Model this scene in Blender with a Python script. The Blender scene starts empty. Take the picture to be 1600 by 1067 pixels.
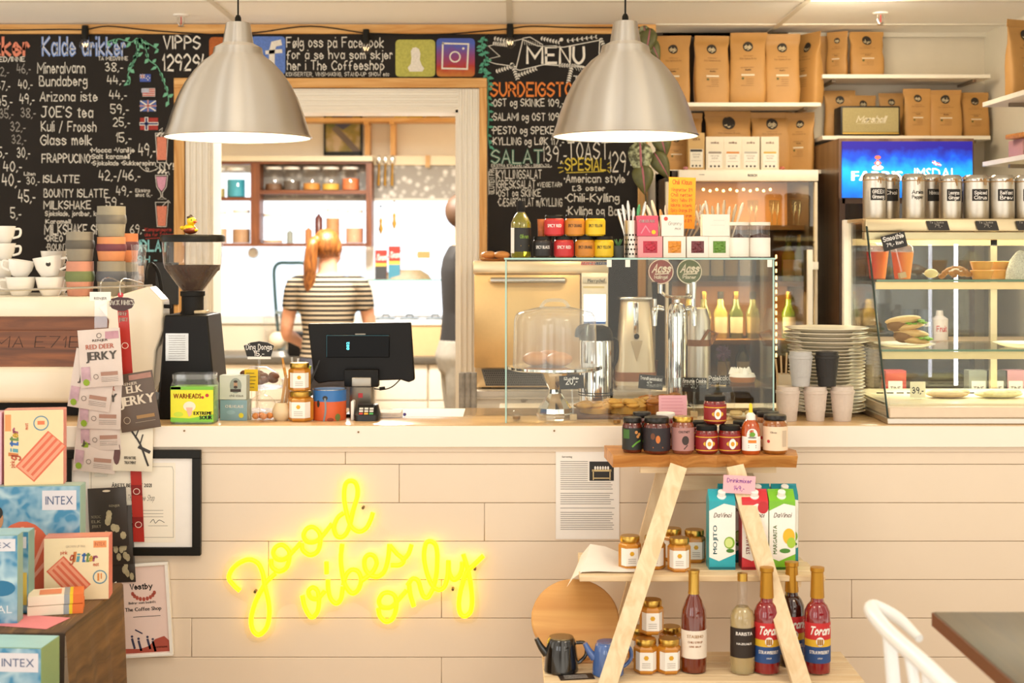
import bpy, bmesh, math, random
from mathutils import Vector, Matrix
R = math.radians
random.seed(7)
SC = bpy.context.scene
COL = SC.collection
# ------------------------------------------------------------------ camera, light, exposure
F, CX, CY, EYE = 2190.0, 800.0, 388.0, 1.6          # focal length in pixels of a 1600 px wide frame, vanishing point, eye height
cam_d = bpy.data.cameras.new('camera'); cam = bpy.data.objects.new('camera', cam_d); COL.objects.link(cam)
cam.location = (0, 0, EYE); cam.rotation_euler = (R(90), 0, 0)
cam_d.sensor_width = 36; cam_d.lens = F/1600*36
cam_d.shift_x = 0; cam_d.shift_y = -(533.5-CY)/1600
cam_d.clip_start = .05; cam_d.clip_end = 100
cam_d.dof.use_dof = True; cam_d.dof.focus_distance = 4.62; cam_d.dof.aperture_fstop = 2.8
SC.camera = cam
SC.view_settings.view_transform = 'Standard'; SC.view_settings.look = 'None'
SC.view_settings.exposure = 0.12; SC.view_settings.gamma = 1.0; SC.view_settings.use_curve_mapping = False
w = bpy.data.worlds.new('sky_with_added_bands'); SC.world = w; w.use_nodes = True
bg = w.node_tree.nodes['Background']; bg.inputs[1].default_value = 1.0
wn, wl = w.node_tree.nodes, w.node_tree.links          # street side: added bright bands for streaks on the metal lamps; yard side: pale overcast sky
def wmath(op, a, b=None, c=None):
    n = wn.new('ShaderNodeMath'); n.operation = op
    for i, v in enumerate((a, b, c)):
        if v is None: continue
        if isinstance(v, (int, float)): n.inputs[i].default_value = v
        else: wl.new(v, n.inputs[i])
    return n.outputs[0]
wtc = wn.new('ShaderNodeTexCoord'); wsp = wn.new('ShaderNodeSeparateXYZ'); wl.new(wtc.outputs['Generated'], wsp.inputs[0])
az = wmath('ARCTAN2', wsp.outputs[0], wmath('MULTIPLY', wsp.outputs[1], -1.0))
wnz = wn.new('ShaderNodeTexNoise'); wnz.noise_dimensions = '1D'; wnz.inputs['Scale'].default_value = 2.6; wnz.inputs['Detail'].default_value = 3; wl.new(az, wnz.inputs['W'])
wrp = wn.new('ShaderNodeValToRGB'); wl.new(wnz.outputs['Fac'], wrp.inputs[0]); we = wrp.color_ramp.elements
we[0].position = .42; we[0].color = (.42, .36, .29, 1); we[1].position = .60; we[1].color = (1.9, 1.72, 1.46, 1)
wst = wn.new('ShaderNodeMapRange'); wst.inputs[1].default_value = .1; wst.inputs[2].default_value = .5; wl.new(wsp.outputs[1], wst.inputs[0])
wlo = wn.new('ShaderNodeMapRange'); wlo.inputs[1].default_value = -.05; wlo.inputs[2].default_value = -.2; wl.new(wsp.outputs[2], wlo.inputs[0])      # glow added below the horizon to brighten the ceiling
wm0 = wn.new('ShaderNodeMix'); wm0.data_type = 'RGBA'; wl.new(wlo.outputs[0], wm0.inputs[0]); wl.new(wrp.outputs[0], wm0.inputs[6]); wm0.inputs[7].default_value = (1.9, 1.75, 1.5, 1)
wmx = wn.new('ShaderNodeMix'); wmx.data_type = 'RGBA'; wl.new(wst.outputs[0], wmx.inputs[0]); wl.new(wm0.outputs[2], wmx.inputs[6]); wmx.inputs[7].default_value = (1.75, 1.85, 1.95, 1)
wl.new(wmx.outputs[2], bg.inputs[0])
SC.cycles.transparent_max_bounces = 40; SC.cycles.max_bounces = 10
def lamp(name, kind, loc, energy, color=(1,1,1), size=.1, sy=None, to=None, spread=None):
    d = bpy.data.lights.new(name, kind); d.energy = energy; d.color = color
    if kind == 'AREA':
        d.size = size
        if sy: d.shape = 'RECTANGLE'; d.size_y = sy
        if spread: d.spread = R(spread)
    else: d.shadow_soft_size = size
    o = bpy.data.objects.new(name, d); COL.objects.link(o); o.location = loc
    if to is not None: o.rotation_euler = (Vector(to)-Vector(loc)).to_track_quat('-Z','Y').to_euler()
    return o
# fill lights added out of view, behind the camera and overhead
lamp('front_fill_light', 'AREA', (-3.4, -1.2, 1.7), 24, (.93,.97,1), 1.3, 2.2, (-.4, 5, 1.3))  # added fill standing in for daylight from behind the camera
lamp('front_fill_light', 'AREA', (-1.2, -1.6, 1.7), 16, (.97,.98,1), 1.1, 2.2, (0, 5, 1.3))
lamp('front_fill_light', 'AREA', (2.6, -1.4, 1.6), 14, (1,.93,.82), .9, 2.2, (.6, 5, 1.2))
lamp('overhead_fill_light', 'AREA', (-.6, 2.9, 2.56), 8, (1,.86,.66), .6, .6, (-.6, 2.9, 0))  # added warm fill from above, no fitting modelled
lamp('overhead_fill_light', 'AREA', (1.5, 2.7, 2.56), 12, (1,.80,.55), .6, .6, (1.5, 2.7, 0))
lamp('aisle_fill_light', 'AREA', (1.35, 5.55, 2.56), 11, (1,.83,.58), .35, .35, (1.4, 6.2, 1.4))  # added unseen fill for the shelves behind the counter
lamp('kitchen_fill_light', 'AREA', (-.9, 7.6, 2.5), 110, (1,.93,.82), .6, .6, (-.9, 7.3, 0))  # added unseen fill that brightens the kitchen

# ------------------------------------------------------------------ helpers
def P(px, py, Y): return Vector(((px-CX)*Y/F, Y, EYE-(py-CY)*Y/F))
def X(px, Y): return (px-CX)*Y/F
def Z(py, Y): return EYE-(py-CY)*Y/F
def lin(c):
    if isinstance(c, str):
        c = c.lstrip('#'); c = [int(c[i:i+2], 16)/255 for i in (0,2,4)]
    return tuple((v/12.92 if v <= .04045 else ((v+.055)/1.055)**2.4) for v in c)
_mc = {}
def C(col, rough=.5, metal=0, var=.06, sc=30., bump=0, coat=0, trans=0, sheen=0, emis=0, name=None, sub=0, spec=None):
    """a plain procedural material: Principled with a faint noise in its colour"""
    key = (col, rough, metal, var, sc, bump, coat, trans, sheen, emis, sub, spec)
    if key in _mc: return _mc[key]
    m = bpy.data.materials.new(name or 'paint_'+str(col).lstrip('#')); m.use_nodes = True
    nt = m.node_tree; b = nt.nodes['Principled BSDF']; L = lin(col)
    b.inputs['Roughness'].default_value = rough; b.inputs['Metallic'].default_value = metal
    b.inputs['Coat Weight'].default_value = coat; b.inputs['Transmission Weight'].default_value = trans
    b.inputs['Coat Roughness'].default_value = .05
    if spec is not None: b.inputs['Specular IOR Level'].default_value = spec
    b.inputs['Sheen Weight'].default_value = sheen
    if sub: b.inputs['Subsurface Weight'].default_value = sub; b.inputs['Subsurface Radius'].default_value = (.01,.006,.004)
    if emis:
        b.inputs['Emission Color'].default_value = (*L, 1); b.inputs['Emission Strength'].default_value = emis
    if var or bump:
        tc = nt.nodes.new('ShaderNodeTexCoord'); n = nt.nodes.new('ShaderNodeTexNoise')
        n.inputs['Scale'].default_value = sc; n.inputs['Detail'].default_value = 4
        nt.links.new(tc.outputs['Object'], n.inputs['Vector'])
        mx = nt.nodes.new('ShaderNodeMix'); mx.data_type = 'RGBA'
        mx.inputs[6].default_value = (*[v*(1-var) for v in L], 1); mx.inputs[7].default_value = (*[min(1, v*(1+var)) for v in L], 1)
        nt.links.new(n.outputs['Fac'], mx.inputs[0]); nt.links.new(mx.outputs[2], b.inputs['Base Color'])
        if bump:
            bp = nt.nodes.new('ShaderNodeBump'); bp.inputs['Strength'].default_value = bump; bp.inputs['Distance'].default_value = .004
            nt.links.new(n.outputs['Fac'], bp.inputs['Height']); nt.links.new(bp.outputs[0], b.inputs['Normal'])
    else: b.inputs['Base Color'].default_value = (*L, 1)
    _mc[key] = m; return m
def wood(name, c1, c2, rough=.45, axis=0, sc=1., coat=0):
    """grain stretched along one object axis"""
    m = bpy.data.materials.new(name); m.use_nodes = True; nt = m.node_tree; b = nt.nodes['Principled BSDF']
    b.inputs['Roughness'].default_value = rough; b.inputs['Coat Weight'].default_value = coat; b.inputs['Coat Roughness'].default_value = .08
    tc = nt.nodes.new('ShaderNodeTexCoord'); mp = nt.nodes.new('ShaderNodeMapping')
    s = [22*sc, 22*sc, 22*sc]; s[axis] = 1.6*sc; mp.inputs['Scale'].default_value = s
    n = nt.nodes.new('ShaderNodeTexNoise'); n.inputs['Scale'].default_value = 1.3; n.inputs['Detail'].default_value = 5; n.inputs['Distortion'].default_value = 1.6
    rp = nt.nodes.new('ShaderNodeValToRGB'); e = rp.color_ramp.elements
    e[0].position = .33; e[1].position = .68; e[0].color = (*lin(c1), 1); e[1].color = (*lin(c2), 1)
    nt.links.new(tc.outputs['Object'], mp.inputs[0]); nt.links.new(mp.outputs[0], n.inputs['Vector'])
    nt.links.new(n.outputs['Fac'], rp.inputs[0]); nt.links.new(rp.outputs[0], b.inputs['Base Color'])
    bp = nt.nodes.new('ShaderNodeBump'); bp.inputs['Strength'].default_value = .12; bp.inputs['Distance'].default_value = .002
    nt.links.new(n.outputs['Fac'], bp.inputs['Height']); nt.links.new(bp.outputs[0], b.inputs['Normal'])
    return m
def glassy(name, tint=(1,1,1), refl=.9, ior=1.5, rough=.02, haze=0, hazecol=(1,1,1)):
    """thin clear glass: clear where seen face-on, mirror-like at grazing angles"""
    m = bpy.data.materials.new(name); m.use_nodes = True; nt = m.node_tree; nt.nodes.remove(nt.nodes['Principled BSDF'])
    out = nt.nodes['Material Output']; t = nt.nodes.new('ShaderNodeBsdfTransparent'); t.inputs[0].default_value = (*tint, 1)
    g = nt.nodes.new('ShaderNodeBsdfGlossy'); g.inputs['Roughness'].default_value = rough; g.inputs[0].default_value = (refl, refl, refl, 1)
    lw = nt.nodes.new('ShaderNodeLayerWeight'); lw.inputs[0].default_value = .5; pw = nt.nodes.new('ShaderNodeMath'); pw.operation = 'POWER'; pw.inputs[1].default_value = 4.0; nt.links.new(lw.outputs['Facing'], pw.inputs[0])
    fr = nt.nodes.new('ShaderNodeMath'); fr.operation = 'MULTIPLY_ADD'; fr.inputs[1].default_value = .7; fr.inputs[2].default_value = ((ior-1)/(ior+1))**2; nt.links.new(pw.outputs[0], fr.inputs[0])
    mx = nt.nodes.new('ShaderNodeMixShader')
    src = t.outputs[0]
    if haze:
        d = nt.nodes.new('ShaderNodeBsdfDiffuse'); d.inputs[0].default_value = (*hazecol, 1); mh = nt.nodes.new('ShaderNodeMixShader')
        mh.inputs[0].default_value = haze; nt.links.new(src, mh.inputs[1]); nt.links.new(d.outputs[0], mh.inputs[2]); src = mh.outputs[0]
    nt.links.new(fr.outputs[0], mx.inputs[0]); nt.links.new(src, mx.inputs[1]); nt.links.new(g.outputs[0], mx.inputs[2])
    nt.links.new(mx.outputs[0], out.inputs[0]); return m
def emit(name, col, strength):
    m = bpy.data.materials.new(name); m.use_nodes = True; nt = m.node_tree; b = nt.nodes['Principled BSDF']
    b.inputs['Base Color'].default_value = (*lin(col), 1); b.inputs['Emission Color'].default_value = (*lin(col), 1)
    b.inputs['Emission Strength'].default_value = strength; return m

# --- stroke letters: 'xy' points, baseline y=2, x-height 6, capitals 8; ~ marks a smooth stroke
G = {'A':'02 28 42|14 34','B':'02 08|~08 28 37 25 05|~05 35 43 32 02','C':'~47 28 06 04 22 43','D':'02 08|~08 28 45 22 02','E':'48 08 02 42|05 35','F':'48 08 02|05 35',
'G':'~47 28 06 04 22 43 45|45 25','H':'02 08|42 48|05 45','I':'02 08','J':'~38 33 12 03|18 48','K':'02 08|48 05 42','L':'08 02 42','M':'02 08 34 68 62','N':'02 08 42 48',
'O':'~28 05 22 45 28','P':'02 08|~08 28 46 25 05','Q':'~28 05 22 45 28|33 52','R':'02 08|~08 28 46 25 05|25 42','S':'~47 28 06 25 44 22 03','T':'08 48|28 22','U':'~08 04 22 44 48',
'V':'08 22 48','W':'08 12 35 52 68','X':'02 48|08 42','Y':'08 25 48|25 22','Z':'08 48 02 42','Æ':'02 38 68|38 32 62|14 34|35 55','Ø':'~28 05 22 45 28|02 48','Å':'02 28 42|14 34|19 39',
'a':'~35 16 04 12 33|36 32','b':'08 02|~04 16 34 12 02','c':'~35 16 04 12 33','d':'38 32|~35 16 04 12 33','e':'~04 34 25 16 04 12 33','f':'~38 17 12|05 25','g':'~35 16 04 13 34|~36 31 10 01',
'h':'08 02|~04 16 35 32','i':'06 02|08 08','j':'~16 11 00|18 18','k':'08 02|36 04 32','l':'08 02','m':'06 02|~04 16 24 22|~24 36 44 42','n':'06 02|~04 16 35 32','o':'~16 04 12 34 16',
'p':'06 00|~05 16 34 12 03','q':'36 30|~35 16 04 12 33','r':'06 02|~04 16 25','s':'~35 16 05 24 33 12 03','t':'17 12 22|06 26','u':'~06 03 12 33|36 32','v':'06 22 46','w':'06 12 24 32 46',
'x':'06 32|02 36','y':'06 23|46 10','z':'06 36 02 32','æ':'~16 04 12 24 16|~24 44 35 24 32 43','ø':'~16 04 12 34 16|02 36','å':'~35 16 04 12 33|36 32|28 28',
'0':'~28 05 22 45 28','1':'06 18 12','2':'~07 28 46 24 02|02 42','3':'~07 28 36 15|~15 44 22 03','4':'18 04 44|36 32','5':'48 08 05|~05 35 43 22 03','6':'~38 05 03 22 43 25 04','7':'08 48 12',
'8':'~25 07 28 47 25 03 22 43 25','9':'~46 28 06 25 46|46 32','.':'02 02',',':'12 01','-':'04 24',':':'03 03|05 05','/':'01 38','!':'04 08|02 02',"'":'08 07','+':'04 24|13 15','•':'05 05','*':'04 26|06 24|13 17','&':'~42 16 28 06 22 44','>':'27 07 02|32 02'}
def smooth_line(pts, n=5):
    if len(pts) < 3: return pts
    cl = (Vector(pts[0])-Vector(pts[-1])).length < 1e-6
    q = [Vector(p) for p in pts]; out = []
    ext = ([q[-2]] + q + [q[1]]) if cl else ([2*q[0]-q[1]] + q + [2*q[-1]-q[-2]])
    for i in range(1, len(ext)-2):
        a, b, c, d = ext[i-1], ext[i], ext[i+1], ext[i+2]
        for k in range(n):
            t = k/n
            out.append(.5*((2*b)+(c-a)*t+(2*a-5*b+4*c-d)*t*t+(3*b-a-3*c+d)*t**3))
    out.append(q[-1].copy()); return out
def ribbon(pts, wd):
    """flat strip along 2D points -> (verts, faces)"""
    p = [Vector((a[0], a[1])) for a in pts]
    if len(p) == 2 and (p[0]-p[1]).length < 1e-6:
        r = wd*.62; v = [(p[0].x+r*math.cos(i*R(45)), p[0].y+r*math.sin(i*R(45))) for i in range(8)]
        return v, [tuple(range(8))]
    d0 = (p[1]-p[0]).normalized(); d1 = (p[-1]-p[-2]).normalized()
    p[0] = p[0]-d0*wd*.35; p[-1] = p[-1]+d1*wd*.35
    v, f = [], []
    for i in range(len(p)):
        a = (p[i]-p[i-1]) if i else (p[1]-p[0]); b = (p[i+1]-p[i]) if i < len(p)-1 else a
        t = (a.normalized()+b.normalized()); t = t.normalized() if t.length > .2 else b.normalized()
        n = Vector((-t.y, t.x)); k = min(1.6, 1/max(.5, abs(n.dot(Vector((-a.y, a.x)).normalized()))))
        v += [tuple(p[i]+n*wd*.5*k), tuple(p[i]-n*wd*.5*k)]
    for i in range(len(p)-1): f.append((2*i+1, 2*i+3, 2*i+2, 2*i))
    return v, f
def stroke_layout(s, wt=.9, jit=0):
    V, FC, x = [], [], 0
    for ch in s:
        if ch == ' ': x += 3.2; continue
        g = G.get(ch)
        if g is None: continue
        wch = 0; ang = random.uniform(-jit, jit); dy = random.uniform(-jit, jit)*4
        for st in g.split('|'):
            sm = st[0] == '~'; pts = [(int(a[0]), int(a[1])-2) for a in st.lstrip('~').split()]
            wch = max(wch, max(a[0] for a in pts))
            if sm: pts = smooth_line(pts)
            v, f = ribbon(pts, wt*(1.5 if ch == '•' else 1)); o = len(V)
            for a in v:
                xx, yy = a[0]*math.cos(ang)-a[1]*math.sin(ang), a[0]*math.sin(ang)+a[1]*math.cos(ang)+dy
                V.append((x+xx, yy))
            FC += [tuple(i+o for i in q) for q in f]
        x += wch+1.5
    return V, FC, max(x-1.5, .5), 6.0
# --- printed letters: Blender's own font, one cached outline per character
_fc = {}
def load_font(chars):
    obs = []
    for ch in chars:
        cu = bpy.data.curves.new('glyph', 'FONT'); cu.body = ch; cu.size = 1; cu.resolution_u = 2
        o = bpy.data.objects.new('glyph', cu); COL.objects.link(o); obs.append((ch, o))
    dg = bpy.context.evaluated_depsgraph_get(); dg.update()
    for ch, o in obs:
        me = bpy.data.meshes.new_from_object(o.evaluated_get(dg))
        _fc[ch] = ([(v.co.x, v.co.y) for v in me.vertices], [tuple(p.vertices) for p in me.polygons]); bpy.data.meshes.remove(me)
    for ch, o in obs:
        cu = o.data; bpy.data.objects.remove(o); bpy.data.curves.remove(cu)
load_font("ABCDEFGHIJKLMNOPQRSTUVWXYZabcdefghijklmnopqrstuvwxyz0123456789.,-'/&ÅØ%")
def print_layout(s, bold=0):
    V, FC, x = [], [], 0
    for ch in s:
        if ch == ' ' or ch not in _fc: x += .3; continue
        v, f = _fc[ch]; lo = min(a[0] for a in v); hi = max(a[0] for a in v); o = len(V)
        V += [(x+a[0]-lo, a[1]) for a in v]; FC += [tuple(i+o for i in q) for q in f]
        if bold:
            for k in (-bold, bold):
                o = len(V); V += [(x+a[0]-lo+k, a[1]) for a in v]; FC += [tuple(i+o for i in q) for q in f]
        x += hi-lo+.085
    return V, FC, max(x-.085, .1), .72
# --- mappings from flat label coordinates to a surface
def flat(o, u=(1,0,0), v=(0,0,1)):
    o, u, v = Vector(o), Vector(u), Vector(v); return lambda a, b: o+u*a+v*b
def wrap(r, z=0, a0=-90, c=(0,0)):
    """onto an upright cylinder; a = arc length from the side facing the customer"""
    return lambda a, b: Vector((c[0]+r*math.cos(R(a0)+a/r), c[1]+r*math.sin(R(a0)+a/r), z+b))

CLIFT = [0.]                                        # keeps successive chalk layers a hair apart
class B:
    def __init__(s, mat=None): s.bm = bmesh.new(); s.mats = []; s.k = 0; s.T = None; (s.m(mat) if mat else None)
    def m(s, mat):
        if mat not in s.mats: s.mats.append(mat)
        s.k = s.mats.index(mat); return s
    def raw(s, verts, faces, smooth=False):
        if s.T is not None: verts = [s.T @ Vector(v) for v in verts]
        vs = [s.bm.verts.new(v) for v in verts]
        for f in faces:
            try: fc = s.bm.faces.new([vs[i] for i in f]); fc.material_index = s.k; fc.smooth = smooth
            except ValueError: pass
        return s
    def box(s, x0, x1, y0, y1, z0, z1, bev=0, seg=2, skew=None):
        if bev <= 0 :
            v = [(x,y,z) for x in (x0,x1) for y in (y0,y1) for z in (z0,z1)]
            return s.raw(v, [(0,1,3,2),(4,6,7,5),(0,4,5,1),(2,3,7,6),(0,2,6,4),(1,5,7,3)])
        t = bmesh.new(); bmesh.ops.create_cube(t, size=1)
        for v in t.verts: v.co = Vector(((x0+x1)/2+v.co.x*(x1-x0), (y0+y1)/2+v.co.y*(y1-y0), (z0+z1)/2+v.co.z*(z1-z0)))
        bmesh.ops.bevel(t, geom=list(t.edges), offset=bev, segments=seg, affect='EDGES', profile=.5)
        return s.add(t)
    def add(s, t, smooth=True):
        t.verts.index_update(); s.raw([v.co.copy() for v in t.verts], [[v.index for v in f.verts] for f in t.faces], smooth); t.free(); return s
    def lathe(s, prof, seg=24, c=(0,0,0), axis='z', arc=None, a0=0, cap=True):
        full = arc is None; n = seg if full else seg+1; v, f = [], []
        for r, h in prof:
            for i in range(n):
                a = R(a0)+(2*math.pi if full else R(arc))*i/seg
                x, y = r*math.cos(a), r*math.sin(a)
                p = (x, y, h) if axis == 'z' else ((x, h, -y) if axis == 'y' else (h, x, y))
                v.append((p[0]+c[0], p[1]+c[1], p[2]+c[2]))
        for j in range(len(prof)-1):
            for i in range(seg):
                k = (i+1) % n; f.append((j*n+i, j*n+k, (j+1)*n+k, (j+1)*n+i))
        if full and cap:
            if prof[0][0] > 1e-5: f.append(tuple(range(n-1, -1, -1)))
            if prof[-1][0] > 1e-5: f.append(tuple((len(prof)-1)*n+i for i in range(n)))
        return s.raw(v, f, True)
    def tube(s, pts, r, seg=8, cap=True, sm=0):
        p = [Vector(a) for a in pts]
        if sm: p = smooth_line(p, sm)
        n = len(p); rr = r if isinstance(r, (list, tuple)) else [r]*n
        if len(rr) != n: rr = [rr[min(len(rr)-1, int(i*(len(rr)-1)/(n-1)))]*(1-((i*(len(rr)-1)/(n-1))%1))+rr[min(len(rr)-1, int(i*(len(rr)-1)/(n-1))+1)]*((i*(len(rr)-1)/(n-1))%1) for i in range(n)]
        v, f = [], []; up = None
        for i in range(n):
            t = (p[min(i+1, n-1)]-p[max(i-1, 0)])
            t = t.normalized() if t.length > 1e-9 else Vector((0,0,1))
            if up is None: up = t.orthogonal().normalized()
            u = (up-t*up.dot(t)); u = u.normalized() if u.length > 1e-6 else t.orthogonal().normalized(); up = u; w_ = t.cross(u)
            for k in range(seg):
                a = 2*math.pi*k/seg; v.append(p[i]+(u*math.cos(a)+w_*math.sin(a))*rr[i])
        for i in range(n-1):
            for k in range(seg): f.append((i*seg+k, i*seg+(k+1)%seg, (i+1)*seg+(k+1)%seg, (i+1)*seg+k))
        if cap: f += [tuple(range(seg-1,-1,-1)), tuple((n-1)*seg+k for k in range(seg))]
        return s.raw(v, f, True)
    def loft(s, rings, seg=20, p=2.0, cap=True):
        """rings of (cx,cy,cz,rx,ry) - superellipses in horizontal planes"""
        v, f = [], []
        for cx, cy, cz, rx, ry in rings:
            for i in range(seg):
                a = 2*math.pi*i/seg; ca, sa = math.cos(a), math.sin(a)
                v.append((cx+rx*math.copysign(abs(ca)**(2/p), ca), cy+ry*math.copysign(abs(sa)**(2/p), sa), cz))
        for j in range(len(rings)-1):
            for i in range(seg): f.append((j*seg+i, j*seg+(i+1)%seg, (j+1)*seg+(i+1)%seg, (j+1)*seg+i))
        if cap: f += [tuple(range(seg-1,-1,-1)), tuple((len(rings)-1)*seg+i for i in range(seg))]
        return s.raw(v, f, True)
    def sph(s, c, r, seg=14, ring=9):
        r = r if isinstance(r, (tuple, list)) else (r, r, r)
        v, f = [(c[0], c[1], c[2]-r[2])], []
        for j in range(1, ring):
            b = -math.pi/2+math.pi*j/ring
            for i in range(seg):
                a = 2*math.pi*i/seg; v.append((c[0]+r[0]*math.cos(b)*math.cos(a), c[1]+r[1]*math.cos(b)*math.sin(a), c[2]+r[2]*math.sin(b)))
        v.append((c[0], c[1], c[2]+r[2])); n = len(v)-1
        for i in range(seg):
            f.append((0, 1+(i+1)%seg, 1+i)); f.append((n, n-seg+i, n-seg+(i+1)%seg))
        for j in range(ring-2):
            for i in range(seg): f.append((1+j*seg+i, 1+j*seg+(i+1)%seg, 1+(j+1)*seg+(i+1)%seg, 1+(j+1)*seg+i))
        return s.raw(v, f, True)
    def prism(s, pts, d0, d1, fn=None):
        """2D outline (x,z) pushed from y=d0 to y=d1 (fn maps x,z,d to 3D)"""
        fn = fn or (lambda a, b, d: (a, d, b)); n = len(pts)
        v = [fn(a, b, d0) for a, b in pts]+[fn(a, b, d1) for a, b in pts]
        return s.raw(v, [tuple(range(n)), tuple(range(2*n-1, n-1, -1))]+[(i, n+i, n+(i+1)%n, (i+1)%n) for i in range(n)])
    def patch(s, fn, x0, x1, y0, y1, nx=1, ny=1, d=None):
        """a sheet on a mapped surface; d lays it out as a flat decal"""
        v = [fn(x0+(x1-x0)*i/nx, y0+(y1-y0)*j/ny) for j in range(ny+1) for i in range(nx+1)]
        f = [(j*(nx+1)+i, j*(nx+1)+i+1, (j+1)*(nx+1)+i+1, (j+1)*(nx+1)+i) for j in range(ny) for i in range(nx)]
        return s.raw(v, f, nx > 1)
    def poly(s, fn, pts): return s.raw([fn(a, b) for a, b in pts], [tuple(range(len(pts)))])
    def disc(s, fn, x, y, rx, ry=None, n=18, ring=0):
        ry = ry or rx; q = [(math.cos(2*math.pi*i/n), math.sin(2*math.pi*i/n)) for i in range(n)]
        if not ring: return s.poly(fn, [(x+rx*a, y+ry*b) for a, b in q])
        v = [fn(x+rx*a, y+ry*b) for a, b in q]+[fn(x+(rx-ring)*a, y+(ry-ring)*b) for a, b in q]
        return s.raw(v, [(i, (i+1)%n, n+(i+1)%n, n+i) for i in range(n)])
    def line(s, fn, pts, wd, sm=0):
        v, f = ribbon(smooth_line([Vector(p) for p in pts], sm) if sm else pts, wd); return s.raw([fn(a, b) for a, b in v], f)
    def text(s, fn, txt, x, y, h, width=None, al='l', font='p', wt=.9, jit=0, bold=0, shear=0):
        V, FC, wd, ch = stroke_layout(txt, wt, jit) if font == 's' else print_layout(txt, bold)
        sy = h/ch; sx = (width/wd) if width else sy
        x0 = x-(wd*sx/2 if al == 'c' else wd*sx if al == 'r' else 0)
        return s.raw([fn(x0+a*sx+b*sy*shear, y+b*sy) for a, b in V], FC)
    def obj(s, name, parent=None, loc=None, rot=None, ang=40, mods=()):
        CLIFT[0] = (CLIFT[0]+.0003)%.0045
        me = bpy.data.meshes.new(name); s.bm.to_mesh(me); s.bm.free()
        for m_ in s.mats: me.materials.append(m_)
        me.shade_smooth(); me.set_sharp_from_angle(angle=R(ang))
        o = bpy.data.objects.new(name, me); COL.objects.link(o)
        if parent is not None: o.parent = parent
        if loc is not None: o.location = loc
        if rot is not None: o.rotation_euler = rot
        return o
def thing(name, label, cat, loc=(0,0,0), rz=0, group=None, rx=0, ry=0):
    o = bpy.data.objects.new(name, None); COL.objects.link(o); o.location = loc; o.rotation_euler = (rx, ry, rz)
    o.empty_display_size = .05; o['label'] = label; o['category'] = cat
    if group: o['group'] = group
    return o
def tag(o, label, cat, group=None):
    o['label'] = label; o['category'] = cat
    if group: o['group'] = group
    return o
def struct(o): o['kind'] = 'structure'; return o
def dup(src, loc, label=None, rz=None, group=None, scale=None):
    r = src.copy(); COL.objects.link(r); r.location = loc
    if rz is not None: r.rotation_euler = (0, 0, rz)
    if scale: r.scale = (scale,)*3 if not isinstance(scale, tuple) else scale
    if label: r['label'] = label
    if group: r['group'] = group
    for ch in list(src.children):
        c = ch.copy(); COL.objects.link(c); c.parent = r
        for g in list(ch.children):
            d = g.copy(); COL.objects.link(d); d.parent = c
    return r
# shared materials
WHITE = C('#f2ede4', .4); CREAM = C('#efe6d4', .45); BLACK = C('#17150f', .4, spec=.25); INK = C('#2a2420', .6, var=0); DARK = C('#14110e', .6, spec=.25)
STEEL = C('#c9c5bd', .22, 1, .05, 60); BRUSHED = C('#cfc8bc', .38, 1, .05, 90); CHROME = C('#e6e4e0', .07, 1, 0)
GOLD = C('#caa24e', .28, 1); PINE = wood('pine', '#c98d43', '#e6b672', .5, 0); PINEV = wood('pine', '#c98d43', '#e6b672', .5, 2)
KRAFT = C('#b98a4c', .55, 0, .16, 11, .9); GLASS = glassy('clear_glass'); GLASSG = glassy('glass_pane', (.965,.985,.975), .55)
PLASTIC = glassy('clear_plastic', (.97,.97,.97), 1, 1.6, .06, .06, (.9,.9,.95)); EDGE = C('#a9cfc6', .15, 0, 0)
PAPER = C('#f4efe8', .7, 0, .03); CHALK = C('#e9e4d8', .9, 0, .14, 160); CHALKDIM = C('#a39d95', .9, 0, .2, 160)
HONEY = C('#c8852a', .12, 0, .12, 25, coat=.6); TEAL = C('#2aa6b0', .45); RED = C('#c0262d', .4); YELLOW = C('#f0d21c', .5)
# ------------------------------------------------------------------ the room
CEIL, ZC = 2.6, 1.022
def tile_ceiling_mat():
    return C('#faf7f0', .8, 0, .03, 200, .1)
b = B(tile_ceiling_mat()); b.box(-4.5, 3.2, 3.2, 9.4, CEIL, CEIL+.1); struct(b.obj('ceiling'))
b = B(C('#ddd6c6', .5, 0, .02))
for y in [6.25-.6*k for k in range(5)]: b.box(-4.5, 2.3, y-.012, y+.012, CEIL-.006, CEIL+.002)
for x in [-.012+1.2*k for k in range(-3, 2)]: b.box(x-.012, x+.012, 3.3, 6.52, CEIL-.0065, CEIL+.002)
b.box(.7, 2.3, 6.50, 6.52, CEIL-.02, CEIL)
struct(b.obj('ceiling_grid')) ; bpy.data.objects['ceiling_grid'].name = 'trim_1'
b = B(wood('oak_floor', '#a58a68', '#c2a67f', .4, 1)); b.box(-4.5, 3.2, 1.9, 9.4, -.1, 0); struct(b.obj('floor'))
YW = 6.25
WALLM = C('#e9dfcb', .75, 0, .04, 12)
ox0, ox1, oz1 = X(330, YW), X(716, YW), Z(172, YW)
xr = X(1024, YW)
b = B(WALLM)                                   # the wall with the kitchen opening
b.box(-4.5, ox0, YW, YW+.15, 0, CEIL); b.box(ox1, xr, YW, YW+.15, 0, CEIL); b.box(ox0, ox1, YW, YW+.15, oz1, CEIL)
struct(b.obj('wall_back'))
b = B(C('#ddd3c0', .75, 0, .04, 12)); b.box(xr-.02, 2.4, 6.53, 6.65, 0, CEIL); struct(b.obj('wall_alcove'))
b = B(C('#e3dccb', .75, 0, .04, 12)); b.box(2.2, 2.35, 4.3, 6.53, 0, CEIL); struct(b.obj('wall_right'))
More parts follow.
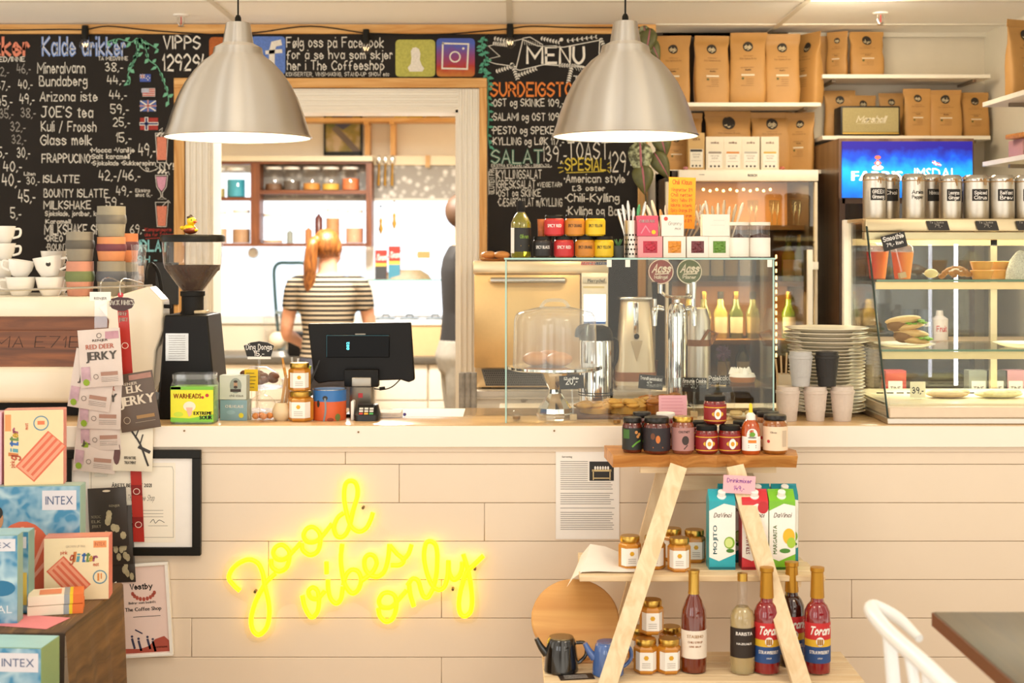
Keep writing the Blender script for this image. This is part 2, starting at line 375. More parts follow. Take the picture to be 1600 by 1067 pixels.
b = B(C('#3a2f26', .6)); b.box(xr, 1.28, 6.50, 6.53, 1.0, CEIL); struct(b.obj('wall_alcove_panel')); bpy.data.objects['wall_alcove_panel'].name = 'trim_2'
# kitchen shell
KY = 9.2
KW = C('#efe2cc', .7, 0, .03, 12)
wx0, wx1, wz0, wz1 = X(330, KY)-.35, X(712, KY)+.3, Z(505, KY), Z(258, KY)
b = B(KW)
b.box(-3.2, wx0, KY, KY+.15, 0, CEIL); b.box(wx1, .6, KY, KY+.15, 0, CEIL); b.box(wx0, wx1, KY, KY+.15, 0, wz0); b.box(wx0, wx1, KY, KY+.15, wz1, CEIL)
struct(b.obj('wall_kitchen_back'))
b = B(KW); b.box(-3.3, -3.15, 6.4, KY, 0, CEIL); struct(b.obj('wall_kitchen_left'))
b = B(KW); b.box(.55, .7, 6.66, KY, 0, CEIL); struct(b.obj('wall_kitchen_right'))
WF = C('#f4f1ea', .4)
b = B(WF)                                      # window frame in the kitchen wall
b.box(wx0, wx1, KY-.02, KY+.08, wz0, wz0+.05); b.box(wx0, wx1, KY-.02, KY+.08, wz1-.05, wz1)
for x in (wx0, X(572, KY), wx1-.05): b.box(x, x+.05, KY-.02, KY+.08, wz0, wz1)
wf = struct(b.obj('window_1'))
b = B(GLASS); b.box(wx0, wx1, KY+.03, KY+.034, wz0, wz1); b.obj('pane', wf)
# ribbed white architrave of the opening, with pine strips round it
TR = C('#efe8da', .4, 0, .02)
def ribbed(bb, x0, x1, z0, z1, vertical):
    bb.box(x0, x1, YW-.025, YW, z0, z1)
    n = 4
    for k in range(n):
        if vertical:
            w_ = (x1-x0)/n; bb.box(x0+k*w_+.006, x0+(k+1)*w_-.006, YW-.032, YW-.02, z0, z1, .003, 1)
        else:
            w_ = (z1-z0)/n; bb.box(x0, x1, YW-.032, YW-.02, z0+k*w_+.006, z0+(k+1)*w_-.006, .003, 1)
b = B(TR)
ribbed(b, X(292, YW), ox0, .0, Z(140, YW), True); ribbed(b, ox1, X(749, YW), .0, Z(140, YW), True); ribbed(b, ox0, ox1, oz1, Z(140, YW), False)
b.box(ox0-.001, ox0+.012, YW-.01, YW+.16, 0, oz1); b.box(ox1-.012, ox1+.001, YW-.01, YW+.16, 0, oz1); b.box(ox0, ox1, YW-.01, YW+.16, oz1-.012, oz1+.001)
struct(b.obj('trim_3'))
b = B(PINE); b.box(X(274, YW), X(761, YW), YW-.03, YW, Z(138, YW), Z(123, YW), .002, 1); struct(b.obj('trim_4'))
b = B(PINEV); b.box(X(274, YW), X(290, YW), YW-.029, YW, 0, Z(138, YW), .002, 1); struct(b.obj('trim_5'))
b = B(PINEV); b.box(X(749, YW), X(761, YW), YW-.029, YW, 0, Z(138, YW), .002, 1); struct(b.obj('trim_6'))
b = B(PINE); b.box(-4.5, xr, YW-.03, YW, Z(54, YW), Z(39.5, YW), .002, 1); struct(b.obj('trim_7'))
b = B(PINEV); b.box(X(996, YW), X(1011, YW), YW-.03, YW, 0, Z(54, YW), .002, 1); struct(b.obj('trim_8'))

# ------------------------------------------------------------------ chalkboards
BOARD = C('#2a2623', .8, 0, .25, 5, spec=.2)
YB = YW-.012
def W(px, py): return Vector((X(px, YB), YB-.0012, Z(py, YB)))
def chalkfn(lift=0): return lambda a, b_: Vector((X(a, YB), YB-.0012-lift-CLIFT[0], Z(b_, YB)))
CF = chalkfn()
def ctext(bb, txt, x0, x1, base, h, wt=.85, jit=.05):
    V, FC, wd, ch = stroke_layout(txt, wt*.78 if h > 9 else wt*.9, jit); sx = (x1-x0)/wd; sy = h/ch
    bb.raw([CF(x0+a*sx, base-q*sy) for a, q in V], [tuple(reversed(f)) for f in FC])
def cline(bb, pts, wd, sm=0):
    v, f = ribbon(smooth_line([Vector(p) for p in pts], sm) if sm else pts, wd); bb.raw([CF(a, q) for a, q in v], f)
def crect(bb, x0, y0, x1, y1): bb.raw([CF(x0,y1), CF(x1,y1), CF(x1,y0), CF(x0,y0)], [(0,1,2,3)])
def cpoly(bb, pts, lift=0):
    fn = chalkfn(lift); bb.raw([fn(*p) for p in pts], [tuple(range(len(pts)))])
def leaf(bb, x, y, ang, ln, wd):
    a = R(ang); d = Vector((math.cos(a), math.sin(a))); n = Vector((-d.y, d.x)); o = Vector((x, y))
    cpoly(bb, [o, o+d*ln*.35+n*wd, o+d*ln*.7+n*wd*.6, o+d*ln, o+d*ln*.7-n*wd*.6, o+d*ln*.35-n*wd])
def col(h, v=.25): return C(h, .9, 0, v, 120)
# drinks board
t = thing('chalkboard', 'black chalkboard of drinks and prices with a green vine and little flags', 'chalkboard', (0,0,0))
b = B(BOARD); b.box(X(-260, YB), X(274, YW), YB, YW, .9, Z(54, YW)); b.obj('board_panel', t)
b = B(CHALK)
for a in [('Mineralvann',59,133,114,16),('38,-',165,192,111,13),('Bundaberg',62,136,134,15),('44,-',168,195,131,13),('Arizona iste',63,152,158,14),('44,-',171,198,154,13),
 ("JOE'S tea",65,145,183,16),('59,-',173,201,177,14),('Kuli / Froosh',65,150,205,15),('25,-',177,203,197,13),('Glass melk',64,143,226,15),('15,-',182,205,222,14),
 ('40,-',29,51,138,13),('45,-',-4,19,165,15),('49,-',31,54,162,15),('37,-',-5,16,140,13),('35,-',-12,12,245,15),('30,-',27,47,246,15),('40,-',6,34,267,15),('40,-',4,32,290,18),('30,-',42,62,288,11),
 ('45,-',29,55,315,18),('5,-',17,33,341,16),('42,-/46,-',155,219,281,15),('49,-',217,243,243,18),('49,-',182,206,305,14),('59,-',166,192,323,14),('69,-',204,226,364,13)]: ctext(b, *a)
for a in [('FRAPPUCINO',66,141,254,13),('ISLATTE',68,124,285,11),('BOUNTY ISLATTE',69,169,308,12),('MILKSHAKE',69,142,326,12),('MILKSHAKE SPESIAL',70,190,366,15),('•OREO',71,98,377,9),('•BOUNTY',73,112,391,10),
 ('VIPPS',256,313,76,19),('129294',255,325,110,24)]: ctext(b, *a, wt=1.05)
for a in [('TA MED/INNE',-28,39,96,7),('TA MED/INNE',154,200,94,5.5),('•Mocca •Vanilje',142,210,238,7),('•Salt karamell',142,202,248,7),('•Sjokolade •Sukkerspinn',144,243,258,6.5),('NY!',250,271,264,9),
 ('Liten',38,55,274,5),('Ekstra',212,234,300,5),('shot 5,-',212,238,307,5),('Sjokolade, jordbær, kokos',71,168,337,7),('Karamell',72,110,349,6)]: ctext(b, *a, wt=1.1)
cline(b, [(218,259),(224,265),(231,268),(232,263),(228,263),(232,268),(241,266),(248,262)], .9, 4); cline(b, [(243,259),(248,262),(243,266)], .9)
for cx0, y0, y1, hw in ((253,208,254,9),(253,316,354,9)):   # outlines of the two tumblers
    cline(b, [(cx0-hw-1,y0),(cx0-hw+2,y1),(cx0+hw-2,y1),(cx0+hw+1,y0),(cx0-hw-1,y0)], .8)
cline(b, [(252,214),(254,200),(249,204)], .8); cline(b, [(254,322),(263,313),(266,317)], .8)
cline(b, [(243,274),(245,292),(251,301),(252,308),(247,311),(260,311),(254,308),(254,301),(260,292),(262,274),(243,274)], .9)
cline(b, [(258,274),(263,268),(265,273)], .8)
for k in range(7): b.disc(CF, 248+k*1.9, 270-(k%3)*2.2, 2, 1.6, 8)
for k in range(7): b.disc(CF, 246+k*2.2, 212-(k%3)*2, 2, 1.6, 8)
b.obj('chalk_lettering', t)
b = B(CHALKDIM)
for a in [('32,-',-6,14,118,13),('46,-',27,48,114,14),('35,-',0,21,184,14),('38,-',33,56,183,14),('32,-',17,40,205,14),('32,-',19,41,224,13)]: ctext(b, *a)
b.obj('faded_lettering', t)
b = B(col('#7f9bd6')); ctext(b, 'Kalde drikker', 67, 196, 86, 27, 1.5, .02); b.obj('blue_heading', t)
b = B(CHALK); ctext(b, 'Kalde drikker', 67.6, 196.6, 85.4, 27, .35, .0); b.obj('heading_highlight', t)
b = B(col('#d9846a')); ctext(b, 'drikker', -46, 45, 86, 27, 1.5, .02)
crect(b, 245.5, 214, 260.5, 250); cpoly(b, [(245,322),(261,322),(259,353),(247,353)]); b.obj('orange_heading', t)
b = B(col('#d59ab0')); cpoly(b, [(244.5,276),(260.5,276),(258,292),(253,299),(247,292)]); b.obj('pink_milkshake', t)
b = B(col('#c7443c')); ctext(b, 'Kampanjepris', 227, 268, 361, 5, .9); ctext(b, 'uke for Toblerone', 227, 275, 369, 5, .9); cline(b, [(228,373),(262,371)], .8); b.obj('red_lettering', t)
b = B(col('#8fd0d6')); ctext(b, 'BURLAT', 200, 262, 392, 16, 1.6); ctext(b, '79H,-', 205, 245, 410, 10, 1.1); b.obj('cyan_lettering', t)
b = B(col('#74b593'))
for pts in ([(168,66),(185,61),(205,66),(216,60),(232,68),(248,78)], [(216,60),(218,80),(210,98),(200,118),(203,128)], [(228,70),(232,92),(246,104),(254,122),(262,145),(264,158)], [(214,64),(213,86),(205,102)]):
    cline(b, pts, 1.3, 5)
    q = smooth_line([Vector(p) for p in pts], 4)
    for i, p in enumerate(q):
        if i % 2 == 0: leaf(b, p[0], p[1], (60 if i % 4 else 140)+random.uniform(-25, 25)+(-100 if i % 3 == 0 else 0), random.uniform(8, 12), random.uniform(2.4, 3.6))
b.obj('green_vine', t)
def flag(name, x0, y0, x1, y1, kind):
    b = B(col({'au':'#4a5fae','us':'#d8d2cc','uk':'#5468a8','no':'#a43a33'}[kind])); crect(b, x0, y0, x1, y1)
    w_, h_ = x1-x0, y1-y0; b.m(CHALK)
    def L(pts, wd, m_=None):
        if m_: b.m(m_)
        v, f = ribbon(pts, wd); fn = chalkfn(.0006*(1+len(b.mats))); b.raw([fn(a, q) for a, q in v], f)
    if kind == 'us':
        for k in range(4): L([(x0+1, y0+h_*(.15+.24*k)), (x1-1, y0+h_*(.15+.24*k))], h_*.12, col('#c8574a'))
        L([(x0+1, y0+h_*.3), (x0+w_*.42, y0+h_*.3)], h_*.5, col('#b9bccb'))
    elif kind == 'no':
        L([(x0+w_*.36, y0+1),(x0+w_*.36, y1-1)], w_*.2); L([(x0+1, y0+h_*.5),(x1-1, y0+h_*.5)], h_*.26)
        L([(x0+w_*.36, y0+1),(x0+w_*.36, y1-1)], w_*.1, col('#39406e')); L([(x0+1, y0+h_*.5),(x1-1, y0+h_*.5)], h_*.13)
    else:
        ex = x1 if kind == 'uk' else x0+w_*.5; ey = y1 if kind == 'uk' else y0+h_*.6
        for q in ([(x0+1,y0+1),(ex-1,ey-1)], [(x0+1,ey-1),(ex-1,y0+1)], [((x0+ex)/2,y0),((x0+ex)/2,ey)], [(x0,(y0+ey)/2),(ex,(y0+ey)/2)]): L(q, 2 if kind == 'uk' else 1.2)
        for q in ([((x0+ex)/2,y0),((x0+ex)/2,ey)], [(x0,(y0+ey)/2),(ex,(y0+ey)/2)]): L(q, 1.2 if kind == 'uk' else .7, col('#c0443f'))
        if kind == 'au':
            b.m(CHALK)
            for p in ((.75,.3),(.75,.75),(.9,.5),(.62,.55)): b.disc(chalkfn(.002), x0+w_*p[0], y0+h_*p[1], 1, 1, 6)
    b.obj(name, t)
flag('chalk_flag', 219, 116, 236, 128, 'au'); flag('chalk_flag', 223, 138, 243, 151, 'us'); flag('chalk_flag', 219, 157, 244, 174, 'uk'); flag('chalk_flag', 219, 184, 247, 203, 'no')
# strip above the opening
t = thing('chalkboard', 'narrow chalkboard strip above the kitchen opening with social media tiles', 'chalkboard', (0,0,0))
b = B(BOARD); b.box(X(274, YW)+.001, X(762, YW), YB, YW, Z(123, YW), Z(54, YW)); b.obj('board_panel', t)
b = B(CHALK)
for a in [('Følg oss på Facebook',448,599,74,15),('for å se hva som skjer',448,613,92,13),('her i The Coffeeshop',449,600,109,14),('KONSERTER, VINSMAKING, STAND-UP SHOW etc',447,608,119,6)]: ctext(b, *a, wt=.9)
b.obj('chalk_lettering', t)
def tile(name, x0, y0, x1, y1, c_, fn2):
    m_ = C(c_, .9, 0, .35, 90) if isinstance(c_, str) else c_
    b = B(m_); r = 6; pts = []
    for cx0, cy0, a in ((x1-r,y0+r,-90),(x1-r,y1-r,0),(x0+r,y1-r,90),(x0+r,y0+r,180)):
        pts += [(cx0+r*math.cos(R(a+30*k)), cy0+r*math.sin(R(a+30*k))) for k in range(4)]
    cpoly(b, pts); b.m(col('#e4ded2')); fn2(b); b.obj(name, t)
def lift_line(bb, pts, wd, sm=0):
    v, f = ribbon(smooth_line([Vector(p) for p in pts], sm) if sm else pts, wd); fn = chalkfn(.001); bb.raw([fn(a, q) for a, q in v], f)
tile('chalk_tile', 327, 58, 352, 102, '#b0602e', lambda bb: None)
tile('chalk_tile', 392, 57, 446, 117, '#5f7dc4', lambda bb: (lift_line(bb, [(437,67),(428,69),(425,80),(425,112)], 9), lift_line(bb, [(417,82),(439,80)], 6)))
def ghost(bb):
    cpoly(bb, [(640,112),(637,106),(642,100),(643,90),(642,80),(645,75),(650,74),(655,77),(657,84),(656,94),(659,102),(663,107),(660,112)], .001)
tile('chalk_tile', 618, 62, 680, 120, '#b7b45a', ghost)
def gradient_mat(name, stops, z0, z1, axis=2):
    m = bpy.data.materials.new(name); m.use_nodes = True; nt = m.node_tree; b_ = nt.nodes['Principled BSDF']; b_.inputs['Roughness'].default_value = .8
    tc = nt.nodes.new('ShaderNodeTexCoord'); sp = nt.nodes.new('ShaderNodeSeparateXYZ'); mr = nt.nodes.new('ShaderNodeMapRange'); rp = nt.nodes.new('ShaderNodeValToRGB')
    n = nt.nodes.new('ShaderNodeTexNoise'); n.inputs['Scale'].default_value = 25; ad = nt.nodes.new('ShaderNodeMath'); ad.operation = 'MULTIPLY_ADD'; ad.inputs[1].default_value = .25; 
    mr.inputs[1].default_value = z0; mr.inputs[2].default_value = z1
    nt.links.new(tc.outputs['Object'], sp.inputs[0]); nt.links.new(sp.outputs[axis], mr.inputs[0]); nt.links.new(tc.outputs['Object'], n.inputs[0])
    nt.links.new(n.outputs[0], ad.inputs[0]); nt.links.new(mr.outputs[0], ad.inputs[2]); nt.links.new(ad.outputs[0], rp.inputs[0]); nt.links.new(rp.outputs[0], b_.inputs['Base Color'])
    e = rp.color_ramp.elements
    while len(e) < len(stops): e.new(.5)
    for i, (p, c_) in enumerate(stops): e[i].position = p; e[i].color = (*lin(c_), 1)
    return m, b_, rp, nt
gm = gradient_mat('rainbow_chalk', [(.1,'#c98a3a'),(.4,'#b0392f'),(.7,'#84477f'),(1,'#4d62b8')], Z(122, YB), Z(60, YB))[0]
def camera_icon(bb):
    lift_line(bb, [(692,68),(732,69),(730,108),(691,107),(692,67)], 2.6); bb.disc(chalkfn(.001), 711, 89, 9, 9, 20, 2.2); bb.disc(chalkfn(.001), 724, 76, 2, 2, 8)
tile('chalk_tile', 682, 60, 742, 120, gm, camera_icon)
# menu board
t = thing('chalkboard', 'black menu chalkboard headed MENU with toasts and salads, behind a pendant lamp', 'chalkboard', (0,0,0))
b = B(BOARD); b.box(X(762, YW)+.001, X(996, YW), YB, YW, .9, Z(54, YW)); b.obj('board_panel', t)
b = B(CHALK)
ctext(b, 'MENU', 824, 912, 99, 25, 1.25, .03)
cline(b, [(817,62),(840,72),(880,74),(937,63),(935,108)], 1.4); cline(b, [(817,62),(806,108),(812,110),(850,101),(900,104),(935,109)], 1.4)
cline(b, [(817,61),(790,67),(763,72),(781,88),(756,94),(775,100),(806,104)], 1.2); cline(b, [(817,60),(828,58),(848,70)], 1.2); cline(b, [(893,101),(912,104),(930,116)], 1.2)
for k in range(8): cline(b, [(819+k*3.4, 62+k*.7), (820+k*3.4, 70+k*.3)], .6)
for k in range(7): cline(b, [(898+k*4, 103+k*1.2), (901+k*4, 110+k)], .6)
for x0, y0, x1, y1 in ((772,60,800,66),(845,60,872,66),(886,64,930,58),(775,112,800,104),(800,100,808,122),(810,118,836,108),(873,102,896,103),(893,106,888,128),(938,60,948,82),(770,68,790,70)):
    cline(b, [(x0,y0),(x1,y1)], .7)
    for k in range(7):
        p = (x0+(x1-x0)*k/6, y0+(y1-y0)*k/6); an = math.degrees(math.atan2(y1-y0, x1-x0))
        leaf(b, p[0], p[1], an+50, 4.5, 1.1); leaf(b, p[0], p[1], an-50, 4.5, 1.1)
ctext(b, 'Tips', 896, 925, 129, 10, 1); b.disc(CF, 877, 62, 3, 3, 8); b.disc(CF, 800, 101, 3, 3, 8)
for a in [('•OST og SKINKE 109,-',769,881,166,11),('•SALAMI og OST 109,-',769,881,188,11),('•PESTO og SPEKESKINKE',769,905,209,11),('•KYLLING og LØK 117,-',769,881,226,11)]: ctext(b, *a, wt=1.05)
for a in [('139,-',848,885,252,23),('TOAST',888,950,249,26),('129,-',952,990,268,30)]: ctext(b, *a, wt=.7)
cline(b, [(886,220),(955,222)], 1.6)
for a in [('•KYLLINGSALAT',775,846,279,13),('•GRESKSALAT',776,836,294,12),('*VEGETAR*',840,878,292,7),('•OST og SKINKE',777,845,307,11),('•CÆSAR SALAT m/KYLLING',778,878,322,12),
  ('•American style',882,976,285,12),('>3 oster',895,945,298,8),('•Chili-Kylling',884,967,315,12),('•Kylling og Bacon',886,986,336,13),('EKSTRA KYLLING +25,- BRØD+20,-',768,862,261,4.5)]: ctext(b, *a, wt=.95)
V, FC, wd, ch = stroke_layout('GLUTEN FRI', .9); b.raw([CF(772-q*7/6, 303-a*38/wd) for a, q in V], FC)
for q in ([(769,263),(862,261)], [(775,263),(776,304)], [(763,268),(764,304)]): cline(b, q, .8)
b.obj('chalk_lettering', t)
b = B(col('#e0813a', .12)); ctext(b, 'SURDEIGSTOAST', 767, 936, 150, 20, 1.3, .02); b.obj('orange_heading', t)
b = B(col('#4f7f68')); ctext(b, 'SALAT', 768, 847, 255, 20, 1.5, .02); b.obj('green_heading', t)
b = B(CHALK); ctext(b, 'SALAT', 768, 847, 255, 20, .3, 0); b.obj('heading_highlight', t)
b = B(col('#d9c24a', .15)); ctext(b, 'SPESIAL', 883, 946, 266, 18, 1.1); cline(b, [(885,270),(943,268)], 1.2)
for q in ([(876,252),(880,256)],[(872,262),(879,262)],[(874,270),(880,267)],[(949,257),(953,254)],[(950,262),(955,262)],[(949,266),(953,270)]): cline(b, q, 1.2)
b.obj('yellow_heading', t)
b = B(col('#55a083'))
pts = [(757,58),(752,75),(760,92),(754,108),(763,125),(762,150),(764,180),(762,210),(766,232)]; cline(b, pts, 1.4, 5)
for i, p in enumerate(smooth_line([Vector(p) for p in pts], 5)):
    if p[1] < 130 or i % 2: leaf(b, p[0], p[1], (20 if i % 2 else 150)+random.uniform(-30, 30), random.uniform(7, 11), random.uniform(2, 3.2))
b.obj('green_vine', t)
# ------------------------------------------------------------------ service counter
Y0 = 4.6
t = thing('service_counter', 'long white panelled service counter with pale worktop and front ledge', 'counter', (0,0,0))
TOPM = wood('pale_laminate', '#cfa877', '#dcb98a', .16, 0, .7, .3)
CW = C('#f3e9da', .42, 0, .02, 6); CPL = C('#e6d5bf', .42, 0, .03, 6)
b = B(TOPM); b.box(-3.4, 2.19, Y0-.02, 5.08, ZC-.035, ZC, .004); b.obj('worktop', t)
b = B(CW); b.box(-3.4, 2.19, Y0-.028, Y0-.0205, Z(697, Y0), ZC-.002, .002, 1); b.box(-3.4, 2.19, Y0-.02, Y0+.02, Z(697, Y0), ZC-.036); b.obj('fascia', t)
b = B(CPL); zt = Z(703, Y0); b.box(-3.4, 2.19, Y0+.006, 5.0, .02, ZC-.036)      # core
b.box(-3.4, 2.19, Y0-.012, Y0+.006, zt-.004, Z(697, Y0))
zs = [zt-.004]+[Z(p, Y0) for p in (725, 785, 845, 905, 965, 1026)]
while zs[-1] > .15: zs.append(zs[-1]-.126)
joints = {1:[624],2:[757,180],3:[420,1180],4:[690,1330],5:[300,985],6:[690,1250]}
for i in range(len(zs)-1):
    xs = [-3.4]+[X(p, Y0) for p in sorted(joints.get(i, [540]))]+[2.19]
    for k in range(len(xs)-1): b.box(xs[k]+.0007, xs[k+1]-.0007, Y0-.006, Y0+.008, zs[i+1]+.0008, zs[i]-.0008, .0014, 1)
b.obj('plank_panel', t)
b = B(C('#8a6c4a', .5, .6)); 
for px, py in ((288,673),(560,675),(866,673),(1160,674)): b.lathe([(.0032,0),(.0032,.003)], 8, (X(px, Y0-.03), Y0-.032, Z(py, Y0-.03)), 'y')
b.obj('screw', t)
# counter top behind the till where the kitchen light falls: same worktop

# ------------------------------------------------------------------ neon sign
t = thing('neon_sign', 'glowing yellow script neon sign reading good vibes only on the counter front', 'neon sign', (0,0,0))
YN = Y0-.03
def N(cx, cy, dy=0): return P(330+cx/3.556, 720+cy/3.556, YN+dy)
strokes = {
'letter_g': ["160,722 125,690 98,650 115,605 155,568 210,548 258,568 285,620 297,690 318,780 322,860 305,930 265,966 232,940 222,880 240,800 275,725 310,670 356,627"],
'letter_o': ["333,546 337,588 375,614 415,596 432,550 431,500 396,467 358,480 345,515 370,547 410,545 450,508 497,455"],
'letter_o ': ["501,460 510,497 548,523 588,506 604,460 603,405 570,369 532,377 513,415 535,449 580,448 622,412 670,350"],
'letter_d': ["735,290 702,318 682,370 698,418 735,420 765,372 790,270 813,190 806,130 776,111 746,130 738,200 750,280 775,360 820,393 860,375 885,330 899,287"],
'letter_v': ["506,748 520,812 555,868 588,842 598,785 592,725 565,703 540,725 555,760 592,765 632,724"],
'letter_i': ["640,560 641,628", "648,662 650,712 664,765 694,792 720,768 731,700"],
'letter_b': ["727,462 720,540 727,620 745,690 780,735 815,718 833,660 815,614 780,605 752,632 733,690", "833,668 862,648"],
'letter_e': ["862,648 897,618 919,570 905,530 875,522 852,548 855,597 885,635 928,643 962,612 982,545 990,464"],
'letter_s': ["992,468 1030,514 1068,550 1050,578 998,580", "1060,558 1095,518 1113,465"],
'letter_o  ': ["928,818 938,862 972,893 1010,872 1028,810 1020,752 985,731 950,742 932,780 950,813 1000,812 1040,772 1085,720"],
'letter_n': ["1098,684 1106,742 1126,810", "1090,692 1120,655 1150,668 1166,720 1182,755 1206,756 1232,712"],
'letter_l': ["1232,712 1250,640 1256,540 1248,472 1220,448 1192,462 1182,530 1195,610 1222,682 1260,716 1295,700 1313,640 1318,553"],
'letter_y': ["1319,560 1322,620 1345,660 1374,645 1392,600 1394,562", "1400,518 1422,590 1441,680 1449,780 1440,838 1412,862 1385,848 1376,790 1390,705 1420,620 1460,578 1513,527"]}
NEON = emit('yellow_neon', '#ffce08', 3.6)
for nm, ss in strokes.items():
    b = B(NEON)
    for s_ in ss:
        pts = [N(*[float(v) for v in q.split(',')]) for q in s_.split()]
        b.tube(pts, .0076, 8, True, 6 if len(pts) > 2 else 0)
    b.obj(nm.strip(), t)
ACR = glassy('clear_acrylic', (.985,.985,.97), .8, 1.35, .03)
out = [(60,640),(85,560),(150,510),(235,500),(290,510),(320,450),(370,410),(430,420),(470,400),(500,340),(560,312),(620,335),(660,290),(690,180),(710,90),(770,58),(830,80),(855,140),(862,225),(920,240),(950,290),(935,345),(1010,400),(1060,418),(1120,410),(1150,430),(1180,400),(1230,390),(1270,425),(1300,510),(1350,505),(1380,470),(1420,475),(1450,500),(1500,485),(1545,520),(1500,590),(1475,660),(1490,780),(1480,880),(1412,905),(1350,880),(1330,780),(1200,800),(1140,850),(1060,880),(1030,930),(970,935),(900,900),(880,840),(800,790),(740,800),(700,830),(640,850),(600,900),(540,910),(490,860),(470,800),(420,800),(370,840),(355,930),(320,985),(260,1010),(200,985),(180,900),(200,800),(160,770),(90,720)]
b = B(ACR)
q = smooth_line([Vector(p) for p in out+[out[0]]], 3)[:-1]
front = [N(p[0], p[1], .012) for p in q]; back = [N(p[0], p[1], .016) for p in q]; n = len(q)
b.raw(front+back, [tuple(range(n)), tuple(range(2*n-1, n-1, -1))]+[(i, n+i, n+(i+1)%n, (i+1)%n) for i in range(n)])
b.obj('acrylic_backing', t, ang=30)
for cx0, cy0 in ((843,262),(243,728),(1465,602),(1342,715)):
    p = N(cx0, cy0); b = B(C('#6b5a3c', .35, .8, 0)); b.lathe([(.0045,0),(.0045,.023)], 10, (p.x, p.y-.002, p.z), 'y'); b.obj('standoff_screw', t)

# ------------------------------------------------------------------ pendant lamps over the counter
ALU = bpy.data.materials.new('spun_aluminium'); ALU.use_nodes = True
nt = ALU.node_tree; pb = nt.nodes['Principled BSDF']
pb.inputs['Base Color'].default_value = (*lin('#e4ded4'), 1); pb.inputs['Metallic'].default_value = 1; pb.inputs['Roughness'].default_value = .48
pb.inputs['Anisotropic'].default_value = 1; pb.inputs['Anisotropic Rotation'].default_value = .25
tg = nt.nodes.new('ShaderNodeTangent'); tg.direction_type = 'RADIAL'; tg.axis = 'Z'; nt.links.new(tg.outputs[0], pb.inputs['Tangent'])
nn = nt.nodes.new('ShaderNodeTexNoise'); nn.inputs['Scale'].default_value = 3; tc = nt.nodes.new('ShaderNodeTexCoord'); mp = nt.nodes.new('ShaderNodeMapping'); mp.inputs['Scale'].default_value = (1,1,160)
nt.links.new(tc.outputs['Object'], mp.inputs[0]); nt.links.new(mp.outputs[0], nn.inputs[0]); bp = nt.nodes.new('ShaderNodeBump'); bp.inputs['Strength'].default_value = .04; bp.inputs['Distance'].default_value = .001
nt.links.new(nn.outputs[0], bp.inputs['Height']); nt.links.new(bp.outputs[0], pb.inputs['Normal'])
LIN = C('#fbf3e2', .5, 0, 0)
def pendant(px, pyr, label, Y=4.75):
    k = Y/F; t = thing('pendant_lamp', label, 'pendant lamp', P(px, pyr, Y), 0, 'aluminium pendant lamps over the counter')
    prof = [(113,0),(115.5,2),(113,4),(108,18),(102,38),(93,62),(82,84),(68,104),(54,119),(43,127),(39,131),(37,141),(28,146),(24,148),(19,178),(18,180),(.5,181)]
    s_ = 1.0
    b = B(ALU); b.lathe([(r*k, h*k) for r, h in prof], 56, cap=False); b.obj('lamp_shade', t)
    b = B(LIN); b.lathe([(112.2*k, .6*k),(106.5*k, 17*k),(100.5*k,37*k),(91.5*k,61*k),(80*k,83*k),(66*k,103*k),(52*k,117*k),(36*k,126*k),(.3*k,128*k)], 48, cap=False); b.obj('white_lining', t)
    b = B(BLACK); b.lathe([(5*k,180*k),(5*k,188*k),(3*k,192*k),(1.2*k,193*k)], 12); top = (CEIL-P(px, pyr, Y).z)
    b.tube([(0,0,190*k),(0,0,top)], .0032, 6); b.obj('cord', t)
    b = B(emit('warm_bulb', '#ffdca0', 9)); b.sph((0,0,62*k), .035); b.lathe([(.014,70*k),(.014,95*k)], 12); b.obj('bulb', t)
    l = lamp('pendant_light', 'POINT', P(px, pyr, Y)+Vector((0,0,.075)), 9, (1,.82,.55), .04)
    return t
pendant(372, 216, 'spun aluminium pendant lamp hanging above the coffee grinder')
pendant(977, 214, 'spun aluminium pendant lamp hanging before the menu chalkboard')

# ------------------------------------------------------------------ string lights
t = thing('string_lights', 'black cable of bare globe bulbs strung along the pine strip', 'string lights', (0,0,0))
b = B(DARK)
YS = YW-.045
for seg in ([(-120,44),(0,47),(90,46),(133,46),(170,41),(240,48),(330,54)], [(330,54),(400,51),(485,41),(572,52)], [(572,52),(680,54),(797,45)], [(797,45),(830,41),(900,43),(1000,43)]):
    b.tube([P(p[0], p[1], YS) for p in seg], .003, 6, True, 5)
b.obj('cable', t)
for px, py in ((133,50),(572,56),(797,47)):
    b = B(BLACK); p = P(px, py, YS); b.lathe([(.006,.03),(.014,.028),(.016,.0),(.016,-.034),(.001,-.035)][::-1], 14, (p.x, p.y, p.z)); s_ = b.obj('socket', t)
    b = B(GLASS); b.sph((p.x, p.y, p.z-.058), .026); b.obj('globe', s_)
    b = B(emit('warm_filament', '#ffd9a0', 3)); b.tube([(p.x-.012, p.y, p.z-.05),(p.x-.005, p.y, p.z-.066),(p.x, p.y, p.z-.05),(p.x+.006, p.y, p.z-.066),(p.x+.012, p.y, p.z-.05)], .0016, 5); b.obj('filament', s_)
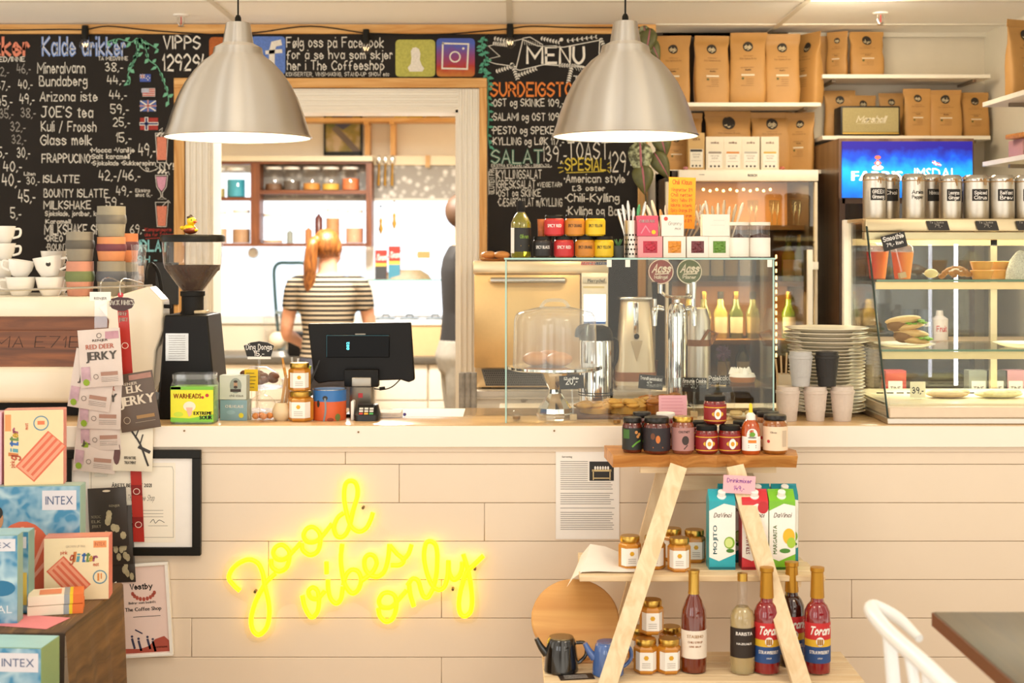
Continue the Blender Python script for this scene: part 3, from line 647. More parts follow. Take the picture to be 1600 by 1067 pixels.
for px, py, lb, Y in ((283,17,'white ceiling sprinkler over the drinks board',6.0),(1376,20,'white ceiling sprinkler over the coffee bag shelves',5.95)):
    p = Vector((X(px, Y), Y, CEIL)); t = thing('ceiling_sprinkler', lb, 'sprinkler', p, 0, 'ceiling sprinklers')
    b = B(WHITE); b.lathe([(.034,0),(.032,-.006),(.012,-.009),(.001,-.009)][::-1], 20); b.obj('escutcheon', t)
    b = B(STEEL); b.tube([(-.012,0,-.005),(-.014,0,-.03),(0,0,-.05),(.014,0,-.03),(.012,0,-.005)], .003, 6, True, 4); b.lathe([(.001,-.052),(.016,-.05),(.001,-.049)], 12); b.obj('frame', t)
    b = B(RED); b.lathe([(.0025,-.04),(.0025,-.009)], 8); b.obj('glass_bulb', t)

# ------------------------------------------------------------------ frames and papers on the counter front
YF = Y0-.008
t = thing('picture_frame', 'black framed certificate with wide white mat behind the hanging jerky packs', 'picture frame', P(207, 785, YF-.012))
k = Y0/F; w2, h2 = 107*k, 82*k
b = B(BLACK); fw = 13*k
b.box(-w2, w2, -.012, .006, h2-fw, h2, .002, 1); b.box(-w2, w2, -.012, .006, -h2, -h2+fw, .002, 1); b.box(-w2, -w2+fw, -.012, .006, -h2+fw, h2-fw); b.box(w2-fw, w2, -.012, .006, -h2+fw, h2-fw); b.obj('frame', t)
b = B(PAPER); b.box(-w2+fw, w2-fw, -.002, .004, -h2+fw, h2-fw); b.obj('mat_board', t)
b = B(C('#f6eedd', .6, 0, .02)); fn = flat((0,-.0026,0)); b.patch(fn, -67*k, 67*k, -62*k, 62*k)
b.m(C('#8d877c', .6, 0, 0)); fn = flat((0,-.0031,0))
for q in ([(-62,56),(62,56),(64,50),(64,-54),(-64,-54),(-64,50),(-62,56)],): b.line(fn, [(a*k, c*k) for a, c in q], .6*k)
b.m(INK); b.text(fn, 'ÅRETS BEDRIFT 2021', -32*k, 24*k, 6*k, 62*k, bold=.03); b.text(fn, 'The Coffee Shop', -8*k, 3*k, 9*k, 42*k, font='s', wt=.5, shear=.2)
b.m(C('#9b948a', .6, 0, 0))
for i in range(3): b.line(fn, [(-40*k, (-12-i*5)*k), (48*k, (-12-i*5)*k)], .7*k)
b.m(INK); b.line(fn, [(28*k,-31*k),(33*k,-26*k),(36*k,-32*k),(42*k,-27*k),(50*k,-31*k)], .8*k, 3); b.line(fn, [(25*k,-36*k),(55*k,-36*k)], .4*k)
b.obj('certificate', t)
t = thing('picture_frame', 'thin white frame with pink charity poster, hung crooked beside the tablecloth', 'picture frame', P(224, 953, YF-.014), 0, None, 0, R(-3.5))
w2, h2, fw = 43*k, 73*k, 5*k
b = B(WHITE); b.box(-w2, w2, -.008, .008, h2-fw, h2, .002, 1); b.box(-w2, w2, -.008, .008, -h2, -h2+fw, .002, 1); b.box(-w2, -w2+fw, -.008, .008, -h2+fw, h2-fw); b.box(w2-fw, w2, -.008, .008, -h2+fw, h2-fw); b.obj('frame', t)
b = B(C('#ecd2c8', .6, 0, .02)); b.box(-w2+fw, w2-fw, -.001, .005, -h2+fw, h2-fw); fn = flat((0,-.0016,0))
b.m(C('#b0503f', .6)); b.poly(fn, [(a*k, c*k) for a, c in [(-38,-66),(38,-66),(38,-50),(30,-42),(16,-46),(6,-56),(-8,-60),(-38,-58)]])
for i in range(9):
    a = R(20+i*17.5); b.disc(fn, (2-18*math.cos(a))*k, (31-14*math.sin(a))*k, 2.6*k, 3.4*k, 8)
b.m(C('#3b3a55', .6)); 
for x0, y0 in ((-20,-44),(-10,-48),(4,-46),(12,-50)): b.line(fn, [((x0)*k, y0*k), ((x0+3)*k, (y0-14)*k)], 3.5*k); b.disc(fn, x0*k, (y0+4)*k, 2*k, 2*k, 8)
b.line(fn, [(-14*k,-30*k),(-4*k,-36*k)], 2*k)
b.m(INK); b.text(fn, 'Vestby', -1*k, 33*k, 8*k, 34*k, 'c', 's', 1.3); b.text(fn, 'Bidrar som bedrift', -22*k, 10*k, 4*k, 42*k, 'l', bold=.02); b.text(fn, 'The Coffee Shop', -28*k, -1*k, 6*k, 56*k, bold=.03)
b.line(fn, [(-16*k,-10*k),(26*k,-10*k)], .8*k); b.text(fn, 'Kommune', 12*k, -60*k, 4*k, 22*k, bold=.02)
b.obj('poster', t)
t = thing('information_sheet', 'sheet of printed text with a small dark photo stuck on the panel', 'paper', P(918, 771, Y0-.009))
b = B(PAPER); w2, h2 = 49.5*k, 71*k; b.box(-w2, w2, -.0008, .0002, -h2, h2)
fn = flat((0,-.0013,0)); b.m(C('#1f1c18', .5)); b.patch(fn, 3*k, 41*k, 20*k, 50*k)
b.m(C('#d8c08a', .5)); fn2 = flat((0,-.0017,0)); b.line(fn2, [(8*k,36*k),(36*k,36*k)], 3*k); b.line(fn2, [(9*k,36*k),(9*k,22*k)], 1.6*k); b.line(fn2, [(35*k,36*k),(35*k,22*k)], 1.6*k); b.line(fn2, [(9*k,24*k),(35*k,24*k)], 1.6*k)
b.m(WHITE)
for i in range(6): b.disc(fn2, (12+i*4)*k, 40*k, 1.6*k, 3*k, 8)
b.m(C('#8f8a84', .7, 0, 0)); b.text(fn, 'Servering', -40*k, 56*k, 3*k, 16*k, bold=.03)
random.seed(3)
for i in range(33):
    y = 50-i*3.3
    if i in (14, 21, 23): continue
    b.line(fn, [(-42*k, y*k), ((random.uniform(34, 42) if y < 18 else 0)*k, y*k)], 1.0*k)
b.obj('printed_page', t)
# ------------------------------------------------------------------ ladder shelf
LW = wood('raw_pine', '#dcbf94', '#ecd7b3', .6, 0); LWV = wood('raw_pine', '#dcbf94', '#ecd7b3', .6, 2)
SLAB = wood('oiled_slab', '#a5632a', '#d69a55', .4, 0, .8)
ZS, ZM, ZB = .972, .642, .376                      # shelf heights
t = thing('ladder_shelf', 'pale pine A-frame ladder shelf with a live-edge top board before the counter', 'shelf', (0,0,0))
b = B(SLAB); random.seed(5)
xa, xb = X(958, 4.25), X(1245, 4.25); xa2, xb2 = X(944, 4.47), X(1215, 4.47); n = 16
fr = [(xa+(xb-xa)*i/n, 4.245+random.uniform(-.012, .012)) for i in range(n+1)]
top = fr+[(xb+.02, 4.36),(xb2, 4.47),(xa2, 4.47)]
bot = [(x, y+.012+random.uniform(-.006,.006)) for x, y in fr]+[(xb+.02, 4.36),(xb2, 4.47),(xa2, 4.47)]
m_ = len(top); b.raw([(x, y, ZS) for x, y in top]+[(x, y-.004, ZS-.02+random.uniform(-.004,.004)) for x, y in bot]+[(x, y+.006, ZS-.038) for x, y in bot],
   [tuple(range(m_)), tuple(range(3*m_-1, 2*m_-1, -1))]+[(j*m_+i, (j+1)*m_+i, (j+1)*m_+(i+1)%m_, j*m_+(i+1)%m_) for j in (0,1) for i in range(m_)])
b.obj('top_board', t, ang=25)
def plank(bb, p0, p1, wd, th, side=(1,0,0)):
    """a straight board from p0 to p1; wd across `side`, th across the third direction"""
    p0, p1 = Vector(p0), Vector(p1); d = (p1-p0).normalized(); s_ = Vector(side); s_ = (s_-d*s_.dot(d)).normalized(); n_ = d.cross(s_)
    bb.raw([p+s_*a*wd/2+n_*c*th/2 for p in (p0, p1) for a in (-1,1) for c in (-1,1)], [(0,1,3,2),(4,6,7,5),(0,4,5,1),(2,3,7,6),(0,2,6,4),(1,5,7,3)])
YT, YBt = 4.285, 3.93
def legline(pxt, pyt, pxb, pyb, Ya, Yb): 
    p0, p1 = P(pxt, pyt, Ya), P(pxb, pyb, Yb); d = p1-p0; k_ = (p0.z-0)/(p0.z-p1.z); return p0, p0+d*k_
for nm, a in (('leg', (1060,729,950,1067,4.245,3.94)), ('leg', (1148,729,1252,1067,4.245,3.94))):
    b = B(LWV); p0, p1 = legline(*a); plank(b, p0, p1, .052, .02); b.obj('leg', t)
for a in ((1038,738,975,960,4.45,4.56), (1163,738,1232,960,4.45,4.56)):
    b = B(LWV); p0, p1 = P(a[0], a[1], a[4]), P(a[2], a[3], a[5]); k_ = p0.z/(p0.z-p1.z); q = p0+(p1-p0)*k_; q.y = min(q.y, 4.57); plank(b, p0, q, .05, .02); b.obj('leg', t)
b = B(LW); b.box(X(1000,4.3), X(1212,4.3), 4.29, 4.31, Z(738,4.3), ZS-.039); b.obj('top_rail', t)
b = B(LW); b.box(X(1052,4.43), X(1150,4.43), 4.42, 4.44, Z(765,4.43), Z(742,4.43)); b.obj('cross_rail', t)
def slats(z, x0, x1, y0, y1, n, xi0=0, xi1=0, dx0=0, dx1=0):
    bb = B(LW); w_ = (y1-y0)/n
    for i in range(n):
        f0 = i/(n-1); bb.box(x0+dx0*f0, x1+dx1*f0, y0+i*w_+.004, y0+(i+1)*w_-.004, z-.018, z, .002, 1)
    return bb
b = slats(ZM, X(905,4.12), X(1288,4.12), 4.10, 4.42, 5, dx0=.01, dx1=-.03); b.box(X(985,4.12), X(985,4.12)+.02, 4.11, 4.42, ZM-.035, ZM-.018); b.box(X(1240,4.12), X(1240,4.12)+.02, 4.11, 4.42, ZM-.035, ZM-.018); b.obj('shelf_board', t)
b = slats(ZB, X(850,3.96), X(1352,3.96), 3.96, 4.26, 5, dx0=.0, dx1=-.0); b.box(X(950,3.96), X(950,3.96)+.02, 3.97, 4.26, ZB-.035, ZB-.018); b.box(X(1262,3.96), X(1262,3.96)+.02, 3.97, 4.26, ZB-.035, ZB-.018); b.obj('shelf_board', t)
b = B(C('#5b4630', .5, .5, 0))
for px, py, Y in ((1057,741,4.23),(1150,741,4.23),(1002,905,4.11),(1205,905,4.11)):
    p = P(px, py, Y); b.lathe([(.004,0),(.004,.004)], 8, (p.x, p.y-.002, p.z), 'y')
b.obj('screw', t)
# paper notes on the shelf
PINK = C('#f0b6c0', .65, 0, .02)
t = thing('price_note', 'pink handwritten note taped to the ladder shelf leg', 'note', P(1155, 757, 4.185), 0, None, 0, R(3))
b = B(PINK); k = 4.2/F; b.box(-25*k, 25*k, -.0006, .0002, -14*k, 14*k); fn = flat((0,-.0011,0)); b.m(C('#7d3fa0', .6)); b.text(fn, 'Drinkmixer', 0, 3*k, 6*k, 38*k, 'c', 's'); b.text(fn, '149,-', 0, -9*k, 7*k, 16*k, 'c', 's'); b.obj('note_sheet', t)
t = thing('paper_sheet', 'curled white paper sheet hanging over the end of the middle shelf', 'paper', (0,0,ZM+.0015))
b = B(PAPER)
xs = [X(988,4.2), X(960,4.2), X(932,4.2), X(908,4.2), X(893,4.2), X(884,4.2)]; zz = [0, 0, .002, .0, -.02, -.045]
up_ = [.0,.006,.026,.035,.02,.0]
v = []; 
for i in range(6):
    for j in range(4): v.append((xs[i]+j*.012, 4.13+j*.075, zz[i]+.003+up_[i]*j/3))
b.raw(v, [(i*4+j, i*4+j+1, (i+1)*4+j+1, (i+1)*4+j) for i in range(5) for j in range(3)], True); b.obj('sheet', t)
# ---- bottles and jars
def label_band(bb, r, z0, z1, a0, a1, mat, n=16):
    bb.m(mat); f = wrap(r); bb.patch(lambda a, h: f(a, h), math.radians(a0)*r, math.radians(a1)*r, z0, z1, n, 1)
def jar_round(name, label, loc, r, h, contents, lidm, labm, texts=(), lidh=.016, group=None, cat='jar', lr=(.12,.72), rz=0, wide=(-75,75), deco=None):
    t = thing(name, label, cat, loc, rz, group)
    b = B(contents); b.lathe([(r*.86,.001),(r*.97,.006),(r,.014),(r,h*.76),(r*.9,h*.84),(r*.8,h*.88),(r*.8,h-lidh*.5)], 28); b.obj('glass_body', t)
    b = B(lidm); b.lathe([(r*.9,h-lidh),(r*.93,h-lidh+.002),(r*.93,h-.003),(r*.88,h),(.001,h)], 28); b.obj('lid', t)
    if labm:
        b = B(); label_band(b, r+.0008, h*lr[0], h*lr[1], wide[0], wide[1], labm)
        f = wrap(r+.0014)
        for tx in texts:
            s_, y, hh, wdt, mm = tx[:5]; b.m(mm); b.text(f, s_, 0 if len(tx) < 6 else tx[5], h*y, hh, wdt, 'c', bold=.03)
        if deco: deco(b, f, r, h)
        b.obj('label', t)
    return t
HL = C('#f3efe8', .6, 0, .02); HY = C('#d9a521', .5)
def hex_jar(name, label, loc, r, h, rz=0, group='honey jars on the ladder shelf'):
    t = thing(name, label, 'honey jar', loc, rz, group)
    b = B(HONEY); b.lathe([(r*.9,.001),(r,.006),(r,h*.74),(r*.78,h*.82),(r*.78,h*.9)], 6, a0=0); b.obj('glass_body', t, ang=25)
    b = B(GOLD); b.lathe([(r*.84,h*.83),(r*.86,h*.85),(r*.86,h*.97),(r*.8,h),(.001,h)], 26); b.obj('lid', t)
    b = B(HL); ap = r*math.cos(R(30)); s_ = r
    b.box(-s_/2-.001, s_/2+.001, -ap-.0012, -ap-.0004, h*.13, h*.66)
    for sg in (-1, 1):
        ca, sa = math.cos(R(60)), math.sin(R(60)); v = []
        for d in (0, s_*.62):
            for z in (h*.13, h*.66): v.append((sg*(s_/2+d*ca+.0008), -ap+d*sa-.0012, z))
        b.raw(v, [(0,2,3,1)])
    fn = flat((0,-ap-.0018,0)); b.m(HY); b.disc(fn, 0, h*.5, h*.075, None, 6); b.m(C('#a9a196', .6, 0, 0))
    for i in range(3): b.line(fn, [(-s_*.33, h*(.34-.06*i)), (s_*.33, h*(.34-.06*i))], .0016)
    b.obj('label', t); return t
proto = hex_jar('honey_jar', 'hexagonal honey jar on the middle shelf, nearest the curled paper', (X(984,4.2), 4.2, ZM), .0345, .098, R(8))
for px, Y, lb in ((1022,4.2,'honey jar on the middle shelf half hidden by the front ladder leg'), (1061,4.17,'honey jar at the front of the middle shelf just clear of the leg'), (1085,4.29,'honey jar on the middle shelf standing closest to the drink cartons'), (1050,4.31,'honey jar at the back of the middle shelf behind another')):
    dup(proto, (X(px, Y), Y, ZM), lb, R(random.uniform(-10,10)))
for px, Y, z, lb in ((1009,4.05,ZB,'honey jar at the front of the lowest shelf beside the blue teapot'), (1045,4.05,ZB,'honey jar at the front of the lowest shelf beside the amber bottle'), (1018,4.10,ZB+.100,'honey jar on top of the small honey pyramid'),
  (1048,4.18,ZB,'honey jar in the back row of the lowest shelf'), (1000,4.17,ZB,'honey jar in the back row behind the ladder leg')):
    dup(proto, (X(px, Y), Y, z), lb, R(random.uniform(-8,8)), scale=(1.02,1.02,1.0))
# drink cartons
def carton(label, px, Y, c_, dark, name, fruit, rz=0):
    w_, d_, h_ = .078, .066, .238
    t = thing('drink_carton', label, 'carton', (X(px, Y), Y, ZM), rz, 'cocktail mixer cartons')
    CM = C(c_, .35); b = B(CM)
    b.raw([(x*w_/2, y*d_/2, z) for z in (0,) for x, y in ((-1,-1),(1,-1),(1,1),(-1,1))]+[(x*w_/2, y*d_/2, h_*.86) for x, y in ((-1,-1),(1,-1),(1,1),(-1,1))]+[(-w_/2,-.004,h_*.965),(w_/2,-.004,h_*.965),(w_/2,.004,h_*.965),(-w_/2,.004,h_*.965)],
      [(3,2,1,0),(0,1,5,4),(1,2,6,5),(2,3,7,6),(3,0,4,7),(4,5,9,8),(6,7,11,10),(5,6,10,9),(7,4,8,11),(8,9,10,11)])
    b.box(-w_/2, w_/2, -.002, .002, h_*.965, h_*.99); b.obj('carton_body', t)
    b = B(C('#f6f2ea', .4)); fn = flat((0,-d_/2-.0008,0))
    b.poly(fn, [(-w_/2, h_*.16),(-.01,h_*.11),(w_/2,h_*.20),(w_/2,h_*.80),(.005,h_*.83),(-w_/2,h_*.74)][:])
    fs = lambda a, z: Vector((w_/2+.0006, a, z))
    b.poly(fs, [(-d_/2,h_*.2),(d_/2,h_*.16),(d_/2,h_*.76),(-d_/2,h_*.80)])
    fn = flat((0,-d_/2-.0013,0)); b.m(C(dark, .5)); b.patch(fn, -w_/2, w_/2, 0.002, h_*.035)
    b.m(C('#5a3b2a', .5)); b.text(fn, 'DaVinci', 0, h_*.66, .012, .05, 'c', 's', 1.0, shear=.25)
    b.m(C(c_, .5)); b.text(flat((0,-d_/2-.0013,0), (0,0,1), (-1,0,0)), name, h_*.2, .016, .012, .085, bold=.02)
    fruit(b, fn, w_, h_); b.obj('printed_front', t)
    b = B(C('#f6f6f2', .35)); b.T = Matrix.Translation((0, -.016, h_*.9)) @ Matrix.Rotation(R(25), 4, 'X'); b.lathe([(.014,-.004),(.014,.004),(.0115,.006),(.0115,.02),(.001,.021)], 16); b.obj('cap', t)
    return t
def lime(b, fn, w_, h_):
    b.m(C('#7fae2a', .5)); b.disc(fn, w_*.27, h_*.34, .016, .018); b.m(C('#cfe08a', .5)); f2 = flat((0,-.0345-.0004,0)); b.disc(f2, w_*.25, h_*.34, .012, .014); b.m(C('#3f7a2a', .5)); b.disc(f2, w_*.3, h_*.24, .012, .006)
def berry(b, fn, w_, h_):
    b.m(RED); b.disc(fn, w_*.3, h_*.78, .016, .018); b.disc(fn, w_*.2, h_*.25, .014, .018); b.m(C('#3f7a2a', .5)); b.disc(flat((0,-.0348,0)), w_*.2, h_*.31, .008, .004)
def lemon(b, fn, w_, h_):
    b.m(C('#e8b92a', .5)); b.disc(fn, w_*.25, h_*.42, .018, .024); f2 = flat((0,-.0348,0)); b.m(C('#a6c93c', .5)); b.disc(f2, w_*.34, h_*.34, .013, .016); b.m(C('#4e8a34', .5)); b.disc(f2, w_*.1, h_*.24, .016, .007)
carton('blue and white mojito mixer carton with a lime on it', 1126, 4.21, '#22a5b5', '#136a78', 'MOJITO', lime)
carton('red and white strawberry mixer carton behind the ladder leg', 1177, 4.21, '#d2303a', '#8d1a22', 'STRAWBERRY', berry)
carton('green margarita mixer carton at the end of the middle shelf', 1219, 4.21, '#7bbf2a', '#2f5a18', 'MARGARITA', lemon)
for px, lb in ((1141,'teal mixer carton behind the mojito carton'), (1182,'teal mixer carton behind the strawberry carton'), (1224,'teal mixer carton behind the margarita carton')):
    carton(lb, px, 4.305, '#1f8f9c', '#136a78', 'MOJITO', lime)
# bottles on the lowest shelf
def bottle(name, label, px, Y, prof, liq, fill, capm, capz, lab, texts, z=ZB, cat='bottle', group=None, glass=None, wide=(-80,80), neckm=None):
    H_ = prof[-1][1]; t = thing(name, label, cat, (X(px, Y), Y, z), 0, group)
    lo = [(r, h) for r, h in prof if h <= fill]; hi = [lo[-1]]+[(r, h) for r, h in prof if h > fill]
    b = B(liq); b.lathe(lo+[(.001, fill)], 28); b.m(glass or liq)
    if len(hi) > 1: b.lathe(hi, 28)
    b.obj('glass_body', t)
    b = B(capm); rr = [r for r, h in prof if h >= capz]; b.lathe([(max(rr)+.0012, capz)]+[(r+.0012, h) for r, h in prof if h >= capz]+[(.001, H_+.002)], 20); b.obj('cap', t)
    if lab:
        z0, z1, lm = lab[:3]; R_ = max(r for r, h in prof if h < z1)+.0008; b = B(); label_band(b, R_, z0, z1, wide[0], wide[1], lm)
        for ex in lab[3:]: label_band(b, R_+.0003, ex[0], ex[1], wide[0], wide[1], ex[2])
        f = wrap(R_+.0009)
        for s_, y, hh, wdt, mm, fo in texts: b.m(mm); b.text(f, s_, 0, y, hh, wdt, 'c', fo, 1.3, bold=.03 if fo == 'p' else 0, shear=.3 if fo == 's' else 0)
        b.obj('label', t)
    return t
WHT = C('#f5f0ea', .6, 0, 0)
wineprof = [(.030,0),(.0365,.004),(.0365,.16),(.034,.18),(.024,.205),(.0155,.222),(.0145,.235),(.0145,.285),(.0158,.286),(.0158,.293)]
bottle('syrup_bottle', 'amber chili syrup bottle with gold neck on the lowest shelf', 1084, 4.06, wineprof, C('#6a2208', .06, 0, .1, 20, coat=1), .21, GOLD, .225, (.045,.125,C('#eee2d2', .6)), [('STASEHO',.105,.009,.05,C('#b08a60',.6),'p'),('CHILI SYRUP',.09,.006,.045,C('#a06a40',.6),'p'),('LIME SIRUP',.078,.005,.035,C('#a06a40',.6),'p')])
barp = [(.030,0),(.035,.004),(.036,.06),(.034,.11),(.0355,.16),(.030,.178),(.018,.19),(.015,.2),(.0135,.22),(.0155,.245),(.0135,.262),(.0135,.286)]
bottle('syrup_bottle', 'clear hazelnut syrup bottle with a black label and gold cap', 1160, 4.05, barp, C('#e2cf9a', .05, 0, .05, 20, coat=1, trans=.6), .19, GOLD, .264, (.05,.135,C('#2a1f18', .5)), [('BARISTA',.115,.010,.05,WHT,'p'),('HAZELNUT',.088,.006,.046,WHT,'p')], glass=GLASS)
torp = [(.030,0),(.037,.005),(.0375,.155),(.036,.178),(.028,.195),(.019,.205),(.0175,.215),(.0165,.29),(.019,.292),(.019,.303)]
BLUE = C('#244a86', .5)
def torani(label, px, Y, liq, flav):
    t = bottle('syrup_bottle', label, px, Y, torp, C(liq, .06, 0, .1, 20, coat=1), .21, C('#b8862c', .35, .7), .216, (.035,.15,C('#c9292e', .5),(.035,.082,BLUE),(.082,.102,C('#e2b52c',.5))),
      [('Torani',.118,.021,.062,WHT,'s'),(flav,.062,.010,.062,WHT,'p'),('SYRUP',.048,.004,.014,WHT,'p')], group='red labelled fruit syrup bottles')
    b = B(WHT); f = wrap(.0396); b.disc(f, 0, .098, .012, .013); b.m(C('#b07a2c', .5)); f = wrap(.0399)
    for a in (-.006, 0, .006): b.line(f, [(a, .09), (a, .103)], .005)
    b.obj('emblem', t)
torani('red strawberry syrup bottle on the shelf side of the ladder leg', 1198, 4.05, '#860a16', 'STRAWBERRY')
torani('brown caramel syrup bottle half hidden by the ladder leg', 1237, 4.12, '#34120a', 'CARAMEL')
torani('red strawberry syrup bottle at the open end of the lowest shelf', 1277, 4.05, '#860a16', 'STRAWBERRY')
# teapots and board
def teapot(label, px, Y, r, h, c_, sp=-1):
    m_ = C(c_, .12, 0, .04, coat=.8); t = thing('teapot', label, 'teapot', (X(px, Y), Y, ZB), 0, 'small teapots on the lowest shelf')
    b = B(m_); b.lathe([(r*.93,0),(r,.004),(r*.97,h*.3),(r*.88,h*.7),(r*.8,h*.92),(r*.7,h*.97),(.001,h*.97)], 30); b.obj('pot_body', t)
    b = B(m_); b.tube([(sp*r*.85,0,h*.5),(sp*r*1.15,0,h*.68),(sp*r*1.45,0,h*.95)], [.013,.010,.007], 10, True, 4); b.obj('spout', t)
    b = B(m_); b.tube([(-sp*r*.85,0,h*.82),(-sp*r*1.35,0,h*.8),(-sp*r*1.45,0,h*.5),(-sp*r*1.1,0,h*.28),(-sp*r*.93,0,h*.25)], .0055, 8, True, 5); b.obj('handle', t)
    b = B(C('#8a7a5a', .25, .8) if c_ != '#4a6aa8' else m_); b.lathe([(r*.72,h*.975),(r*.7,h*1.0),(.001,h*1.005)], 24); b.obj('lid', t)
teapot('black glazed teapot with metal lid before the round wooden board', 877, 4.06, .050, .1, '#16130f')
teapot('blue glazed teapot beside the front ladder leg', 950, 4.03, .046, .094, '#4a6aa8')
BAM = wood('bamboo', '#c98f4e', '#dda965', .4, 0, .5)
t = thing('serving_board', 'round bamboo serving board leaning behind the teapots', 'serving board', (X(899,4.2), 4.13, ZB+.004), 0, None, R(-41))
b = B(BAM); r = .132; 
b.T = Matrix.Translation((0, 0, r)); b.lathe([(r-.004,.0),(r,.004),(r,.013),(r-.004,.017),(r-.012,.017),(r-.016,.012),(.001,.012)], 48, (0,-.017,0), 'y')
b.m(C('#a8702f', .4)); b.disc(flat((0,-.0056,0)), -r*.32, r*.2, r*.5, r*.5, 40, r*.035)
b.T = None; b.obj('board', t)
t = thing('leaflet', 'dark leaflet lying under the black teapot', 'leaflet', (X(900,4.02), 4.0, ZB+.001), R(8))
b = B(C('#2c2018', .5)); b.box(-.05, .05, -.025, .03, 0, .0008); b.m(WHT)
fz = lambda a, c: Vector((a, c, .0013))
for i in range(3): b.line(fz, [(-.035, -.012+i*.012), (.03, -.012+i*.012)], .0025)
b.obj('leaflet_sheet', t)
# jars on the slab
k = 4.3/F
def slab_jar(label, px, Y, r, h, cont, lid, labm, deco, z=ZS, texts=(), name='chutney_jar', grp=None, lidh=.016):
    return jar_round(name, label, (X(px, Y), Y, z), r, h, cont, lid, labm, texts, lidh, grp, 'jar', (.1,.72), 0, (-85,85), deco)
def d_herb(b, f, r, h):
    b.m(C('#3e6a2c', .5)); b.patch(f, -.035, -.012, h*.42, h*.68, 4); b.m(C('#5f9a2e', .5)); b.line(f, [(-.002,h*.2),(.01,h*.3),(.024,h*.36)], .005, 3); b.m(C('#c98a4a', .5))
    for a, z in ((.01,.6),(.02,.54),(.015,.48)): b.disc(f, a, h*z, .005)
def d_fire(b, f, r, h):
    b.m(C('#c9702a', .5)); b.disc(f, 0, h*.42, .007, .012); b.line(f, [(-.015,h*.2),(.015,h*.2)], .003); b.m(C('#6a3a1c', .5)); b.disc(f, -.016, h*.5, .007, .01)
def d_grey(b, f, r, h):
    b.m(C('#3a2a26', .5)); b.disc(f, .004, h*.38, .011, .014); b.line(f, [(.0,h*.15),(.01,h*.25)], .003); b.text(f, 'CHUTNEY', 0, h*.58, .007, .035, 'c', bold=.03)
def d_med(b, f, r, h):
    b.m(C('#e0b02a', .5)); b.patch(f, -1.4*r, 1.4*r, h*.60, h*.63, 12); b.patch(f, -1.4*r, 1.4*r, h*.13, h*.16, 12); b.disc(f, .004, h*.38, .019, .009); f = wrap(r+.0019); b.m(WHT); b.disc(f, .004, h*.38, .011, .016); f = wrap(r+.0023); b.m(C('#d79a2a', .5)); b.disc(f, .004, h*.38, .006, .007)
DG = C('#241611', .07, 0, .25, 40, coat=1); OIL = C('#5a1d0e', .06, 0, .35, 60, coat=1); REDJ = C('#7a1d14', .08, 0, .2, 40, coat=1); LIDB = C('#1c1712', .3, .2)
slab_jar('dark jar with green herb label at the end of the slab', 988, 4.32, .031, .108, OIL, LIDB, C('#1e211b', .5), d_herb)
slab_jar('dark red jar with black label and black lid on the slab', 1026, 4.30, .041, .112, OIL, LIDB, C('#231a20', .5), d_fire, lidh=.018)
slab_jar('gold lidded jar with a dusty pink label on the slab', 1067, 4.30, .034, .113, C('#8a4a34', .1, 0, .15, 30, coat=1), GOLD, C('#b0807c', .5), d_grey)
jm = slab_jar('red chili paste jar next to the pink labelled jar', 1104, 4.30, .0345, .086, REDJ, DARK, C('#8f1c22', .45), d_med, grp='red chili paste jars')
dup(jm, (X(1140,4.3), 4.30, ZS), 'red chili paste jar next to the hot sauce bottle')
dup(jm, (X(1119,4.3), 4.325, ZS+.0875), 'red chili paste jar standing on top of two others')
dup(jm, (X(1092,4.4), 4.40, ZS), 'red chili paste jar in the back row of the slab')
dup(jm, (X(1160,4.42), 4.405, ZS), 'red chili paste jar in the back row near the hot sauce bottle')
slab_jar('white lidded jar behind the gold lidded jar', 1040, 4.41, .032, .112, REDJ, WHITE, C('#c9a49c', .5), d_grey)
slab_jar('dark herb jar in the back row of the slab', 1003, 4.42, .031, .112, OIL, LIDB, C('#1e211b', .5), d_herb)
OLV = C('#9a5a1c', .07, 0, .35, 55, coat=1)
def d_ol(b, f, r, h):
    b.m(C('#7a6a5a', .5)); b.text(f, 'Oliven', -.012, h*.55, .006, .02, 'c', bold=.03); b.m(C('#c9b49a', .5)); b.patch(f, .016, .034, h*.2, h*.62, 4); b.m(RED); b.disc(f, -.028, h*.34, .005)
oj = slab_jar('olive jar with cream label at the front corner of the slab', 1211, 4.30, .0375, .118, OLV, LIDB, C('#ead2b4', .5), d_ol, lidh=.016, grp='olive jars on the slab')
dup(oj, (X(1200,4.385), 4.385, ZS), 'olive jar in the middle of its row on the slab')
dup(oj, (X(1192,4.44), 4.455, ZS), 'olive jar at the back of its row on the slab')
t = thing('hot_sauce_bottle', 'orange hot sauce bottle with yellow nozzle on the slab', 'sauce bottle', (X(1173,4.29), 4.29, ZS))
b = B(C('#b9501a', .1, 0, .15, 30, coat=1)); b.lathe([(.026,0),(.029,.004),(.029,.075),(.024,.092),(.0145,.104)], 26); b.obj('bottle_body', t)
b = B(WHITE); b.lathe([(.0145,.1035),(.0145,.118),(.007,.126)], 20); b.obj('collar', t)
b = B(C('#f2cf1c', .4)); b.lathe([(.0062,.125),(.005,.15),(.002,.154),(.001,.154)], 14); b.obj('nozzle', t)
b = B(); label_band(b, .0298, .012, .055, -70, 70, WHT); f = wrap(.0303); b.disc(f, 0, .058, .018, .022); b.m(C('#6aa02c', .5)); f = wrap(.0307); b.disc(f, 0, .062, .009, .007); b.m(C('#e0842a', .5)); b.patch(f, -.013, .013, .036, .045, 4); b.m(INK); b.text(f, 'HABANERO', 0, .05, .005, .026, 'c', bold=.03); b.line(f, [(-.012,.028),(.012,.028)], .002); b.line(f, [(-.012,.022),(.012,.022)], .002); b.obj('label', t)
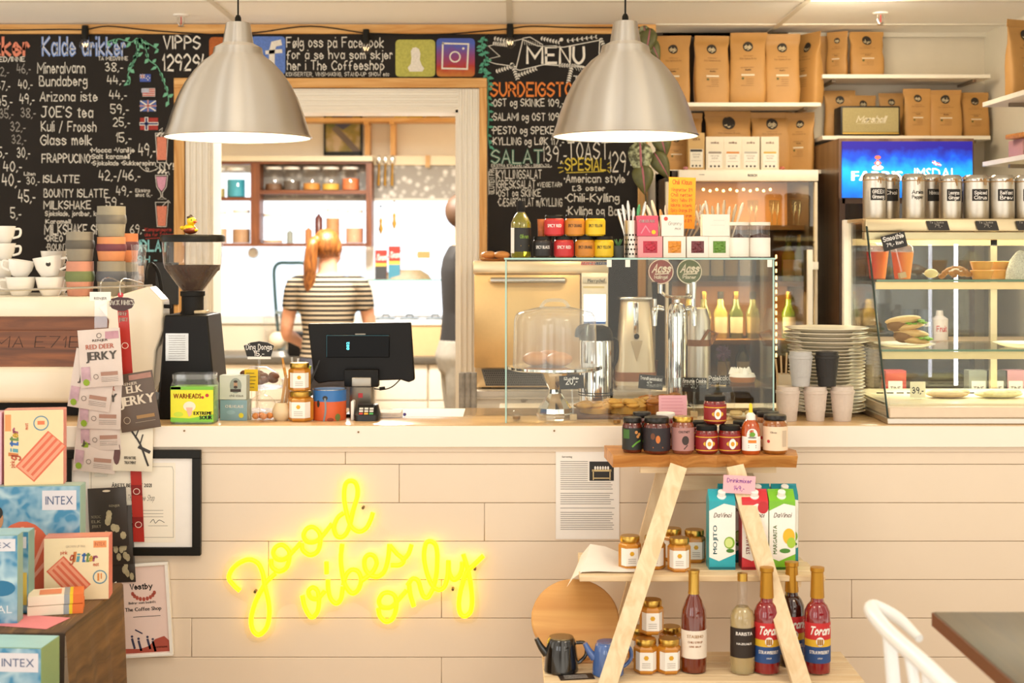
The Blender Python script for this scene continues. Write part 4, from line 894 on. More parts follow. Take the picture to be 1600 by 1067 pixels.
# pink note on a clip, standing on the worktop edge
t = thing('price_note', 'pink handwritten note in a black clip behind the slab jars', 'note', (X(1049,4.6), 4.575, ZC))
k = 4.58/F; b = B(PINK); b.box(-21*k, 23*k, -.0006, .0002, 7*k, 47*k); b.m(C('#d98a98', .6)); fn = flat((0,-.0011,0))
for i in range(7): b.line(fn, [(-17*k, (42-i*5)*k), ((15+(i*5)%4)*k, (42-i*5)*k)], .7*k)
b.obj('note_sheet', t); b = B(DARK); b.box(-26*k, -15*k, -.004, .012, 0, 10*k, .001, 1); b.obj('clip', t)
# ------------------------------------------------------------------ espresso machine and what stands on it
YM = 4.82; k = YM/F
CRM = C('#efe3cb', .28, 0, .02, coat=.3)
t = thing('espresso_machine', 'cream espresso machine with engraved walnut back panel', 'espresso machine', (0,0,0))
WAL = wood('walnut', '#5a3219', '#94572c', .4, 0, .8)
b = B(CRM); b.box(X(-190,YM), X(172,YM), YM, 5.30, Z(495,YM), Z(464,YM), .006); b.box(X(-190,YM), X(165,YM), YM-.004, 5.3, Z(630,YM), Z(573,YM), .02, 3); b.obj('body_panel', t)
b = B(WAL); b.box(X(-190,YM), X(168,YM), YM+.012, YM+.05, Z(574,YM), Z(517,YM))
b.box(X(-190,YM), X(168,YM), YM+.03, YM+.06, Z(518,YM), Z(494,YM)); b.m(C('#3c2110', .6)); b.text(flat((0, YM+.0112, 0)), 'FAEMA E71E', X(-78,YM), Z(543,YM), 17*k, 200*k, font='s', wt=.35, shear=.12); b.obj('wood_panel', t)
b = B(CRM); pf = [(152,480),(180,463),(232,447),(254,470),(255,516),(243,548),(239,600),(229,624),(160,624),(163,560),(170,500)]
b.prism([(X(a,YM-.05), Z(c,YM-.05)) for a, c in pf], YM-.05, 4.87); ob = b.obj('side_cheek', t, ang=30)
bv = ob.modifiers.new('soft', 'BEVEL'); bv.width = .006; bv.segments = 2
b = B(DARK); b.box(X(-190,YM), X(235,YM), YM+.03, 5.2, ZC+.001, Z(629,YM)); b.obj('drip_base', t)
b = B(STEEL); yy = 4.79; b.tube([(X(-100,4.84), 4.86, Z(457,4.86)), (X(238,4.86), 4.86, Z(446,4.86))], .004, 8); b.obj('cup_rail', t)
b = B(DARK); b.tube([P(228,470,4.9),P(229,425,4.95),P(236,412,4.98),P(247,425,5.0),P(253,455,5.0)], .006, 8, True, 5); b.obj('steam_lever', t); b = B(DARK); b.tube([P(248,478,4.79),P(268,479,4.79)], .007, 8); b.obj('steam_knob', t)
b = B(CHROME); b.tube([P(244,560,4.9),P(250,585,4.9),P(247,612,4.9)], .011, 10, True, 4); b.obj('steam_wand', t)
t = thing('menu_slate', 'small black slate board on legs standing behind the grinder', 'slate', P(263, 476, 5.6))
b = B(C('#25272b', .6)); kk = 5.6/F; b.box(-19*kk, 16*kk, -.006, .006, 0, 66*kk, .002, 1); b.obj('slate_panel', t)
for sx in (-1, 1): b = B(PINE); b.box(sx*.03-.008, sx*.03+.008, .007, .02, -P(263,476,5.6).z, .1); b.obj('leg', t)
# cups on the tray
ZT = Z(462, 4.93)
def coffee_cup(label, px, Y, z, r, h, tilt=0, dot=0, hs=1):
    t = thing('coffee_cup', label, 'coffee cup', (X(px,Y), Y, z), 0, 'white coffee cups on the espresso machine', 0, tilt)
    b = B(C('#f1ece2', .2, 0, .02, coat=.4)); b.lathe([(r*.52,0),(r*.58,.003),(r*.86,h*.45),(r*1.0,h),(r*.95,h),(r*.8,h*.45),(r*.4,h*.12),(.001,h*.11)], 26)
    if dot: b.m(INK); f = wrap(r*.9); b.disc(lambda a, c: Vector(f(a, c))*1.0+Vector((0, -r*.02, 0)), dot*r*.3, h*.62, r*.17)
    b.obj('cup_body', t)
    b = B(C('#f1ece2', .2, 0, .02, coat=.4)); b.tube([(hs*r*.93,0,h*.82),(hs*r*1.4,0,h*.8),(hs*r*1.35,0,h*.42),(hs*r*.78,0,h*.28)], .0045, 8, True, 5); b.obj('handle', t)
    return t
coffee_cup('white coffee cup at the bottom of the pile nearest the wall edge', 32, 4.93, ZT, .052, .066, 0, 0, -1)
coffee_cup('white coffee cup tipped inside the cup below it', 30, 4.93, ZT+.067, .046, .058, R(9), 0, -1)
coffee_cup('white coffee cup at the bottom beside the green banded cup', 79, 4.93, ZT, .052, .066, 0, 0, 1)
coffee_cup('white coffee cup with small black dot on its side', 78, 4.93, ZT+.067, .05, .07, R(-8), 1, 1)
coffee_cup('white coffee cup with black dot on the back row top', 84, 5.06, ZT+.067+.02, .046, .07, 0, 1, 1)
coffee_cup('white coffee cup in the back row bottom', 88, 5.06, ZT, .05, .086, 0, 0, 1)
for i, lb in enumerate(('white coffee cup at the foot of the tall handled stack', 'white coffee cup second from the foot of the tall handled stack', 'white coffee cup third up in the tall handled stack', 'white coffee cup topping the tall handled stack')):
    coffee_cup(lb, 6, 5.07, ZT+i*.062, .042, .061, 0, 0, 1)
def band_cup(label, px, Y, z, r, h, body, band):
    t = thing('reusable_cup', label, 'reusable cup', (X(px,Y), Y, z), 0, 'stacked banded cups on the espresso machine')
    b = B(C(body, .7, 0, .08, 60)); b.lathe([(r*.84,0),(r*.88,.003),(r*.97,h*.42),(r*.97,h*.72),(r*.96,h),(r*.9,h),(r*.86,h*.5),(.001,h*.45)], 28); b.obj('cup_body', t)
    b = B(C(band, .65, 0, .08, 60)); b.lathe([(r*.955,h*.40),(r*1.03,h*.47),(r*1.04,h*.58),(r*1.0,h*.7),(r*.955,h*.72)], 28); b.obj('grip_band', t)
kk = 4.93/F
def stack(px, Y, r, cups):
    z = ZT
    for h, body, band, lb in cups: band_cup(lb, px, Y, z, r, h*kk-.0005, body, band); z += h*kk
stack(125, 4.93, .0485, [(54,'#c98c74','#6f7a4c','pink banded cup with green band at the foot of the shorter stack'), (46,'#8d8574','#5c574e','grey cup with charcoal band topping the shorter stack')])
stack(174, 4.94, .0505, [(54,'#8d8574','#585a60','grey cup with slate band at the foot of the tallest stack'), (38,'#d18a5c','#6a3540','orange cup with maroon band in the middle of the tallest stack'), (48,'#958d79','#68635a','grey cup with dark grey band topping the tallest stack')])
stack(196, 5.04, .046, [(52,'#8d8574','#585a60','grey banded cup at the foot of the hidden back stack'), (46,'#c97c4e','#5e3038','orange and maroon cup topping the hidden back stack')])
stack(206, 5.13, .044, [(46,'#b08a66','#8a6a4e','tan banded cup behind the clear tumblers')])
for i, lb in enumerate(('clear plastic tumbler at the foot of its stack', 'clear plastic tumbler second in its stack', 'clear plastic tumbler topping its stack')):
    t = thing('plastic_tumbler', lb, 'tumbler', (X(217,4.95), 4.95, ZT+i*.055), 0, 'clear tumblers on the espresso machine'); b = B(PLASTIC); b.lathe([(.022,0),(.027,.07),(.028,.07),(.023,-.0)][:3], 20); b.obj('tumbler_body', t)

# ------------------------------------------------------------------ grinder and duck
YG = 4.83; k = YG/F; gx = X(301, YG)
t = thing('coffee_grinder', 'tall black coffee grinder with clear bean hopper', 'coffee grinder', (gx, YG, ZC))
BM = C('#141210', .45, 0, .1, 60, spec=.2)
def gz(py): return Z(py, YG)-ZC
b = B(BM); b.prism([((255-301)*k, 0),((350-301)*k, 0),((348-301)*k, .02),((334-301)*k, gz(490)),((268-301)*k, gz(490)),((257-301)*k, .02)], -.10, .12); ob = b.obj('body', t)
bv = ob.modifiers.new('soft', 'BEVEL'); bv.width = .006; bv.segments = 2
b = B(DARK); b.lathe([(20*k,gz(490)),(17*k,gz(485)),(17*k,gz(463)),(19*k,gz(462)),(19*k,gz(455))], 24); b.obj('collar', t)
b = B(glassy('hopper_plastic', (.96,.95,.94), 1, 1.5, .03, .02, (.8,.8,.8))); b.lathe([(16*k,gz(455)),(22*k,gz(448)),(43*k,gz(418)),(45*k,gz(410)),(47*k,gz(376))], 32); b.obj('bean_hopper', t)
BEAN = C('#3d2312', .5, 0, .5, 260, .9)
b = B(BEAN); b.lathe([(15*k,gz(454)),(21*k,gz(447)),(41*k,gz(420)),(42.5*k,gz(414)),(38*k,gz(424)),(22*k,gz(421)),(.001,gz(419))], 32); o = b.obj('coffee_beans', t); o['kind'] = 'stuff'
random.seed(11)
b = B(BEAN)
for i in range(150):
    a = random.uniform(0, 6.28); q = 40*k*math.sqrt(random.random()); b.sph((q*math.cos(a), q*math.sin(a), gz(421)+random.uniform(-.002,.006)), (.006,.004,.0045), 6, 4)
o = b.obj('loose_beans', t); o['kind'] = 'stuff'
b = B(BLACK); b.lathe([(47*k,gz(378)),(50*k,gz(377)),(50*k,gz(370)),(48*k,gz(367)),(.001,gz(366))], 36); b.obj('hopper_lid', t)
b = B(STEEL); fn = flat((0,-.1012,0)); b.patch(fn, -31*k, 4*k, gz(560), gz(518)); b.m(C('#7a756c', .4, .6))
fn = flat((0,-.1018,0))
for i in range(11): b.line(fn, [(-26*k, gz(556-i*3.4)), (-1*k, gz(556-i*3.4))], .0014)
b.obj('steel_badge', t, ang=20)
b = B(C('#c9b28a', .4, .3)); b.box(8*k, 27*k, -.06, -.01, gz(489), gz(484), .002, 1); b.obj('adjuster', t)
zt = Z(366, YG)
t = thing('rubber_duck', 'yellow rubber duck in brown outfit sitting on the grinder lid', 'rubber duck', (X(296,YG), YG, zt), R(-20))
b = B(C('#f2c414', .3, 0, .03)); b.sph((.0,0,.018), (.024,.019,.018)); b.sph((.008,0,.045), (.0165,.0155,.016)); b.sph((-.028,0,.022), (.010,.008,.007), 8, 6); b.sph((.026,-.002,.014), (.010,.008,.006), 8, 6); b.obj('duck_body', t)
b = B(C('#8a3a1c', .4)); b.sph((.004,0,.014), (.026,.021,.014)); b.obj('coat', t)
b = B(C('#3a2a1e', .5)); b.sph((.004,0,.058), (.013,.013,.006)); b.sph((.006,0,.064), .005, 8, 6); b.obj('cap', t)
b = B(C('#e0552a', .35)); b.sph((.024,-.004,.043), (.009,.007,.004), 10, 6); b.obj('beak', t)
b = B(INK); b.sph((.016,-.0125,.049), .0025, 6, 5); b.sph((.02,.010,.049), .0025, 6, 5); b.obj('eye', t)

# ------------------------------------------------------------------ jerky packs on clip strips
def pouch(bb, w_, h_, d=.006, wob=.003, seed=0, cx=0, z0=0, nx=6, ny=8):
    random.seed(seed); ph = random.uniform(0, 6)
    def s_(u, v_): return (-(d*(1-abs(u)**3)*(1-abs(v_)**5))-.0008+wob*math.sin(3*u+2.2*v_+ph)*.6)
    v, f = [], []
    for side in (0, 1):
        for j in range(ny+1):
            for i in range(nx+1):
                u, q = -1+2*i/nx, -1+2*j/ny; y = s_(u, q)
                if side: y = y+2*d*(1-abs(u)**3)*(1-abs(q)**5)*.8+.0012
                v.append((cx+u*w_/2, y, z0+(q+1)*h_/2))
    n = (nx+1)*(ny+1)
    for j in range(ny):
        for i in range(nx):
            a = j*(nx+1)+i; f += [(a, a+1, a+nx+2, a+nx+1), (n+a+nx+1, n+a+nx+2, n+a+1, n+a)]
    bb.raw(v, f, True)
    def fn(x, z, e=.0012): return Vector((cx+x, s_(max(-1, min(1, 2*x/w_)), max(-1, min(1, 2*z/h_-1)))-e, z0+z))
    return fn
def deal(bb, fn, pts_x0, x1, y0, y1, n=4): bb.patch(fn, pts_x0, x1, y0, y1, n, n)
t = thing('clip_strip', 'clear hanging strip with white header card holding the pale jerky packs', 'clip strip', (X(157,4.555), 4.555, 0))
kk = 4.555/F
b = B(PLASTIC); b.box(-10*kk, 10*kk, .004, .005, Z(745,4.555), Z(460,4.555)); b.tube([(0,.004,Z(468,4.555)),(0,.01,Z(440,4.555)),(-.004,.14,Z(436,4.555)),(0,.30,Z(446,4.85))], .0025, 6, True, 4); b.obj('plastic_strip', t)
b = B(WHITE); b.box(-17*kk, 16*kk, .0005, .002, Z(470,4.555), Z(456,4.555)); b.m(INK); b.text(flat((0,-.0001,0)), 'RENJER', 0, Z(468,4.555), 4*kk, 20*kk, 'c'); b.obj('header_card', t)
t2 = thing('clip_strip', 'red hanging strip with dark branded header over the counter front', 'clip strip', (X(192,4.565), 4.565, 0))
kk = 4.565/F; zz = lambda py: Z(py, 4.565)
b = B(C('#b52a20', .4)); fn = lambda a, q: Vector((a*kk, .004, zz(q)))
def strip(bb, x0, x1, y0, y1, xo=0): bb.raw([fn(x0, y0), fn(x1, y0), fn(x1+xo, y1), fn(x0+xo, y1), fn(x0, y0)+Vector((0,.001,0)), fn(x1, y0)+Vector((0,.001,0)), fn(x1+xo, y1)+Vector((0,.001,0)), fn(x0+xo, y1)+Vector((0,.001,0))], [(0,1,2,3),(7,6,5,4),(0,4,5,1),(1,5,6,2),(2,6,7,3),(3,7,4,0)])
strip(b, -9, 8, 484, 600, 8); strip(b, -1, 16, 600, 735, 6); strip(b, 11, 28, 730, 847, 5)
fn = lambda a, q: Vector((a*kk, .003, zz(q)))
b.m(C('#8a1a18', .4))
for x0, y0, o in ((-1,590,2),(12,758,3),(14,808,3)): b.raw([fn(x0,y0),fn(x0+17,y0),fn(x0+17+1,y0+16),fn(x0+1,y0+16)], [(3,2,1,0)])
b.m(C('#f0d8c8', .5)); f2 = lambda a, c: Vector((a*kk, .0026, c))
b.text(f2, 'BEEF', -7, zz(493), 6*kk, 13, bold=.05); b.text(f2, 'JERKY', -6, zz(502), 6*kk, 13, bold=.05)
for x0, y0 in ((3,540),(21,768),(24,820)): b.disc(lambda a, c: Vector(((x0+a)*kk, .0026, zz(y0)+c*kk)), 0, 0, 5.5, 5, 16, 1.1)
b.obj('red_strip', t2)
b = B(RED); b.disc(lambda a, c: Vector((a*kk, .003, zz(461)+c*kk)), -4, 0, 4.5, 4.5); b.m(STEEL); b.tube([(-4*kk,.004,zz(461)),(-5*kk,.004,zz(445)),(-4*kk,.05,zz(436)),(-4*kk,.28,zz(446))], .0022, 6, True, 4); b.obj('hook', t2)
b = B(C('#3d1a16', .4)); fnh = lambda a, q: Vector((a*kk, .001, zz(q))); b.raw([fnh(*p) for p in [(-22,476),(-19,467),(-8,464),(8,465),(17,468),(18,474),(14,481),(2,486),(-6,486),(-17,482)]], [tuple(range(10))])
b.m(C('#f4eadc', .5)); b.text(lambda a, c: Vector((a*kk, .0004, c)), "JACK LINK'S", -22, zz(476.5), 8*kk, 39, bold=.06); b.obj('header_card', t2)
def jerky(label, px, py0, w_, h_, Y, tilt, body, kind, seed, cat='jerky pack'):
    kk = Y/F; t = thing('jerky_pack', label, cat, P(px, py0+h_/2, Y), 0, None, 0, R(tilt)); W_, H_ = w_*kk, h_*kk
    b = B(body); fn = pouch(b, W_, H_, .008, .003, seed, 0, -H_/2)
    fn0 = fn; fn = lambda x, z, e=.0014: fn0(x, z, e)
    if kind == 'deer':
        b.m(C('#b98a96', .5, 0, .4, 40)); b.patch(fn, W_*.16, W_*.47, H_*.82, H_*.95, 4, 2); b.m(C('#c2a0aa', .5, 0, .4, 40)); b.patch(fn, -W_*.47, -W_*.25, H_*.12, H_*.36, 3, 3)
        f2 = lambda x, z: fn0(x, z, .0019)
        b.m(C('#8fae2e', .5)); b.disc(f2, -W_*.36, H_*.09, W_*.08, H_*.06, 8); b.m(C('#a8806e', .5)); b.patch(f2, 0, W_*.4, H_*.19, H_*.255, 4)
        b.m(C('#6a5a50', .5)); b.disc(f2, -W_*.12, H_*.18, W_*.06, W_*.06, 14, W_*.012)
        b.m(C('#4a403a', .5)); b.text(f2, 'RENJER', W_*.04, H_*.79, H_*.04, W_*.36, 'c', bold=.02); b.disc(f2, W_*.02, H_*.89, W_*.06, W_*.06, 14, W_*.012)
        b.m(C('#b0604c', .5)); b.text(f2, 'RED DEER', W_*.02, H_*.66, H_*.085, W_*.66, 'c', bold=.03)
        b.m(C('#4c443c', .5)); b.text(f2, 'JERKY', W_*.04, H_*.47, H_*.15, W_*.72, 'c', bold=.04)
        for i in range(3): b.line(f2, [(0, H_*(.15-.03*i)), (W_*.4, H_*(.15-.03*i))], .0009)
    elif kind == 'elk':
        f2 = lambda x, z: fn0(x, z, .0017)
        b.m(C('#a5786a', .5, 0, .4, 40)); b.patch(f2, -W_*.1, W_*.46, H_*.88, H_*.97, 4, 2); b.m(C('#d9cbb6', .5)); b.text(f2, 'RENJER', -W_*.1, H_*.8, H_*.05, W_*.4, 'c', bold=.02); b.text(f2, 'ELK', W_*.0, H_*.66, H_*.13, W_*.4, 'c', bold=.04); b.text(f2, 'JERKY', W_*.03, H_*.45, H_*.17, W_*.86, 'c', bold=.04)
        b.m(C('#a07a4a', .5)); b.patch(f2, -W_*.05, W_*.4, H_*.2, H_*.26, 4); b.m(C('#b9a890', .5)); b.disc(f2, -W_*.3, H_*.2, W_*.09, W_*.09, 14, W_*.015); b.line(f2, [(-W_*.1,H_*.14),(W_*.4,H_*.14)], .001)
    elif kind == 'stag':
        f2 = lambda x, z: fn0(x, z, .0017)
        b.m(C('#2e2722', .5)); b.line(f2, [(-W_*.2,H_*.98),(-W_*.05,H_*.7),(W_*.2,H_*.45),(W_*.4,H_*.1)], .006, 4); b.line(f2, [(W_*.08,H_*.55),(W_*.15,H_*.68)], .004); b.line(f2, [(W_*.2,H_*.45),(W_*.26,H_*.6)], .004); b.line(f2, [(W_*.18,H_*.4),(W_*.42,H_*.32)], .01)
        b.m(C('#6a4a4a', .5)); b.disc(f2, -W_*.4, H_*.3, W_*.1, H_*.2, 12); b.m(INK); b.text(f2, '100% NATURE', -W_*.05, H_*.2, H_*.05, W_*.3, 'c', bold=.03); b.text(f2, 'TREATMENT', -W_*.05, H_*.12, H_*.05, W_*.3, 'c', bold=.03)
    else:
        f2 = lambda x, z: fn0(x, z, .0017)
        b.m(C('#b3a786', .5, 0, .4, 60)); random.seed(seed)
        for i in range(9): b.disc(f2, W_*random.uniform(-.05,.38), H_*random.uniform(.08,.58), W_*.08, H_*.07, 7)
        b.m(C('#9a9078', .5)); b.text(f2, 'RENJER', W_*.2, H_*.68, H_*.04, W_*.28, 'c', bold=.02)
        for i, s_ in enumerate(('NORDIC','ELK','JERKY')): b.text(f2, s_, -W_*.42, H_*(.5-.08*i), H_*.05, W_*.25, bold=.01)
        f3 = lambda x, z: fn0(x, z, .0009); b.m(C('#d5c8b0', .6)); b.disc(f3, 0, H_*.95, W_*.11, H_*.018, 10)
    b.obj('pouch', t, ang=60); return t
PALE = C('#d8c9bf', .4, 0, .12, 18, .1); TAUPE = C('#5e4d40', .4, 0, .1, 18, .1); BLK = C('#38302a', .4, 0, .1, 18, .1); OFFW = C('#e6ddc8', .4, 0, .08, 18, .1)
jerky('pale red deer jerky pack hanging lowest on the clear strip', 151, 646, 66, 92, 4.556, 6, PALE, 'deer', 1)
jerky('pale red deer jerky pack second from the bottom of the clear strip', 157, 611, 66, 92, 4.550, -1, PALE, 'deer', 2) 
jerky('pale red deer jerky pack in the middle of the clear strip', 157, 578, 66, 92, 4.537, 2, PALE, 'deer', 3)
jerky('pale red deer jerky pack tucked behind the top one', 145, 548, 66, 92, 4.524, 9, PALE, 'deer', 4)
jerky('pale red deer jerky pack at the top with full lettering', 157, 514, 66, 90, 4.508, -4, PALE, 'deer', 5)
jerky('cream jerky pack with a stag, below the brown elk pack', 208, 640, 62, 96, 4.556, 1, OFFW, 'stag', 6)
jerky('brown elk jerky pack hanging on the red strip', 214, 582, 62, 90, 4.540, -9, TAUPE, 'elk', 7)
jerky('black elk jerky pack lowest, beside the glitter box', 189, 818, 42, 92, 4.572, -3, BLK, 'black', 10)
jerky('black elk jerky pack in the middle of the dark three', 183, 790, 48, 92, 4.560, -2, BLK, 'black', 9)
jerky('black nordic elk jerky pack uppermost of the dark three', 169, 762, 60, 92, 4.545, -3, BLK, 'black', 8)

# ------------------------------------------------------------------ cloth-covered table with pool toys
ZTB = .565
CL = wood('brown_tablecloth', '#4a3626', '#7a5a38', .7, 1, .6); CL2 = C('#3a2a1e', .75, 0, .35, 6, .3)
t = thing('display_table', 'low display table under a dark brown patterned tablecloth', 'table', (0,0,0))
xa, xb = -2.2, -1.205
b = B(CL); b.box(xa, xb, 3.78, 4.34, ZTB-.012, ZTB, .004)
n = 12; v = []
for i in range(n+1):
    y = 3.78+.56*i/n; a = .012*math.sin(i*1.9)
    v += [(xb+.001, y, ZTB-.004), (xb+.014+a*.6, y, ZTB-.2), (xb+.03+a, y, .02)]
b.raw(v, [(i*3+j, i*3+j+1, (i+1)*3+j+1, (i+1)*3+j) for i in range(n) for j in (0,1)], True)
b.m(CL2); v = []
for i in range(n+1):
    x = xa+(xb-xa)*i/n; a = .014*math.sin(i*2.1); v += [(x, 3.779, ZTB-.004), (x, 3.768+a*.6, ZTB-.2), (x+.01, 3.755+a, .02)]
b.raw(v, [(i*3+j+1, i*3+j, (i+1)*3+j, (i+1)*3+j+1) for i in range(n) for j in (0,1)], True)
b.m(C('#94764e', .8)); fz = lambda a, c: Vector((a, c, ZTB+.0006))
random.seed(2)
for i in range(14): b.line(fz, [(xb-.02-i*.012, 3.80+random.random()*.05), (xb-.03-i*.014, 4.05), (xb-.02-i*.012, 4.3)], .0016, 4)
b.obj('tablecloth', t)
b = B(wood('table_wood', '#6b4526', '#8a5d36', .5)); 
for x in (xa+.06, xb-.06):
    for y in (3.84, 4.28): b.box(x-.02, x+.02, y-.02, y+.02, 0, ZTB-.013)
b.obj('leg', t)
def gbox(label, px0, px1, py0, py1, Y, depth, front, side, art, rz=0, name='product_box', grp='inflatable toy boxes', top=None, z=None):
    """upright cardboard carton whose front spans the given size"""
    kk = Y/F; w_, h_ = (px1-px0)*kk, (py1-py0)*kk
    t = thing(name, label, 'box', P((px0+px1)/2, py1, Y) if z is None else Vector((X((px0+px1)/2, Y), Y, z)), rz, grp)
    b = B(C(side, .45)); b.box(-w_/2, w_/2, 0, depth, 0, h_, .0012, 1)
    if top: b.m(C(top, .45)); b.patch(lambda a, c: Vector((a, c, h_+.0005)), -w_/2+.001, w_/2-.001, .001, depth-.001)
    fn = flat((0,-.0005,0)); b.m(front if not isinstance(front, str) else C(front, .4)); b.patch(fn, -w_/2+.0012, w_/2-.0012, .001, h_-.001)
    art(b, lambda e: flat((0,-.0005-e,0)), w_, h_); b.obj('carton', t); return t
def mattress(b, f, cx0, cy0, ln, wd, ang, c1='#d9694a', c2='#e89a7a'):
    d = Vector((math.cos(R(ang)), math.sin(R(ang)))); n_ = Vector((-d.y, d.x)); o = Vector((cx0, cy0))
    b.m(C(c1, .5)); b.poly(f(.0004), [o-d*ln/2-n_*wd/2, o+d*ln/2-n_*wd/2, o+d*ln/2+n_*wd/2, o-d*ln/2+n_*wd/2]); b.m(C(c2, .5))
    for i in range(4):
        q = o+n_*wd*(-.36+.24*i); b.line(f(.0008), [q-d*ln*.40, q+d*ln*.46], wd*.13)
    b.line(f(.0008), [o-d*ln*.45-n_*wd*.4, o-d*ln*.45+n_*wd*.4], ln*.05)
def rainbow(b, f, s_, x, y, h_, w_, u=(1,0,0), v=(0,0,1)):
    cols = ['#b9543a','#c9763a','#5a9aa8','#3a6ab0','#6a8a4a','#c9a02a','#a0506a']; tot = w_/len(s_)
    for i, ch in enumerate(s_):
        b.m(C(cols[i % 7], .5)); fl = flat((0,-.0005-.0008,0), u, v); b.text(fl, ch, x+i*tot, y, h_*(1.3 if ch in 'ltg' else 1), tot*.8 if ch not in 'li' else tot*.3, 'l', 's', 1.3, shear=.15)
def art_tall(b, f, w_, h_):
    mattress(b, f, w_*.12, h_*.38, h_*.62, w_*.42, 48); b.m(C('#e8955a', .5)); b.patch(f(.0004), -w_*.48, -w_*.38, h_*.72, h_*.94)
    rainbow(b, f, 'glitter', h_*.34, w_*.27, w_*.11, h_*.42, (0,0,1), (-1,0,0)) 
    b.m(C('#c96a4a', .5)); b.text(flat((0,-.0013,0),(0,0,1),(-1,0,0)), 'pink', h_*.24, w_*.32, w_*.07, h_*.09, 'l', 's', 1.2); b.text(flat((0,-.0013,0),(0,0,1),(-1,0,0)), 'mat', h_*.74, w_*.1, w_*.05, h_*.08, 'l', 's', 1.2)
    b.m(C('#5a8aa0', .5)); b.disc(f(.0006), w_*.12, h_*.82, w_*.13, w_*.13, 24, w_*.02); b.m(C('#e0774a', .5)); b.patch(f(.0006), w_*.06, w_*.18, h_*.80, h_*.85)
def art_glit(b, f, w_, h_):
    mattress(b, f, -w_*.12, h_*.36, w_*.62, h_*.36, -48); rainbow(b, f, 'glitter', -w_*.1, h_*.62, h_*.11, w_*.42)
    b.m(C('#c96a4a', .5)); b.text(f(.0008), 'pink', -w_*.24, h_*.74, h_*.05, w_*.1, 'l', 's', 1.2); b.text(f(.0008), 'mat', w_*.26, h_*.54, h_*.05, w_*.08, 'l', 's', 1.2); b.m(C('#b9a890', .5)); b.text(f(.0008), 'GROWN UP PINK', -w_*.16, h_*.84, h_*.04, w_*.3)
    b.m(C('#e8955a', .5)); b.patch(f(.0004), w_*.26, w_*.46, h_*.83, h_*.94); b.m(C('#b9543a', .5)); b.text(f(.0009), 'INTEX', w_*.28, h_*.86, h_*.06, w_*.16)
    b.m(C('#5a8aa0', .5)); b.disc(f(.0006), w_*.36, h_*.36, w_*.11, w_*.11, 24, w_*.018); b.m(C('#d9863a', .5)); b.patch(f(.0006), w_*.32, w_*.35, h_*.3, h_*.42); b.patch(f(.0006), w_*.37, w_*.39, h_*.33, h_*.42)
WATER = bpy.data.materials.new('printed_water'); WATER.use_nodes = True; nt = WATER.node_tree; b_ = nt.nodes['Principled BSDF']; b_.inputs['Roughness'].default_value = .4
vv = nt.nodes.new('ShaderNodeTexVoronoi'); vv.feature = 'SMOOTH_F1'; vv.inputs['Scale'].default_value = 28; rp = nt.nodes.new('ShaderNodeValToRGB'); tc = nt.nodes.new('ShaderNodeTexCoord'); nn = nt.nodes.new('ShaderNodeTexNoise'); nn.inputs['Scale'].default_value = 14; mxv = nt.nodes.new('ShaderNodeMix'); mxv.data_type = 'VECTOR'; mxv.inputs[0].default_value = .12
nt.links.new(tc.outputs['Object'], nn.inputs[0]); nt.links.new(tc.outputs['Object'], mxv.inputs[4]); nt.links.new(nn.outputs['Color'], mxv.inputs[5]); nt.links.new(mxv.outputs[1], vv.inputs['Vector'])
e = rp.color_ramp.elements; e[0].position = .25; e[0].color = (*lin('#3f86ae'), 1); e[1].position = .75; e[1].color = (*lin('#b9d4dc'), 1); nt.links.new(vv.outputs['Distance'], rp.inputs[0]); nt.links.new(rp.outputs[0], b_.inputs['Base Color'])
def intex(b, f, x0, x1, y0, y1):
    b.m(C('#d9d6dc', .5)); b.patch(f(.0006), x0, x1, y0, y1); b.m(C('#4a5a80', .5)); b.text(f(.0011), 'INTEX', x0+(x1-x0)*.1, y0+(y1-y0)*.28, (y1-y0)*.45, (x1-x0)*.8)
def art_shell(b, f, w_, h_):
    b.m(C('#ecc45a', .5)); b.patch(f(.0002), w_*.1, w_*.46, h_*.1, h_*.55, 1); intex(b, f, w_*.1, w_*.46, h_*.78, h_*.96)
    b.m(C('#d9694a', .5)); b.disc(f(.0004), -w_*.1, h_*.18, w_*.36, h_*.5, 26); b.m(C('#ecab92', .5))
    for i in range(7):
        a = R(25+i*22); b.line(f(.0008), [(-w_*.1+.05*w_*math.cos(a), h_*.1), (-w_*.1+w_*.33*math.cos(a), h_*.18+h_*.44*math.sin(a))], w_*.035)
    b.m(C('#b07a4a', .5)); b.line(f(.0011), [(-w_*.3,h_*.56),(-w_*.2,h_*.2),(0,h_*.0)], w_*.09); b.m(C('#e0b23a', .5)); b.line(f(.0014), [(-w_*.3,h_*.56),(-w_*.24,h_*.3)], w_*.12); b.m(C('#c08a60', .5)); b.disc(f(.0014), -w_*.36, h_*.7, w_*.055, h_*.09); b.m(INK); b.disc(f(.0016), -w_*.37, h_*.76, w_*.06, h_*.06)
def art_i1(b, f, w_, h_):
    intex(b, f, -w_*.3, w_*.46, h_*.8, h_*.94); b.m(C('#e0a23a', .5)); b.disc(f(.0005), -w_*.1, h_*.55, w_*.3, h_*.12); b.m(C('#b0472a', .5)); b.disc(f(.0009), -w_*.12, h_*.57, w_*.2, h_*.07); b.m(C('#e8c85a', .5)); b.patch(f(.0004), w_*.3, w_*.47, h_*.1, h_*.5)
def art_i2(b, f, w_, h_):
    intex(b, f, -w_*.3, w_*.46, h_*.82, h_*.96); b.m(C('#1f6f98', .5)); b.disc(f(.0005), w_*.2, h_*.4, w_*.26, h_*.09); b.m(C('#dfe6ea', .5)); b.text(f(.0009), 'METAL', -w_*.3, h_*.12, h_*.09, w_*.7)
